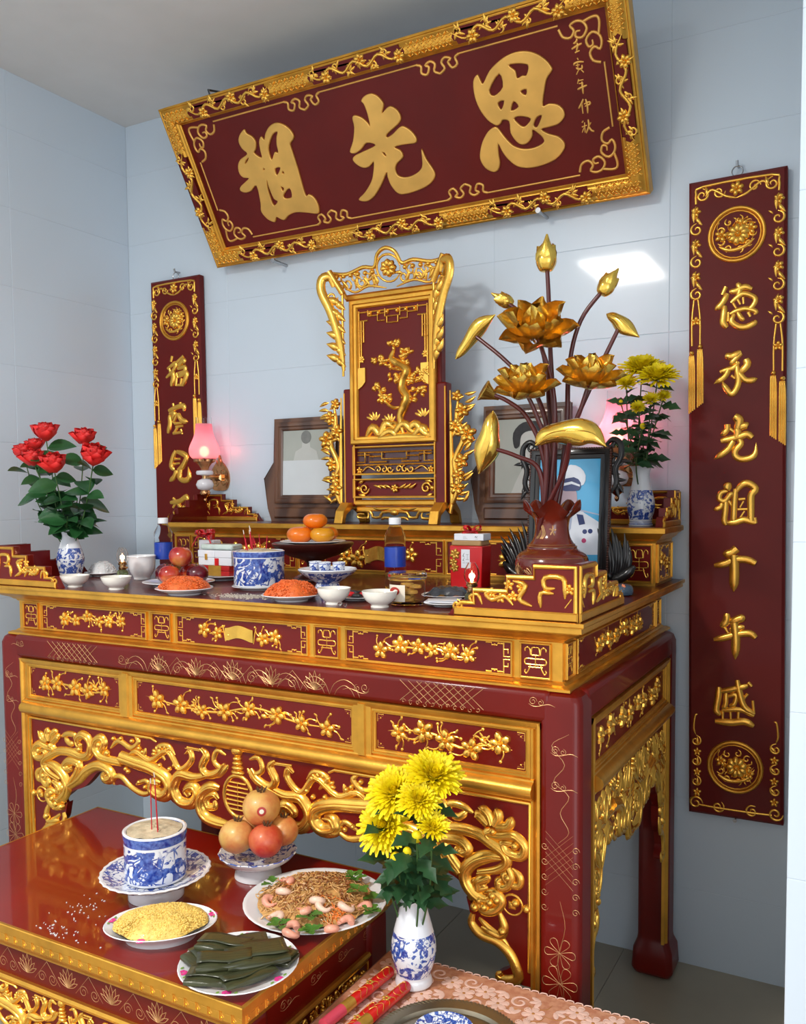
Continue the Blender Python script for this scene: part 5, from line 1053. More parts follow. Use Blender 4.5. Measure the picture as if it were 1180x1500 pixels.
# apples
def apple_mat(name, a, b, c):
    n = NT(name); n.set(Roughness=.25, Coat_Weight=.3); v = n.coords(); st = n.coords(1, sc3=(60, 60, 6)); m = n.noise(v, 16, 2); f = n.noise(st, 1.4, 3)
    n.link(n.mix(n.math('MULTIPLY', f, .5), n.ramp(m, [(.36, lin(*a)), (.52, lin(*b)), (.66, lin(*c))]), lin(*a)), n.b.inputs['Base Color'])
apple_mat('apple_dark', (70, 10, 26), (112, 16, 34), (138, 30, 40)); apple_mat('apple_red', (150, 20, 22), (208, 70, 40), (232, 140, 66)); apple_mat('apple_blush', (156, 24, 34), (206, 86, 50), (226, 160, 80))
simple('stem_brown', (84, 58, 36), .7, var=.2)
def fruit(name, label, c, r, mat, cat, group, squash=.92, dimple=.22, stem=True, seed=0, tilt=(0, 0), calyx=None):
    """c: centre of the fruit"""
    g = random.Random(seed); N, M_ = 24, 16; R = Matrix.Rotation(tilt[0], 3, 'X') @ Matrix.Rotation(tilt[1], 3, 'Y'); m = MB(); vs = []
    for i in range(M_+1):
        th = math.pi*i/M_
        for j in range(N):
            a = 2*math.pi*j/N; rr = r*(1-.30*dimple*math.exp(-(th/.35)**2)*3.0/1.0*.9-.12*dimple*math.exp(-((math.pi-th)/.3)**2)*3)*(1+.02*math.sin(5*a+seed)*math.sin(th))
            vs.append(Vector(c)+R @ Vector((rr*math.sin(th)*math.cos(a)*(1.03-.06*(th/math.pi)), rr*math.sin(th)*math.sin(a)*(1.03-.06*(th/math.pi)), rr*math.cos(th)*squash)))
    m.add(vs, [(i*N+j, (i+1)*N+j, (i+1)*N+(j+1) % N, i*N+(j+1) % N) for i in range(M_) for j in range(N)])
    t = thing(name, label, cat, (c[0], c[1], c[2]-r*squash), group); part(t, 'flesh', m, mat, smooth=80)
    top = Vector(c)+R @ Vector((0, 0, r*squash*(1-.8*dimple)))
    if stem: part(t, 'stem', MB().tube([top-R @ Vector((0, 0, r*.15)), top+R @ Vector((r*.04, 0, r*.15)), top+R @ Vector((r*.1, 0, r*.3))], r*.045, 6), 'stem_brown')
    if calyx:
        q = MB()
        for k in range(calyx[1]):
            a = 2*math.pi*k/calyx[1]; u = R @ Vector((math.cos(a), math.sin(a), 0)); q.tube([top+u*r*.1-R @ Vector((0, 0, .12*r)), top+u*r*.2+R @ Vector((0, 0, .1*r)), top+u*r*.32+R @ Vector((0, 0, .25*r))], [r*.07, r*.06, r*.012], 5)
        part(t, 'crown', q, calyx[0])
    return t
pc = on(262, -.845, T); s = mpp(pc); plate('plate', 'white plate carrying the pile of apples', pc, 52*s, 7*s, group='small white plates')
ra = .0335
for lab, dx, dy, dz, m, tl, sd in (('dark red apple at the lamp side of the pile, under the top apple', -.064, .012, 0, 'apple_dark', (.1, .2), 1), ('orange red apple at the front of the pile, under the top apple', -.004, -.034, 0, 'apple_red', (-.25, 0), 2), ('dark red apple of the pile next to the white boxes', .058, .02, 0, 'apple_dark', (.1, -.1), 3), ('apple at the back of the pile, mostly hidden by the others', -.006, .06, 0, 'apple_red', (0, 0), 4), ('large blushed yellow and red apple on top of the pile', -.002, .012, .0535, 'apple_blush', (-.1, .1), 5)):
    fruit('apple', lab, (pc.x+dx, pc.y+dy, T+7*s*.35+ra*.95+dz), ra*(1.08 if dz else 1), m, 'apple', 'apples on the plate', tilt=tl, seed=sd)
# water bottles
n = NT('bottle_plastic'); n.set(Roughness=.05, Transmission_Weight=1, IOR=1.1); n.b.inputs['Base Color'].default_value = (.94, .97, 1, 1)
simple('label_blue', (32, 66, 168), .35, 0, .2, .12, 40); simple('cap_white', (236, 238, 240), .4, var=.02)
def bottle(label, px, Y, hpx):
    p = on(px, Y, T); s = mpp(p)*hpx/105; t = thing('water_bottle', label, 'bottle', p, 'plastic water bottles')
    pr = [(14, 0), (15.3, 2), (15.5, 8), (15, 14), (15.5, 18), (15.2, 30), (15.5, 32), (15.5, 66), (15, 70), (15.8, 74), (15, 80), (11, 88), (7.8, 93), (7.5, 96)]
    part(t, 'bottle_body', MB().lathe(profm(pr, s)+profm([(6.9, 96), (14.8, 74), (14.6, 32), (14.6, 4), (.1, 3)], s), p, 32), 'bottle_plastic', smooth=50)
    part(t, 'bottle_label', MB().lathe(profm([(15.4, 33), (15.75, 33), (15.75, 62), (15.4, 62)], s), p, 32, cap0=False), 'label_blue', smooth=30)
    part(t, 'cap', MB().lathe(profm([(7.9, 94.5), (8.8, 95), (8.8, 103.5), (8, 104.5), (.1, 104.6)], s), p, 28, rad=lambda a, i: 1+.015*math.cos(a*28)), 'cap_white', smooth=30)
    P = Plane((p.x, p.y, p.z), (CR.x, CR.y, 0), (0, 0, 1)); q = MB()
bottle('plastic water bottle with a blue label behind the apples', 240.5, -.66, 88)
bottle('plastic water bottle with a blue label in front of the screen foot', 579, -.64, 105)
# boxes and bags
simple('pack_red', (178, 22, 24), .3, 0, .4, .15, 20); simple('pack_gold', (196, 150, 60), .35, .5, .2, .2, 20); simple('pack_white', (232, 234, 240), .35, 0, .3, .03); simple('ribbon_red', (206, 20, 26), .3, 0, .3, .2, 40, sss=.02); simple('bag_red', (206, 16, 20), .28, 0, .4, .12, 8); simple('kraft', (176, 140, 92), .6, var=.1); simple('print_black', (30, 30, 34), .5, var=.1); simple('clear_wrap', (200, 214, 206), .2, 0, .4, .12, 30)
def bow(par, c, r, mat='ribbon_red', n=7, seed=1):
    g = random.Random(seed); q = MB()
    for k in range(n):
        a = 2*math.pi*k/n; up = .5+.5*(k % 2); d = Vector((math.cos(a), math.sin(a), 0)); w = Vector((-math.sin(a), math.cos(a), 0))*r*.22
        path = [Vector((0, 0, 0)), d*r*.6+Vector((0, 0, r*.55*up)), d*r+Vector((0, 0, r*.5*up)), d*r*.85+Vector((0, 0, r*.15*up)), Vector((0, 0, r*.05))]; path = [Vector(x) for x in catmull([tuple(x) for x in path], 3)]
        q.add([Vector(c)+x+w*e for x in path for e in (-1, 1)], [(2*i, 2*i+1, 2*i+3, 2*i+2) for i in range(len(path)-1)])
    for e in (-1, 1):
        path = [Vector(x) for x in catmull([(0, 0, 0), (e*r*.7, -r*.3, -r*.1), (e*r*1.1, -r*.4, -r*.7), (e*r*1.4, -r*.45, -r*1.2)], 3)]; q.add([Vector(c)+x+Vector((0, .3, 1))*r*.16*f for x in path for f in (-1, 1)], [(2*i, 2*i+1, 2*i+3, 2*i+2) for i in range(len(path)-1)])
    q.ball(c, r*.2, 8, 6); o = part(par, 'bow', q, mat, smooth=60); mo = o.modifiers.new('solid', 'SOLIDIFY'); mo.thickness = .0008; return o
pb_ = on(326, -.62, T); s = mpp(pb_); plate('plate', 'white plate carrying the red and gold packets', pb_, 44*s, 7*s, group='small white plates')
zb = T+.0145
for k, lab in enumerate(('red and gold packet lowest in the stack on the plate', 'red and gold packet under the two white boxes')):
    t = thing('packet', lab, 'packet', (pb_.x, pb_.y, zb), 'red and gold packets'); part(t, 'sleeve', MB().box(pb_.x-.062, pb_.x+.062, pb_.y-.04, pb_.y+.03, zb, zb+.0165), 'pack_red', bevel=.002); part(t, 'gold_band', MB().box(pb_.x-.025, pb_.x+.028, pb_.y-.0408, pb_.y+.0305, zb-.0001, zb+.0169), 'pack_gold'); zb += .0172
for k, (lab, dx) in enumerate((('white box with a small clasp on the packets next to the apples', -.036), ('white box on the packets next to the incense pot', .036))):
    t = thing('gift_box', lab, 'box', (pb_.x+dx, pb_.y, zb), 'white boxes on the packets'); x = pb_.x+dx
    part(t, 'box_body', MB().box(x-.0345, x+.0345, pb_.y-.038, pb_.y+.03, zb, zb+.026), 'pack_white', bevel=.002); part(t, 'lid', MB().box(x-.0355, x+.0355, pb_.y-.039, pb_.y+.031, zb+.0262, zb+.05), 'pack_white', bevel=.002)
    if k == 0: part(t, 'clasp', MB().box(x-.004, x+.006, pb_.y-.0415, pb_.y-.038, zb+.018, zb+.038), 'pack_gold', bevel=.001)
    else: part(t, 'red_tag', MB().box(x-.034, x-.018, pb_.y-.0405, pb_.y-.0382, zb, zb+.024), 'ribbon_red', label='red paper tag')
solo('wrapped_packet', MB().obox((pb_.x, pb_.y-.002, zb+.0605), .13, .06, .018, .06), 'clear_wrap', 'flat packet in pale green wrapping on the white boxes', 'packet', (pb_.x, pb_.y, zb+.0515), bevel=.006)
p = on(308, -.42, T); t = thing('gift_bag', 'small white gift bag with a red bow behind the white boxes', 'bag', p); s = mpp(p)
part(t, 'bag_body', MB().box(p.x-.034, p.x+.034, p.y-.022, p.y+.022, T, T+.118), 'pack_white', bevel=.003); bow(t, (p.x, p.y-.026, T+.135), .035, seed=2)
p = on(308, -.36, T); solo('drink_can', MB().lathe([(.014, 0), (.0165, .003), (.0165, .148), (.0145, .154), (.014, .152), (.001, .151)], (p.x+.004, p.y, T), 24), 'pack_red', 'slim red drink can behind the gift bag with the bow', 'can', (p.x+.004, p.y, T), smooth=50)
p = on(689, -.50, T); s = mpp(p); t = thing('gift_bag', 'shiny red gift bag with gold flowers in front of the rear shelf', 'bag', p); W2, D2, H2 = .05, .034, .125
part(t, 'bag_body', MB().add([(p.x-W2, p.y-D2, T), (p.x+W2, p.y-D2, T), (p.x+W2, p.y+D2, T), (p.x-W2, p.y+D2, T), (p.x-W2-.003, p.y-D2, T+H2), (p.x+W2+.003, p.y-D2, T+H2), (p.x+W2+.003, p.y+D2, T+H2), (p.x-W2-.003, p.y+D2, T+H2)], [(0, 3, 2, 1), (4, 5, 6, 7), (0, 1, 5, 4), (1, 2, 6, 5), (2, 3, 7, 6), (3, 0, 4, 7)]), 'bag_red', bevel=.003); part(t, 'folded_top', MB().box(p.x-W2+.002, p.x+W2-.002, p.y-D2+.002, p.y+D2-.002, T+H2, T+H2+.016), 'kraft', bevel=.004)
BPp = Plane((p.x, p.y-D2-.0004, T), (1, 0, 0), (0, 0, 1)); r = Relief(BPp)
for u, v, q_ in ((-.035, .1, .017), (-.04, .075, .014), (-.036, .06, .014)): r.flower(u, v, q_, 6)
part(t, 'gold_flowers', r, 'pack_gold', kind='stuff'); lb = poly_part(t, 'label_sticker', BPp, [(-.014, .06), (.014, .06), (.014, .115), (-.014, .115)], .001, 'pack_white'); r = Relief(BPp)
for pts in ([(.002, .1), (.01, .1)], [(.006, .1), (.006, .085)], [(.001, .085), (.011, .085)], [(-.004, .105), (-.008, .095), (-.003, .092)], [(-.004, .09), (-.008, .082), (-.003, .08)], [(-.009, .075), (-.002, .075)], [(.001, .075), (.01, .075)]): r.stroke(pts, .0022, k=1, h0=.0016, hf=.2)
part(lb, 'lettering', r, 'print_black', kind='stuff')
zt = T+H2+.016; t = thing('cigarette_packet', 'white packet tied with a red bow on the red gift bag', 'packet', (p.x+.008, p.y, zt)); part(t, 'packet_body', MB().box(p.x-.04, p.x+.055, p.y-.03, p.y+.026, zt, zt+.02), 'pack_white', bevel=.0015); bow(t, (p.x+.004, p.y-.002, zt+.026), .03, seed=5)
r = Relief(Plane((p.x, p.y-.0302, zt), (1, 0, 0), (0, 0, 1)))
for pts in ([(.028, .008), (.03, .013), (.033, .009), (.036, .013)], [(.03, .005), (.038, .005)], [(-.01, .01), (.0, .01)], [(-.01, .006), (.004, .006)]): r.stroke(pts, .0015, k=2, hf=.2)
part(t, 'lettering', r, 'print_black', kind='stuff')
# incense pots
blue_white('dragon_pot', .006, .085, ((.088, .104),), 22, .49, 2.2)
blue_white('dragon_pot_low', .008, .088, ((.094, .116),), 21, .49, 2.2)
blue_white('dish_blue', .0, .06, (), 46, .5, 1.2); blue_white('vase_blue', .02, .105, (), 52, .48, 1.5); blue_white('vase_blue_shelf', .02, .11, ((.005, .008), (.011, .013)), 48, .5, 1.5); blue_white('vase_blue_low', .025, .12, (), 46, .5, 1.5); blue_white('cup_blue', .004, .03, ((.026, .0275),), 90, .52, 1.2)
simple('ash', (204, 186, 154), .95, var=.25, nscale=40, bump=.6, bscale=90); simple('incense_red', (196, 26, 44), .6, var=.1); simple('incense_tip', (214, 204, 188), .8, var=.1)
def incense_pot(label, p, r, h, mat, sticks, slabel, seed):
    t = thing('incense_pot', label, 'incense pot', p); pr = [(r*.9, 0), (r*.97, .002), (r, h*.08), (r*.985, h*.5), (r, h*.85), (r*1.02, h*.9), (r*1.02, h), (r*.96, h+.002), (r*.9, h), (r*.88, h*.9), (r*.88, h*.86)]
    part(t, 'pot_body', MB().lathe(pr, p, 48), mat, smooth=40); g = random.Random(seed)
    m = MB(); N = 24; vs = [(p.x+r*.885*q/6*math.cos(2*math.pi*j/N), p.y+r*.885*q/6*math.sin(2*math.pi*j/N), p.z+h*.985+(1-(q/6)**2)*h*.07+g.uniform(-.0025, .0035)) for q in range(7) for j in range(N)]; m.add(vs, [(i*N+j, (i+1)*N+j, (i+1)*N+(j+1) % N, i*N+(j+1) % N) for i in range(6) for j in range(N)]); part(t, 'ash', m, 'ash', smooth=60)
    for k, (dx, dy, L, lx, ly, grp) in enumerate(sticks):
        a = Vector((p.x+dx*r, p.y+dy*r, p.z+h*.9)); b = a+Vector((lx, ly, L)); st = thing('incense_stick', slabel, 'incense stick', a, grp); part(st, 'stick', MB().tube([a, b], .0013, 6), 'incense_red')
        if L > .06: part(st, 'burnt_tip', MB().tube([b, b+Vector((lx*.2, 0, .012))], .0014, 6), 'incense_tip')
p = on(380, -.80, T); s = mpp(p); g = random.Random(7)
plate('plate', 'white plate under the large blue and white incense pot', p, 40*s, 4.5*s, group='small white plates', foot=.7)
incense_pot('large blue and white dragon incense pot on the altar', p+Vector((0, 0, 4.5*s*.98)), 37*s, .104, 'dragon_pot', [(g.uniform(-.5, .0), g.uniform(-.4, .4), g.uniform(.035, .075), g.uniform(-.014, .006), 0, 'burnt incense in the altar pot') for _ in range(13)]+[(.34, .0, .055, .006, 0, 'burnt incense in the altar pot')], 'red incense stick stuck in the large altar pot', 3)
# fruit stand with persimmons
p = on(459, -.53, T); s = mpp(p); st = MB().lathe(catmull(profm([(30, 0), (31, 3), (24, 8), (12, 14), (9, 22), (14, 30), (34, 36), (50, 44), (58, 51), (60, 55)], s), 2)+profm([(58.5, 56), (50, 52), (.1, 51)], s), p, 48); solo('fruit_stand', st, 'wood_dark', 'dark red lacquered footed stand under the persimmons', 'fruit stand', p, smooth=50)
plate('plate', 'white plate between the persimmons and the dark footed stand', p+Vector((0, 0, 52*s)), 48*s, 6*s, group='small white plates')
simple('persimmon', (236, 120, 20), .28, 0, .3, .12, 20); simple('persimmon_pale', (224, 150, 22), .3, 0, .3, .15, 20)
zp = T+52*s+.006; rp = 19.5*s
for lab, dx, dy, dz, m, k in (('pale orange persimmon on the stand next to the water bottle', .045, -.012, 0, 'persimmon_pale', .92), ('deep orange persimmon at the front of the stand', -.03, -.03, 0, 'persimmon', 1), ('orange persimmon at the incense side of the stand', -.07, .036, 0, 'persimmon', .92), ('bright orange persimmon on top of the others', .006, .006, .044, 'persimmon', .92), ('persimmon at the back of the stand', .012, .062, 0, 'persimmon', .9)):
    fruit('persimmon', lab, (p.x+dx, p.y+dy, zp+rp*.66+dz), rp*k, m, 'persimmon', 'persimmons on the footed stand', .66, .3, False, k*10)
# tea cups on a footed dish
p = on(480, -.80, T); s = mpp(p)
solo('cup_stand', MB().lathe(catmull(profm([(19, 0), (20, 1), (19, 8), (17, 14), (24, 19), (36, 27), (43, 34)], s), 2)+profm([(42, 35.5), (34, 30), (.1, 26)], s), p, 48, rad=lambda a, i: 1+.02*math.cos(a*16)*(i > 8)), 'dish_blue', 'blue and white footed porcelain dish holding the tea cups', 'dish', p, smooth=50)
for lab, dx, dy in (('small blue and white tea cup nearest the incense pot on the footed dish', -.042, .0), ('small blue and white tea cup in the middle of the footed dish', -.002, -.012), ('small blue and white tea cup nearest the biscuit jar on the footed dish', .036, .004)):
    c = p+Vector((dx, dy, 29*s)); solo('tea_cup', MB().lathe([(.012, 0), (.013, .001), (.0165, .008), (.018, .026), (.019, .031), (.018, .0315), (.016, .012), (.001, .006)], c, 28), 'cup_blue', lab, 'cup', c, 'tea cups', smooth=50)
# sweets
p = on(523, -.90, T); s = mpp(p); plate('plate', 'white plate of wrapped red sweets', p, 36*s, 5*s, group='small white plates'); g = random.Random(4); simple('wrap_red', (206, 28, 36), .3, 0, .4, .3, 60); simple('wrap_black', (36, 32, 34), .3, 0, .4, .4, 60)
for k, (dx, dy, m) in enumerate(((-.038, -.005, 'wrap_red'), (-.012, -.02, 'wrap_red'), (.012, -.022, 'wrap_black'), (.036, -.008, 'wrap_red'), (.016, .012, 'wrap_red'), (-.016, .014, 'wrap_black'))):
    c = p+Vector((dx, dy, .012+.004*(k % 2))); q = MB().obox(c, .034, .02, .012, g.uniform(-.8, .8)); a = g.uniform(-.8, .8)
    for e in (-1, 1): q.obox(c+Vector((e*.02*math.cos(a), e*.02*math.sin(a), .001)), .012, .014, .003, a)
    solo('sweet', MB().obox(c, .036, .02, .012, a), m, 'red wrapped sweet on the plate beside the tea cups' if m == 'wrap_red' else 'black and red wrapped sweet on the plate beside the tea cups', 'sweet', c-Vector((0, 0, .006)), 'wrapped sweets', bevel=.005)
# clear biscuit jar
p = on(596.5, -.93, T); s = mpp(p); t = thing('biscuit_jar', 'clear plastic jar of golden biscuits with a white label', 'jar', p); simple('biscuit', (206, 150, 60), .5, var=.3, nscale=60, bump=.3); simple('label_cream', (234, 224, 204), .4, var=.04); simple('label_red', (176, 52, 44), .4, var=.1)
part(t, 'jar_body', MB().lathe(profm([(24, 0), (26, 2), (26.5, 34), (27, 38)], s)+profm([(26.3, 38), (25.6, 4), (.1, 3)], s), p, 36), 'bottle_plastic', smooth=40); part(t, 'lid', MB().lathe(profm([(28, 37), (29, 38), (29, 45), (27, 47), (.1, 47.4)], s), p, 36), 'clear_glass', smooth=40)
part(t, 'gold_seal', MB().lathe(profm([(26.8, 36), (27.4, 36), (27.4, 38), (26.8, 38)], s), p, 36, cap0=False), 'pack_gold')
for k in range(10):
    a = k*2.4; c = p+Vector((11*s*math.cos(a)*(k % 3 > 0), 11*s*math.sin(a)*(k % 3 > 0), (4+2.4*k)*s)); part(t, 'biscuit', MB().lathe([(.001, 0), (.017, .001), (.018, .005), (.016, .009), (.001, .011)], c, 18), 'biscuit', smooth=60)
vs = []; N = 12; q = MB()
for i in range(N+1):
    a = -2.35+1.15*i/N; 
    for z in (6, 30): vs.append((p.x+26.9*s*math.cos(a), p.y+26.9*s*math.sin(a), p.z+z*s))
q.add(vs, [(2*i, 2*i+2, 2*i+3, 2*i+1) for i in range(N)]); lb = part(t, 'label_sticker', q, 'label_cream'); a0 = -1.8; LPn = Plane((p.x+27.2*s*math.cos(a0), p.y+27.2*s*math.sin(a0), p.z), (-math.sin(a0), math.cos(a0), 0), (0, 0, 1)); r = Relief(LPn); r.poly(oval(0, 21*s, 9*s, 6*s, 18), .0006); r.poly(oval(-3*s, 10*s, 4*s, 3*s, 12), .0006); part(lb, 'label_print', r, 'label_red', kind='stuff')
# plate with a dark wrapped packet, plate with papers
p = on(657, -.78, T); s = mpp(p); plate('plate', 'white plate carrying the dark wrapped packet', p, 40*s, 6*s, group='small white plates'); simple('dark_wrap', (58, 58, 64), .18, 0, .5, .35, 30, .4, 40); g = random.Random(3)
q = MB().grid(lambda u, v: (p.x+(u-.5)*.115, p.y+(v-.5)*.06, T+.01+.022*max(0, 1-(2*u-1)**4)*max(0, 1-(2*v-1)**4)+.003*math.sin(17*u+5*v)*math.cos(13*v)), 24, 14); solo('wrapped_packet', q, 'dark_wrap', 'shiny dark plastic wrapped packet on the plate beside the red gift bag', 'packet', (p.x, p.y, T+.01), smooth=60)
p = on(652, -.92, T); s = mpp(p); plate('plate', 'white plate with folded paper beside the oil lamp and the biscuit jar', p, 32*s, 5*s, group='small white plates'); solo('folded_paper', MB().obox((p.x-.005, p.y, T+.0105), .09, .05, .003, .3).obox((p.x-.002, p.y+.002, T+.014), .085, .048, .002, .5), 'pack_white', 'folded white papers on the plate beside the oil lamp', 'paper', (p.x, p.y, T+.009), kind=None)
# spilled ash on the table, glass marbles, small blue box
g = random.Random(21); q = MB(); c = on(352, -1.0, T)
for _ in range(420):
    x, y = g.gauss(0, .042), g.gauss(0, .022); 
    if c.y+y > -1.06: q.obox((c.x+x, c.y+y+.02, T+.0007), g.uniform(.001, .006), g.uniform(.001, .004), .0012, g.random()*3)
solo('spilled_ash', q, 'incense_tip', 'pale ash spilled on the altar in front of the incense pot', 'ash', (c.x, c.y, T), kind='stuff')
for px in (497, 505): c = on(px, -1.045, T); solo('glass_ball', MB().ball((c.x, c.y, T+.005), .005, 12, 8), 'clear_glass', 'tiny glass ball on the altar edge beside the white bowls', 'glass ball', c, 'tiny glass balls', smooth=60)
p = on(905, -.52, T); simple('lacquer_blue', (58, 78, 96), .25, 0, .5, .1); simple('peach_print', (232, 138, 92), .4, 0, .2, .1); t = thing('lacquer_box', 'small dark blue lacquer box with a peach coloured blossom spray', 'box', p)
part(t, 'box_body', MB().lathe([(.028, 0), (.034, .003), (.036, .012), (.034, .024), (.028, .03), (.001, .031)], p, 32, sx=1.15), 'lacquer_blue', smooth=50); r = Relief(Plane(p+Vector((0, -.033, 0)), (1, 0, 0), (0, .35, 1)))
r.stroke([(-.03, .022), (-.01, .024), (.01, .016)], .003, k=3); r.flower(-.002, .016, .008); r.flower(.018, .026, .009); r.leaf(.01, .02, .6, .02, .007); r.leaf(-.02, .024, .8, .014, .006); part(t, 'blossom_print', r, 'peach_print', kind='stuff')
# ================================================================== flowers
def aim(d, roll=0):
    q = Vector(d).to_track_quat('Z', 'Y').to_matrix().to_4x4(); return q @ Matrix.Rotation(roll, 4, 'Z')
simple('rose_red', (222, 40, 38), .5, 0, 0, .22, 40, sss=.08); simple('leaf_green', (36, 84, 42), .4, 0, .15, .3, 30, .2, 60); simple('leaf_dark', (42, 80, 46), .45, 0, .1, .3, 30, .2, 60); simple('stem_green', (62, 96, 46), .5, var=.2); simple('mum_yellow', (252, 222, 8), .55, 0, 0, .14, 60, sss=.05); simple('mum_core', (214, 176, 10), .6, var=.1)
def petal(L, W, cup, curl, nu=5, nv=6, tip=.5):
    """cupped petal from the origin along +Z, opening towards +Y"""
    m = MB()
    def f(u, v):
        w_ = W*math.sin(math.pi*min(1, (v*.86+.1)))**.7*(1-.0*v); a = (u-.5)*2
        return (a*w_*.5, cup*(a*a)*-W*.5+curl*L*(v**2.2)+.10*L*math.sin(v*3.1), v*L*(1-.06*a*a*tip*2))
    return m.grid(f, nu, nv)
def rose_bloom():
    m = MB(); g = random.Random(1)
    for k in range(26):
        t_ = k/25; a = k*2.39996; op = .05+.95*t_**1.3; L = .034+.008*t_; W = .022+.026*t_
        q = petal(L, W, .55, .02+.30*op**2, 5, 7); M = Matrix.Rotation(a, 4, 'Z') @ Matrix.Translation((0, .002+.012*t_, .008*(1-t_)-.004*t_)) @ Matrix.Rotation(-(-.12+.55*op), 4, 'X'); m.add([M @ Vector(p) for p in q.v], q.f)
    m.ball((0, 0, .004), .011, 10, 6); return m.mesh('rose_bloom', smooth=80)
def leaf_mesh(name, L, W, lobes=0, bend=.25):
    m = MB(); N = 9
    out = []
    for i in range(N):
        v = i/(N-1); w_ = W*math.sin(math.pi*v**.8)**.9*(1+(.35*math.cos(v*lobes*2*math.pi) if lobes else 0)*(v < .92)); z = -bend*L*v*v
        out.append([(-w_*.5, v*L, z+.10*w_), (-w_*.25, v*L, z+.02*w_), (0, v*L, z-.03*w_), (w_*.25, v*L, z+.02*w_), (w_*.5, v*L, z+.10*w_)])
    m.add([p for r_ in out for p in r_], [(i*5+j, i*5+j+1, (i+1)*5+j+1, (i+1)*5+j) for i in range(N-1) for j in range(4)]); return m.mesh(name, smooth=80)
def mum_bloom(name, R, n_rows=6, seed=1, open_=1.0):
    g = random.Random(seed); m = MB()
    for row in range(n_rows):
        t_ = row/(n_rows-1); cnt = int(16+20*t_); el = (1.45-1.25*t_*open_); L = R*(.42+.58*t_)
        for k in range(cnt):
            a = 2*math.pi*(k+.5*(row % 2))/cnt+g.uniform(-.08, .08); e = el+g.uniform(-.12, .12); l = L*g.uniform(.88, 1.08); w_ = R*.15; c, s_ = math.cos(a), math.sin(a); vs = []
            for i, (rr, zz, ww) in enumerate(((.08, 0, .5), (.45, .12, .9), (.8, .12, 1), (1, .02, .45))):
                x = l*rr*math.cos(e)+R*.06; z = l*rr*math.sin(e)+l*zz*.6-R*.12*t_
                for d in (-1, 0, 1): vs.append((x*c-d*w_*ww*.5*s_, x*s_+d*w_*ww*.5*c, z-(.25*w_ if d == 0 else 0)))
            m.add(vs, [(i*3+j, i*3+j+1, (i+1)*3+j+1, (i+1)*3+j) for i in range(3) for j in range(2)])
    m.ball((0, 0, R*.08), R*.2, 10, 6, sz=.8); return m.mesh(name, smooth=80)
def flower_stem(name, label, cat, group, base, head, bloom, bmat, scale, face, leaves, lmesh, lmat, seed, stem_r=.0018, sag=.02, lsc=(.7, 1.2), tmin=.15):
    """cut flower: stem from inside the vase to the head, bloom turned to 'face', leaves along the stem"""
    g = random.Random(seed); base, head = Vector(base), Vector(head); t = thing(name, label, cat, base, group)
    mid = base.lerp(head, .5)+Vector((g.uniform(-sag, sag), g.uniform(-sag, sag), 0)); pts = [Vector(x) for x in catmull([tuple(base), tuple(mid), tuple(head)], 6)]
    part(t, 'stem', MB().tube(pts, stem_r, 6), 'stem_green', smooth=60)
    if bloom:
        if not bloom.materials: bloom.materials.append(MAT[bmat])
        o = obj('bloom', bloom, None, t); o.matrix_local = Matrix.Translation(head-base) @ aim(face, g.random()*6) @ Matrix.Scale(scale, 4)
    if not lmesh.materials: lmesh.materials.append(MAT[lmat])
    free = [q for q in pts if q.z > mth.z+.006] or pts[-2:]
    for k in range(leaves):
        f_ = .93*(k+g.random()*.6)/max(leaves, 1); q = free[min(int(f_*len(free)), len(free)-1)]; a = k*2.4+g.random()*.8; d = Vector((math.cos(a), math.sin(a), g.uniform(-.35, .55))).normalized(); sd = d.cross(Vector((0, 0, 1))).normalized(); up = sd.cross(d); up = (up*.6+(CAM-base).normalized()*g.uniform(.2, 1.0)); up = (up-d*up.dot(d)).normalized(); sd = d.cross(up); s_ = g.uniform(*lsc)
        o = obj('leaf', lmesh, None, t); M = Matrix((sd, d, up)).transposed().to_4x4(); o.matrix_local = Matrix.Translation(q-base) @ M @ Matrix.Scale(s_, 4)
    return t
def vase_body(label, p, prof, s, mat, n=40, **k):
    ou = catmull(profm(prof, s), 3); inn = [(max(r-2*s, .002), z) for r, z in ou[::-1][:-4]]; return solo('vase', MB().lathe(ou+inn, p, n, **k), mat, label, 'vase', p, smooth=60)
# --- roses
pv = on(104, -.82, T); s = mpp(pv); vase_body('white vase with blue painting holding red roses on the altar', pv, [(13, 0), (15.5, 1), (15, 6), (19, 22), (19, 34), (14, 50), (10.5, 62), (13, 70), (15, 72)], s, 'vase_blue')
RB = rose_bloom(); LF = leaf_mesh('rose_leaf', .058, .040); mth = pv+Vector((0, 0, 66*s)); g = random.Random(8)
to_cam = (CAM-pv).normalized()
for k, (x, y, dy, sc_, lab) in enumerate(((67, 636, 0, 1.12, 'topmost red rose above the leaves of the altar bouquet'), (35, 664, .02, 1.0, 'red rose furthest out on the wall side of the altar bouquet'), (51, 653, .05, .85, 'half hidden red rose behind the others in the altar bouquet'), (49, 673, -.04, 1.0, 'red rose low on the wall side of the altar bouquet'), (79, 682, -.07, 1.15, 'lowest red rose facing forward in the altar bouquet'), (123, 642, .02, 1.0, 'upper red rose of the pair on the screen side of the altar bouquet'), (137, 670, -.04, 1.2, 'lower red rose of the pair on the screen side of the altar bouquet'))):
    h = at(x, y, Y=pv.y+dy); h2 = h-Vector((0, 0, .014)); face = (to_cam*.55+Vector((0, 0, .8))+(h-mth).normalized()*.35).normalized()
    t = flower_stem('rose', lab, 'rose', 'red roses', mth-Vector((0, 0, .08)), h2, RB, 'rose_red', sc_*1.2, face, 9, LF, 'leaf_green', 30+k, .002, .02, (1.1, 1.7), .34)
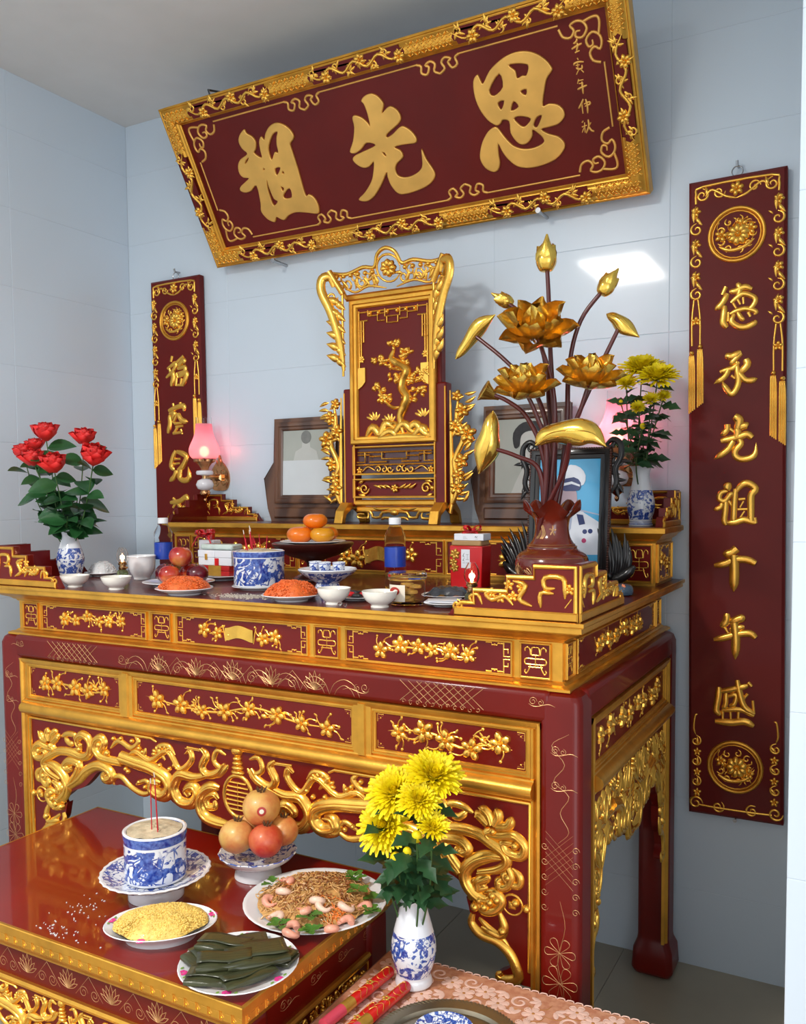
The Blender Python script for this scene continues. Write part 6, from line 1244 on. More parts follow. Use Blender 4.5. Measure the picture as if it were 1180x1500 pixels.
for k in range(7):
    a = k*.9; h = mth+Vector((.06*math.cos(a), .05*math.sin(a), .06+.03*(k % 3))); flower_stem('leaf_sprig', 'leafy green stem without a bloom among the red roses', 'leaf sprig', 'leaf sprigs in the rose vase', mth-Vector((0, 0, .06)), h, None, None, 1, (0, 0, 1), 7, LF, 'leaf_green', 60+k, .0018, .01, (1.0, 1.5), .4)
# --- chrysanthemums on the rear shelf
pv = on(938, -.15, U_); s = mpp(pv); vase_body('small white vase with blue flowers holding chrysanthemums on the rear shelf', pv, [(17, 0), (17.5, 2), (16, 6), (17.5, 14), (20, 26), (19, 40), (14, 58), (11.5, 72), (13.5, 82), (17, 87)], s, 'vase_blue_shelf')
MB1 = mum_bloom('mum_large', .05, 7, 3); MB2 = mum_bloom('mum_small', .026, 5, 4, .8); BUD = MB().ball((0, 0, 0), .007, 10, 6, sz=1.2).mesh('mum_bud', smooth=60); ML = leaf_mesh('mum_leaf', .056, .026, 3.0); mth = pv+Vector((0, 0, 84*s)); to_cam = (CAM-pv).normalized()
for k, (x, y, dy, bm, sc_, fz, lab) in enumerate(((940, 541, 0, MB1, 1.18, 1.3, 'large yellow chrysanthemum highest in the vase on the rear shelf'), (963, 553, -.05, MB1, 1.08, 1.1, 'large yellow chrysanthemum just below the highest one on the rear shelf'), (917, 563, -.04, MB2, 1.2, .6, 'small yellow chrysanthemum on the lotus side of the rear shelf vase'), (953, 586, -.08, MB2, .85, .6, 'small yellow chrysanthemum below the two large ones on the rear shelf'), (934, 598, -.09, MB2, .8, .5, 'small half open chrysanthemum lowest on the rear shelf'), (972, 581, -.05, MB2, .75, .5, 'small yellow chrysanthemum on the board side of the rear shelf vase'), (909, 590, -.03, BUD, 1, 1, 'yellow chrysanthemum bud beside the golden lotus'), (941, 624, -.09, BUD, 1, 1, 'yellow chrysanthemum bud low among the leaves on the rear shelf'))):
    h = at(x, y, Y=pv.y+dy); face = (to_cam*.7+Vector((0, 0, fz))).normalized()
    flower_stem('chrysanthemum', lab, 'flower', 'yellow chrysanthemums on the rear shelf', mth-Vector((0, 0, .1)), h, bm, 'mum_yellow', sc_*1.2, face, 11, ML, 'leaf_dark', 80+k, .002, .02, (.8, 1.3), .4)
# --- dark red vase with the gilded lotus
pv = on(808, -.62, T); s = mpp(pv)*1.0; simple('vase_red', (112, 34, 18), .22, 0, .7, .2, 10); ZV = 838-717
vprof = [(36, -16), (40, -15), (48, 6), (54, 22), (55, 36), (50, 48), (38, 56), (37, 60), (33, 64), (27, 74), (25, 90), (28, 104), (36, 114), (43, 121)]
vprof = [(r, z+16) for r, z in vprof]; ks = .97
ou = catmull(profm(vprof, s*ks), 3); m = MB(); inn = [(max(r-.005, .01), z) for r, z in ou[::-1][:14]]
t = thing('lotus_vase', 'large dark red vase with a ruffled mouth and gold lotus drawing', 'vase', pv)
m.lathe(ou+inn, pv, 64); zt_ = max(z for r, z in ou); m.v = [(x, y, z+(.016*math.cos(5*math.atan2(y-pv.y, x-pv.x))*max(0, (z-pv.z-zt_*.8)/(zt_*.2)))) for x, y, z in m.v]
part(t, 'vase_body', m, 'vase_red', smooth=60)
def on_vase(a, zz):
    z = zz*s*ks; r = float(np.interp(z, [q[1] for q in ou], [q[0] for q in ou])); return Vector((pv.x+(r+.0006)*math.cos(a), pv.y+(r+.0006)*math.sin(a), pv.z+z))
dr = MB()
def vline(pts, w=.0009): dr.tube([on_vase(a, z) for a, z in catmull(pts, 4)], w, 5)
for ca in (-2.35, -1.75, -1.15, -.5):
    for k in range(-3, 4): 
        for d in (-1, 1): vline([(ca, 32), (ca+.07*k+d*.05, 38+6*(1-abs(k)/4)), (ca+.1*k, 40+12*(1-abs(k)/4))])
for z in (18, 60, 76, 79): vline([(a*.2618-math.pi, z) for a in range(25)], .0007)
for ca in (-2.2, -1.9): 
    for k in range(4): vline([(ca+.05*k, 88), (ca+.1+.06*k, 96), (ca-.02+.05*k, 108)])
for k in range(5): a = k*1.256; vline([(-1.2, 100), (-1.2+.12*math.cos(a), 100+5*math.sin(a)), (-1.2+.2*math.cos(a+.3), 100+8*math.sin(a+.3)), (-1.2, 100)])
part(t, 'gold_drawing', dr, 'gold_line', smooth=60, kind='stuff')
simple('stem_red', (86, 26, 24), .35, 0, .3, .2, 10); simple('gold_leaf', (1.0, .60, .11), .18, .9, 0, .16, 22, .15, 40)
mth = pv+Vector((0, 0, 104*s))
PET = [petal(1, .78, .6, .22).mesh('lotus_petal', smooth=80), petal(1, .74, .6, .02).mesh('lotus_petal_inner', smooth=80)]
for q in PET: q.materials.append(MAT['gold_leaf'])
def lotus(label, kind, head, via, r, face, Yo, group):
    """one gilded stem; head and via points are photo pixels read at depth Y of the vase + offset"""
    h = at(*head, Y=pv.y+Yo); pts = [mth+Vector((Yo*.1, Yo*.25, -.1)), mth+Vector((Yo*.15, Yo*.3, 0))]
    n = len(via)
    for i, q in enumerate(via): pts.append(at(*q, Y=pv.y+Yo*(.4+.6*(i+1)/(n+1))))
    pts.append(h); t = thing('gilded_lotus_'+kind, label, 'lotus '+kind.replace('_', ' '), pts[0], group); rr = r*mpp(h)
    part(t, 'stem', MB().tube(pts, [.0075, .0075, .006, .0055], 10, 6), 'stem_red', smooth=60); off = h-pts[0]; A = aim(face); FM = Matrix.Translation(off) @ A
    if kind == 'flower':
        for ring, (cnt, el, L, me, z) in enumerate(((7, 1.0, .95, 0, -.25), (7, .52, 1.05, 0, -.2), (6, .12, .95, 1, -.15))):
            for k in range(cnt):
                a = 2*math.pi*(k+.5*(ring % 2))/cnt+.2; o = obj('petal', PET[me], None, t); o.matrix_local = FM @ Matrix.Rotation(a, 4, 'Z') @ Matrix.Translation((0, .10*rr*(2-ring), z*rr)) @ Matrix.Rotation(-el*.95, 4, 'X') @ Matrix.Scale(rr*L*(1.05 if k % 2 else .95), 4)
        q = MB().lathe([(.001, -.1*rr), (.16*rr, -.08*rr), (.24*rr, .2*rr), (.2*rr, .24*rr), (.001, .25*rr)], (0, 0, 0), 16); q.v = [tuple(A @ Vector(x)+h) for x in q.v]; part(t, 'seed_head', q, 'gold_leaf', smooth=60)
    elif kind == 'bud':
        q = MB().lathe(catmull([(.18*rr, -.9*rr), (.4*rr, -.82*rr), (.62*rr, -.3*rr), (.52*rr, .25*rr), (.25*rr, .8*rr), (.06*rr, 1.35*rr)], 3), (0, 0, 0), 20, rad=lambda a, i: 1+.05*math.cos(a*5+i*.12)); q.v = [tuple(A @ Vector(x)+h) for x in q.v]; part(t, 'bud_core', q, 'gold_leaf', smooth=70)
        for k in range(5): o = obj('petal', PET[1], None, t); o.matrix_local = FM @ Matrix.Rotation(k*1.257, 4, 'Z') @ Matrix.Translation((0, .3*rr, -.85*rr)) @ Matrix.Rotation(-.18, 4, 'X') @ Matrix.Scale(rr*(1.5+.25*(k % 2)), 4)
    elif kind == 'seed_pod':
        q = MB().lathe([(.12*rr, -rr), (.3*rr, -.6*rr), (.75*rr, .3*rr), (.95*rr, .55*rr), (.85*rr, .62*rr), (.001, .55*rr)], (0, 0, 0), 24, rad=lambda a, i: 1+.08*math.cos(a*7)*(i > 1)); q.v = [tuple(A @ Vector(x)+h) for x in q.v]; part(t, 'pod', q, 'gold_leaf', smooth=60)
    return t, h, rr, pts[0]
def rolled_leaf(label, spine, half, head, via, Yo, group):
    """lotus leaf folded along a spine: spine and half width in photo pixels"""
    t, h, rr, b0 = lotus(label, 'leaf', head, via, 10, (0, -1, 0), Yo, group); sp = [at(*q, Y=pv.y+Yo) for q in catmull(spine, 5)]; s_ = mpp(h); m = MB(); N = len(sp); K = 9; vs = []
    for i, c in enumerate(sp):
        T_ = (sp[min(i+1, N-1)]-sp[max(i-1, 0)]).normalized(); nn = T_.cross(-CF).normalized(); v = i/(N-1); w_ = half*s_*max(.06, math.sin(math.pi*v)**.75)
        for j in range(K):
            a = (j/(K-1)-.5)*2; ang = a*1.9; vs.append(c+nn*(w_*math.sin(ang)*.75)+(-CF)*(w_*(math.cos(ang)-.35)*.75)+nn*(.12*w_*math.sin(9*v+2*a)))
    m.add(vs, [(i*K+j, i*K+j+1, (i+1)*K+j+1, (i+1)*K+j) for i in range(N-1) for j in range(K-1)]); o = part(t, 'leaf_blade', m, 'gold_leaf', smooth=70); mo = o.modifiers.new('solid', 'SOLIDIFY'); mo.thickness = .002
    q = MB().tube([c+(-CF)*half*s_*.5*max(.06, math.sin(math.pi*i/(N-1))) for i, c in enumerate(sp)], .0016, 6); part(t, 'leaf_rib', q, 'gold_leaf', smooth=60)
Gf, Gb, Gl = 'gilded lotus flowers', 'gilded lotus buds', 'gilded lotus leaves'
tc = (CAM-pv).normalized(); UPV = Vector((0, 0, 1)); RT = CR
lotus('upright gilded lotus bud at the very top of the golden bouquet', 'bud', (800, 376), ((812, 640), (806, 520), (803, 430)), 24, UPV+RT*.02, 0, Gb)
lotus('gilded lotus bud leaning towards the seven character board', 'bud', (890, 416), ((829, 640), (833, 540), (850, 470)), 20, UPV*.8+RT*.55, .03, Gb)
lotus('small gilded lotus bud leaning towards the carved screen', 'bud', (738, 440), ((806, 620), (796, 520), (768, 465)), 16, UPV*.45-RT*.8, .05, Gb)
lotus('largest gilded lotus flower below the upright bud', 'flower', (784, 486), ((812, 640), (808, 560)), 56, UPV*.8+tc*1.0+RT*.05, -.06, Gf)
lotus('gilded lotus flower above the seed pod on the screen side', 'flower', (768, 570), ((800, 660), (786, 610)), 47, UPV*1.0+tc*.6, -.09, Gf)
lotus('gilded lotus flower next to the yellow chrysanthemums', 'flower', (864, 556), ((836, 640), (850, 600)), 47, UPV*1.0+tc*.6+RT*.1, -.02, Gf)
lotus('gilded lotus seed pod sticking out towards the carved screen', 'seed_pod', (716, 576), ((796, 670), (772, 612), (744, 588)), 17, UPV*.5-RT*.9+tc*.1, -.05, None)
rolled_leaf('long folded gilded leaf pointing at the carved screen', [(667, 526), (684, 503), (704, 476), (725, 461)], 15, (696, 492), ((806, 660), (786, 580), (742, 530)), 0, Gl)
rolled_leaf('small folded gilded leaf above the yellow chrysanthemums', [(888, 460), (902, 466), (918, 480), (936, 494)], 15, (909, 474), ((836, 640), (868, 560)), .03, Gl)
rolled_leaf('wide curled gilded leaf over the mouth of the red vase', [(784, 652), (804, 636), (836, 632), (866, 636), (887, 654)], 26, (834, 648), ((826, 690),), -.13, Gl)
rolled_leaf('broad upright curled gilded leaf beside the carved screen', [(722, 602), (718, 632), (712, 662), (701, 694)], 24, (716, 655), ((790, 690), (756, 668)), -.08, Gl)
# ================================================================== offerings on the low table
def scallop(k, a): return lambda t_, i: 1+(a*math.cos(k*t_) if i >= 6 else 0)
# pedestal dish with the lower incense pot
p = at(229, 1311, Z=LZ); s = mpp(p); t = thing('pedestal_dish', 'blue and white footed dish with a wavy rim under the lower incense pot', 'dish', p)
blue_white('pedestal_blue', .0, .2, (), 40, .52, 1.4); hD = .05
part(t, 'foot', MB().lathe([(.062, 0), (.066, .001), (.066, .012), (.058, .03), (.052, .036)], p, 44), 'porcelain', smooth=50); part(t, 'bowl', MB().lathe([(.052, .034), (.085, .04), (.115, .052), (.128, .062)], p, 64, rad=lambda a, i: 1+(.012*math.cos(a*30) if i > 2 else 0)), 'pedestal_blue', smooth=50); part(t, 'inner_face', MB().lathe([(.123, .0635), (.105, .056), (.078, .047), (.0005, .0455)], p, 64, cap0=False), 'pedestal_blue', smooth=50); part(t, 'rim', MB().lathe([(.1285, .061), (.131, .0635), (.129, .066), (.1225, .0645), (.123, .0632)], p, 90, rad=lambda a, i: 1+.012*math.cos(a*30), cap0=False), 'porcelain', smooth=50)
incense_pot('blue and white dragon incense pot on the footed dish of the low table', p+Vector((0, 0, .0475)), .074, .118, 'dragon_pot_low', [(.12, -.25, .13, .0, .0, 'incense in the lower pot'), (.36, -.2, .145, -.008, .0, 'incense in the lower pot'), (.42, -.28, .13, -.006, .0, 'incense in the lower pot')], 'long red incense stick in the lower incense pot', 8)
# pomegranates
p = at(378, 1281, Z=LZ); t = thing('fruit_dish', 'blue rimmed white footed dish under the pomegranates', 'dish', p)
part(t, 'foot', MB().lathe([(.058, 0), (.06, .001), (.058, .012), (.046, .026), (.04, .032)], p, 40), 'porcelain', smooth=50); part(t, 'bowl', MB().lathe([(.04, .03), (.07, .036), (.09, .05), (.099, .062)], p, 64, rad=lambda a, i: 1+(.015*math.cos(a*18) if i > 2 else 0)), 'porcelain', smooth=50); part(t, 'inner_face', MB().lathe([(.099, .062), (.096, .0635), (.07, .046), (.03, .0405), (.0005, .04)], p, 64, rad=lambda a, i: 1+(.015*math.cos(a*18) if i < 2 else 0), cap0=False), 'pedestal_blue', smooth=50)
def pom_mat(name, a, b):
    n = NT(name); n.set(Roughness=.38, Coat_Weight=.1); v = n.coords(); n.link(n.ramp(n.noise(v, 14, 5, .6), [(.38, lin(*a)), (.62, lin(*b))]), n.b.inputs['Base Color']); n.bump(n.noise(v, 60), .1, .003)
pom_mat('pom_yellow', (222, 176, 96), (206, 122, 70)); pom_mat('pom_red', (214, 110, 66), (190, 44, 34)); pom_mat('pom_orange', (224, 168, 92), (204, 96, 50)); simple('pom_crown', (90, 62, 36), .7, var=.2)
rp = .0445; zb = LZ+.062+.006
for lab, dx, dy, dz, m, k in (('pale yellow pomegranate in front, towards the incense pot', -.038, -.036, 0, 'pom_yellow', 1), ('red pomegranate in front, towards the noodle plate', .046, -.024, 0, 'pom_red', .97), ('orange pomegranate at the back of the dish, towards the noodle plate', .044, .048, 0, 'pom_orange', .9), ('pomegranate at the back of the dish, towards the incense pot', -.043, .046, 0, 'pom_orange', .93), ('big pale pomegranate with a round sticker on top of the pile', .004, .012, .066, 'pom_yellow', 1.08)):
    c = (p.x+dx, p.y+dy, zb+rp*.86+dz); t = fruit('pomegranate', lab, c, rp*k, m, 'pomegranate', 'pomegranates on the footed dish', .96, .12, False, int(dx*1000), (.12*(k > 1)-.1, .05), ('pom_crown', 6))
    if dz:
        d = (Vector((.62, -.75, .12))).normalized(); q = MB(); c = Vector(c); R_ = rp*k*1.0; a1 = d.cross(Vector((0, 0, 1))).normalized(); a2 = a1.cross(d)
        def cap(rad, off): 
            m_ = MB(); vs = [c+(d*math.cos(th)+(a1*math.cos(a)+a2*math.sin(a))*math.sin(th))*(R_*1.0+off) for th in np.linspace(.001, rad, 4) for a in np.linspace(0, 2*math.pi, 17)[:-1]]; m_.add(vs, [(i*16+j, (i+1)*16+j, (i+1)*16+(j+1) % 16, i*16+(j+1) % 16) for i in range(3) for j in range(16)]); return m_
        st = part(t, 'sticker', cap(.24, .0012), 'label_red', smooth=60); part(st, 'sticker_print', cap(.12, .0018), 'label_cream', smooth=60)
# yellow rice dish
simple('pink_print', (226, 60, 140), .3, 0, .3, .15); simple('leaf_print', (120, 160, 70), .3, 0, .3, .15)
def rim_flowers(par, p, r, z, n, sx=1, sy=1, rz=0, seed=1):
    g = random.Random(seed); q = MB(); q2 = MB()
    for k in range(n):
        a = 2*math.pi*(k+g.uniform(-.2, .2))/n; u = Vector((r*sx*math.cos(a), r*sy*math.sin(a), 0)); 
        for j in range(6):
            b = j*1.05; q.ball(u+Vector((.006*math.cos(b), .006*math.sin(b), z)), .0048, 6, 4, sz=.12)
        for j in (-1, 1): a2 = a+j*.16; q2.ball(Vector((r*sx*math.cos(a2), r*sy*math.sin(a2), z)), .005, 6, 4, sz=.1, sx=.6)
    for nm, m_, mt in (('pink_blossoms', q, 'pink_print'), ('green_sprigs', q2, 'leaf_print')):
        o = obj(nm, m_.mesh(nm, smooth=60), mt, par); o['kind'] = 'stuff'
p = at(236, 1372, Z=LZ); s = mpp(p); rr = .109
d_ = plate('oval_dish', 'oval white dish with pink rim flowers under the yellow rice', p, rr, .034, sx=1.12, sy=.80, rz=.62, foot=.62); rim_flowers(d_, p, rr*.94, .0335, 4, 1.12, .8, 0, 2)
mound('sticky_rice', 'mound of yellow sticky rice on the oval dish', p, rr*.84, .03, 'rice_yellow', seed=9, sx=1.12, sy=.8, rz=.62, grains=1500, gl=.0042, z0=.03)
# leaf parcels
p = at(350, 1422, Z=LZ); rr = .122
d_ = plate('plate', 'white plate with pink rim flowers under the dark leaf parcels', p, rr, .02, foot=.62); rim_flowers(d_, p, rr*.92, .0195, 6, seed=4)
n = NT('banana_leaf'); n.set(Roughness=.32, Coat_Weight=.15); v = n.coords(1, sc3=(1, 30, 1)); v2 = n.coords(); n.link(n.mix(n.math('MULTIPLY', n.noise(v2, 25, 3), .6), n.ramp(n.noise(v, 7, 3), [(.3, lin(38, 44, 28)), (.7, lin(76, 80, 50))]), lin(58, 56, 34)), n.b.inputs['Base Color']); n.bump(n.noise(v, 9, 2), .25, .004)
def parcel(label, c, L, W, H, rz, tx=0, ty=0, seed=0):
    g = random.Random(seed); t = thing('leaf_parcel', label, 'parcel', c, 'leaf wrapped parcels'); Mx = Matrix.Translation(c) @ Matrix.Rotation(rz, 4, 'Z') @ Matrix.Rotation(tx, 4, 'X') @ Matrix.Rotation(ty, 4, 'Y')
    def body(u, v): a = v*2*math.pi; e = abs(2*u-1); w_ = W*.5*(1-.12*e**3); h = H*.5*(1-.35*e**4); cx, sy = math.cos(a), math.sin(a); sg = lambda x: math.copysign(abs(x)**.45, x); return ((u-.5)*L, w_*sg(cx), H*.5+h*sg(sy)+.0012*math.sin(9*u+a*3+seed))
    m = MB().grid(lambda u, v: body(v, u), 20, 12, True); m.f += [list(range(20))[::-1], [11*20+j for j in range(20)]]; b = MB(); b.v = m.v; b.f = m.f
    o = obj('leaf_body', b.mesh('leaf_body', smooth=50), 'banana_leaf', t); o.matrix_local = Matrix.Translation(-Vector(c)) @ Mx
    q = MB().grid(lambda u, v: ((u-.5)*L*.98, W*(.52-.75*v)+.004*math.sin(u*7+seed), H*(1.0+.10*math.sin(u*4+seed))-.02*H*v+.0018*v), 10, 6); o2 = obj('folded_flap', q.mesh('folded_flap', smooth=60), 'banana_leaf', o); mo = o2.modifiers.new('solid', 'SOLIDIFY'); mo.thickness = .0012; mo.offset = -1
Zp = LZ+.02
for k, (lab, dx, dy, dz, rz, L, W, tx) in enumerate((('dark leaf parcel lying lowest at the front rim of the plate', .002, -.064, 0, .45, .12, .055, 0), ('dark leaf parcel at the front under the broad folded one', -.05, -.028, .003, -.25, .115, .07, .05), ('dark leaf parcel towards the low table corner', .05, -.03, .002, 1.15, .11, .062, -.05), ('dark leaf parcel at the back, towards the yellow rice', -.042, .05, 0, .8, .13, .055, 0), ('dark leaf parcel at the back, towards the noodle plate', .038, .052, .0, .1, .12, .055, 0), ('broad leaf parcel on top, towards the noodle plate', .036, .018, .019, .85, .125, .078, .06), ('leaf parcel on top, towards the yellow rice', -.05, .018, .02, .3, .11, .056, -.04), ('small folded leaf parcel on top in the middle', -.004, -.034, .022, .7, .11, .05, .10))):
    parcel(lab, (p.x+dx+.006, p.y+dy-.012, Zp+dz*.75), L, W, .0125, rz, tx, 0, k)
# noodle plate
p = at(462, 1331, Z=LZ); rr = .168; plate('plate', 'large plain white plate under the fried noodles', p, rr, .024, group=None, foot=.54)
simple('noodle', (206, 158, 96), .4, 0, .1, .3, 60); simple('noodle_dark', (160, 98, 50), .45, 0, .1, .3, 60); simple('carrot', (232, 126, 44), .4, var=.15); simple('herb', (74, 122, 44), .45, 0, .1, .3, 40); simple('shrimp', (230, 160, 134), .35, 0, .2, .2, 40, sss=.1); simple('shrimp_white', (236, 200, 176), .35, 0, .2, .1, 40)
g = random.Random(14); nb = LZ+.023
def heap(x, y): q = math.hypot(x, y)/(rr*.80); return nb+.036*max(0, 1-q*q)
for nm, mt, lab, cnt, wr in (('fried_noodles', 'noodle', 'heap of fried noodles on the large white plate', 300, .0014), ('fried_shallots', 'noodle_dark', 'crisp brown shallot shreds scattered on the noodles', 230, .0014), ('carrot_shreds', 'carrot', 'orange carrot shreds in the noodles', 34, .0011)):
    q = MB()
    for _ in range(cnt):
        r0 = rr*.80*math.sqrt(g.random())*(1 if nm != 'fried_shallots' else .72); a = g.random()*6.28; x, y = r0*math.cos(a), r0*math.sin(a)
        if nm == 'carrot_shreds' and g.random() < .75: x, y = rr*.62*math.cos(-.55+g.uniform(-.4, .4)), rr*.62*math.sin(-.55+g.uniform(-.4, .4))
        h = g.random()*6.28; pts = []; L = g.uniform(.02, .05) if nm != 'fried_shallots' else g.uniform(.008, .02)
        for k in range(5):
            pts.append((p.x+x, p.y+y, heap(x, y)+g.uniform(-.002, .007))); h += g.uniform(-.9, .9); x += L/4*math.cos(h); y += L/4*math.sin(h)
            if math.hypot(x, y) > rr*.84: h += 2.5
        q.tube(pts, wr, 4, 2)
    if nm == 'fried_noodles': q.grid(lambda u, v: (p.x+rr*.8*v*math.cos(6.2832*u), p.y+rr*.8*v*math.sin(6.2832*u), heap(rr*.8*v*math.cos(6.2832*u), rr*.8*v*math.sin(6.2832*u))-.001+.002*math.sin(u*60)*math.sin(v*20)), 40, 10, True)
    solo(nm, q, mt, lab, nm.replace('_', ' ').split()[-1], (p.x, p.y, nb), kind='stuff', smooth=70)
tcam = (CAM-p).normalized()
cn = crop(280, 1280, 3.6875)
for k, (x, y) in enumerate(((450, 190), (535, 240), (600, 185), (680, 150), (750, 240), (830, 210), (840, 155), (510, 45), (430, 130), (720, 170), (930, 140), (540, 265), (500, 100))):
    q0 = at(*cn([(x, y)])[0], Z=LZ+.05); xx, yy = q0.x-p.x, q0.y-p.y; c = Vector((q0.x, q0.y, heap(xx, yy)+.006)); a0 = g.random()*6.28; R_ = .0145; pts = [(c.x+R_*math.cos(a0+b), c.y+R_*.8*math.sin(a0+b), c.z+.004*math.sin(b*1.5)) for b in np.linspace(0, 3.9, 8)]
    t = thing('shrimp', 'curled pink shrimp lying on the fried noodles', 'shrimp', c, 'shrimps on the noodles'); part(t, 'body', MB().tube(pts, [.0075, .009, .0085, .007, .0055, .0035], 8, 3), 'shrimp' if k % 3 else 'shrimp_white', smooth=70)
    e = Vector(pts[-1]); d = (e-Vector(pts[-2])).normalized(); m_ = MB()
    for b in (-.5, .5): dd = Matrix.Rotation(b, 3, 'Z') @ d; m_.tube([e, e+dd*.008], [.0028, .0008], 5, 1, .4)
    part(t, 'tail_fin', m_, 'shrimp')
HL = leaf_mesh('herb_leaf', .03, .022, 2.5, .1); HL.materials.append(MAT['herb'])
for k, (x, y, n_) in enumerate(((640, 230, 5), (640, 285, 4), (880, 30, 6), (970, 180, 4), (470, 255, 4), (440, 50, 3), (900, 105, 4), (980, 110, 3))):
    q0 = at(*cn([(x, y)])[0], Z=LZ+.04); c = Vector((q0.x, q0.y, heap(q0.x-p.x, q0.y-p.y)+.007)); t = thing('herb_sprig', 'fresh green herb sprig on the fried noodles', 'herb', c, 'herb sprigs on the noodles')
    part(t, 'stem', MB().tube([c, c+Vector((.012*math.cos(k), .012*math.sin(k), .003))], .0009, 5), 'herb')
    for j in range(n_):
        o = obj('leaf', HL, None, t); o.matrix_local = Matrix.Translation((.004*math.cos(j*2), .004*math.sin(j*2), .001*j)) @ Matrix.Rotation(j*6.28/n_+k, 4, 'Z') @ Matrix.Rotation(.25, 4, 'X')
g = random.Random(2); q = MB()
for _ in range(130):
    a, b = g.choice(((70, 1365), (95, 1385), (90, 1370), (115, 1398), (130, 1340), (125, 1325))); c = at(a+g.gauss(0, 16), b+g.gauss(0, 9), Z=LZ)
    if c.y > LY0+.02 and c.x < 0.2: q.obox((c.x, c.y, LZ+.001), g.uniform(.001, .005), g.uniform(.001, .003), .0015, g.random()*3)
solo('crumbs', q, 'rice_white', 'scattered pale rice crumbs on the low red table', 'crumbs', (-.2, -1.4, LZ), kind='stuff')

# ================================================================== lace covered side table
CZ = .46; CX0, CY1 = .527, -1.118; CX1, CY0 = 1.32, -1.75
tb = thing('side_table', 'small side table hidden under the pink lace cloth', 'table', ((CX0+CX1)/2, (CY0+CY1)/2, .004))
part(tb, 'table_top', MB().box(CX0+.004, CX1-.004, CY0+.004, CY1-.004, CZ-.03, CZ-.003), 'wood_dark', bevel=.003)
for x in (CX0+.04, CX1-.08):
    for y in (CY0+.04, CY1-.08): part(tb, 'leg', MB().box(x, x+.04, y, y+.04, .004, CZ-.03), 'wood_dark', bevel=.003)
n = NT('lace'); n.set(Roughness=.7); v = n.coords(); vo = n.node('ShaderNodeTexVoronoi', feature='DISTANCE_TO_EDGE'); n.link(v, vo.inputs['Vector']); vo.inputs['Scale'].default_value = 26; vo2 = n.node('ShaderNodeTexVoronoi', feature='F1'); n.link(v, vo2.inputs['Vector']); vo2.inputs['Scale'].default_value = 60
n.link(n.mix(n.ramp(n.noise(v, 60, 2), [(.4, (0, 0, 0)), (.6, (1, 1, 1))]), lin(206, 146, 112), lin(190, 124, 92)), n.b.inputs['Base Color']); n.bump(vo2.outputs[0], .4, .002)
simple('lace_thread', (236, 194, 176), .6, 0, 0, .1, 40); simple('lace_gold', (188, 128, 66), .5, .2, 0, .15, 40)
cl = thing('lace_cloth', 'pink lace cloth with raised flowers covering the side table', 'tablecloth', ((CX0+CX1)/2, (CY0+CY1)/2, CZ))
q = MB().rectring([(-.0005, CZ-.0025), (.0005, CZ-.0025), (.0015, CZ-.001), (.0008, CZ)], CX0, CX1, CY0, CY1, True)
def skirt(u, v):
    L = [(CX0, CY0), (CX1, CY0), (CX1, CY1), (CX0, CY1)]; k = u*4; i = int(k) % 4; f = k-int(k); a, b = L[i], L[(i+1) % 4]; x, y = a[0]+(b[0]-a[0])*f, a[1]+(b[1]-a[1])*f; nx, ny = (b[1]-a[1]), -(b[0]-a[0]); l = math.hypot(nx, ny); w_ = .004+.010*v*(1+math.sin(u*150))
    return (x+nx/l*w_, y+ny/l*w_, CZ-.001-.16*v*(1+.04*math.sin(u*150)))
q.grid(skirt, 200, 6, True); part(cl, 'cloth', q, 'lace', smooth=50)
CPl = Plane((0, 0, CZ+.0002), (1, 0, 0), (0, 1, 0)); g = random.Random(6); r = Relief(CPl); r2 = Relief(CPl)
u = CX0+.03
row = 0
while u < CX1-.02:
    v = CY0+.03+.02*(row % 2)
    while v < CY1-.015:
        k = g.random(); a = g.random()*6.28
        if k < .5:
            for j in range(6): b = a+j*1.047; r.stroke([(u, v), (u+.02*math.cos(b-.35), v+.02*math.sin(b-.35)), (u+.024*math.cos(b), v+.024*math.sin(b)), (u+.02*math.cos(b+.35), v+.02*math.sin(b+.35)), (u, v)], .0022, k=3, hf=.4, n=4); r.dome(u+.013*math.cos(b), v+.013*math.sin(b), .0105, .007, .001, b, 8)
            r2.dome(u, v, .004, h=.0015)
        elif k < .8: r.spiral(u, v, .022, .007, a, 1.3, 1 if g.random() < .5 else -1, hf=.15)
        else:
            for j in range(3): r.dome(u+.012*math.cos(a+j*.9), v+.012*math.sin(a+j*.9), .013, .006, .0012, a+j*.9, 8)
        r2.stroke([(u-.02, v-.022), (u, v-.028), (u+.02, v-.02), (u+.026, v)], .0018, k=3, hf=.4, n=4)
        v += .046
    u += .040; row += 1
part(cl, 'raised_flowers', r, 'lace_thread', smooth=60, kind='stuff'); part(cl, 'gold_thread', r2, 'lace_gold', smooth=60, kind='stuff')
r = Relief(CPl)
nE = 40
for i in range(nE): x = CX0+(CX1-CX0)*i/nE; r.stroke([(x, CY1-.002), (x+.004, CY1+.004), (x+.014, CY1+.005), (x+.0185, CY1-.002)], .003, k=3, hf=.5)
part(cl, 'scalloped_edge', r, 'lace_thread', smooth=60, kind='stuff')
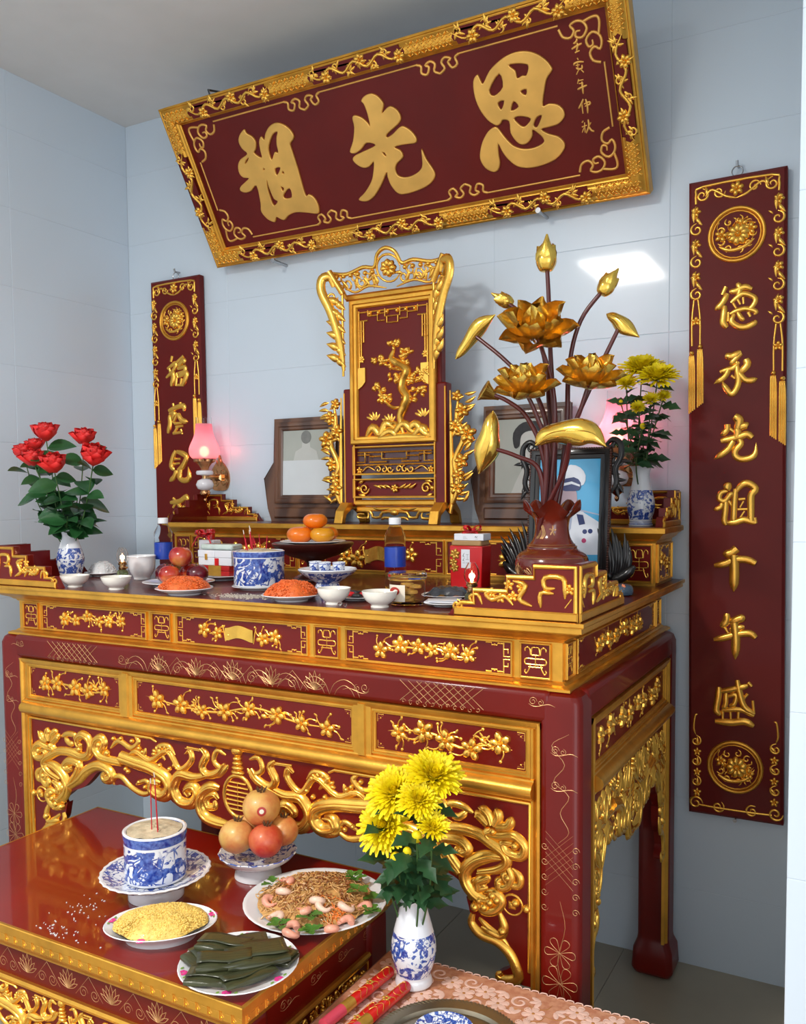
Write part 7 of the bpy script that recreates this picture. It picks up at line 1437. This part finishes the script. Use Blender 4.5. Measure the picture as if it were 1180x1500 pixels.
# vase with chrysanthemums
pv = at(606, 1438, Z=CZ+.003); s = mpp(pv); vase_body('white vase with blue flowers holding large chrysanthemums on the lace cloth', pv, [(26, 0), (27.5, 2), (26, 9), (24.5, 15), (29, 28), (33, 46), (32, 66), (26, 90), (20.5, 112), (22, 126), (30, 136)], s, 'vase_blue_low', 48)
mth = pv+Vector((0, 0, 128*s)); tc2 = (CAM-pv).normalized()
for k, (x, y, dy, bm, sc_, fz, fr, lab) in enumerate(((636, 1133, 0, MB1, 1.0, .9, .25, 'large yellow chrysanthemum highest in the vase on the lace cloth'), (577, 1158, -.03, MB1, .98, .5, -.35, 'large yellow chrysanthemum beside the highest one on the lace cloth'), (614, 1168, -.06, MB1, .72, .6, .1, 'medium yellow chrysanthemum between the three large ones'), (560, 1208, -.05, MB1, .95, .15, -.55, 'large yellow chrysanthemum hanging towards the noodle plate'), (634, 1208, -.07, MB2, 1.05, .5, .2, 'small yellow chrysanthemum open towards the altar leg'), (610, 1221, -.08, BUD, 1.3, 1, 0, 'yellow chrysanthemum bud under the small bloom on the lace cloth'), (579, 1253, -.07, BUD, 1.4, 1, 0, 'lowest yellow chrysanthemum bud in the vase on the lace cloth'), (596, 1243, -.08, BUD, 1, 1, 0, 'tiny yellow chrysanthemum bud among the leaves on the lace cloth'))):
    h = at(x, y, Y=pv.y+dy); face = (tc2*1.0+Vector((0, 0, fz))+CR*fr).normalized()
    flower_stem('chrysanthemum', lab, 'flower', 'yellow chrysanthemums on the lace cloth', mth-Vector((0, 0, .14)), h-face*.01, bm, 'mum_yellow', sc_*1.36, face, 8, ML, 'leaf_dark', 120+k, .0022, .015, (.95, 1.4), .45)
for k in range(4):
    a = k*1.55; h = mth+Vector((.055*math.cos(a), .05*math.sin(a), .05+.02*(k % 3))); flower_stem('leaf_sprig', 'leafy chrysanthemum stem without a bloom in the vase on the lace cloth', 'leaf sprig', 'leaf sprigs in the lace cloth vase', mth-Vector((0, 0, .1)), h, None, None, 1, (0, 0, 1), 6, ML, 'leaf_dark', 160+k, .002, .01, (1.0, 1.5), .55)
# red candles
simple('candle_red', (214, 26, 22), .35, 0, .3, .12, 20); simple('candle_pink', (206, 70, 90), .4, var=.15)
for k, (a, b, lab) in enumerate((((572, 1424), (476, 1502), 'long red paper wrapped candle resting along the lace edge'), ((596, 1446), (520, 1512), 'long red paper wrapped candle resting next to the vase foot'), ((550, 1476), (505, 1516), 'red paper wrapped candle lying between the two longer ones'))):
    rc = .0125 if k < 2 else .011; A = at(*a, Z=CZ+rc); B = at(*b, Z=CZ+rc); A.z = B.z = CZ+.0035+rc; B = A+(B-A).normalized()*(.24 if k < 2 else .2); d = (B-A).normalized(); t = thing('wrapped_candle', lab, 'candle', (A+B)/2-Vector((0, 0, rc)), 'red wrapped candles')
    part(t, 'candle_body', MB().tube([A, A+d*.004, A.lerp(B, .62)], [rc*.8, rc, rc], 18), 'candle_red', smooth=40); part(t, 'gold_band', MB().tube([A.lerp(B, .6), A.lerp(B, .74)], rc*1.02, 18), 'pack_gold', smooth=40); part(t, 'pink_end', MB().tube([A.lerp(B, .74), B], rc, 18), 'candle_pink', smooth=40)
    q = MB(); sd = d.cross(Vector((0, 0, 1)))
    for j in range(7):
        c = A.lerp(B, .06+.075*j); q.tube([c+(sd*math.cos(f)+Vector((0, 0, 1))*math.sin(f))*rc*1.02+d*.006*math.sin(f*3+j) for f in np.linspace(.2, 2.9, 8)], .0007, 4)
    c = A.lerp(B, .33)
    for j in range(5): f = j*1.256; q.ball(c+Vector((0, 0, rc))+sd*.006*math.cos(f)+d*.006*math.sin(f), .0038, 6, 4, sz=.3)
    part(t, 'gold_print', q, 'pack_gold', kind='stuff')
# metal tray and a dish
p = at(655, 1545, Z=CZ); simple('tray_metal', (150, 140, 120), .3, .9, 0, .15, 12); rT = .155
t = thing('serving_tray', 'round metal tray with a beaded rim on the lace cloth', 'tray', p+Vector((0, 0, .0035)))
pt_ = p+Vector((0, 0, .0035)); part(t, 'tray_body', MB().lathe([(rT*.8, 0), (rT*.84, .0005), (rT*.86, .008), (rT, .014), (rT*.995, .016), (rT*.85, .0105), (rT*.82, .003), (.001, .0025)], pt_, 64), 'tray_metal', smooth=40)
q = MB()
for k in range(110): a = 2*math.pi*k/110; q.tube([pt_+Vector((rT*.955*math.cos(a), rT*.955*math.sin(a), .0135)), pt_+Vector((rT*.995*math.cos(a+.04), rT*.995*math.sin(a+.04), .016))], .0018, 5)
part(t, 'beaded_rim', q, 'tray_metal', kind='stuff')
pd = at(650, 1512, Z=CZ+.02); pd.z = pt_.z+.003; blue_white('tray_dish_blue', .004, .05, (), 60, .5, 1.2); plate('plate', 'blue and white dish on the metal tray', pd, .062, .018, 'tray_dish_blue')
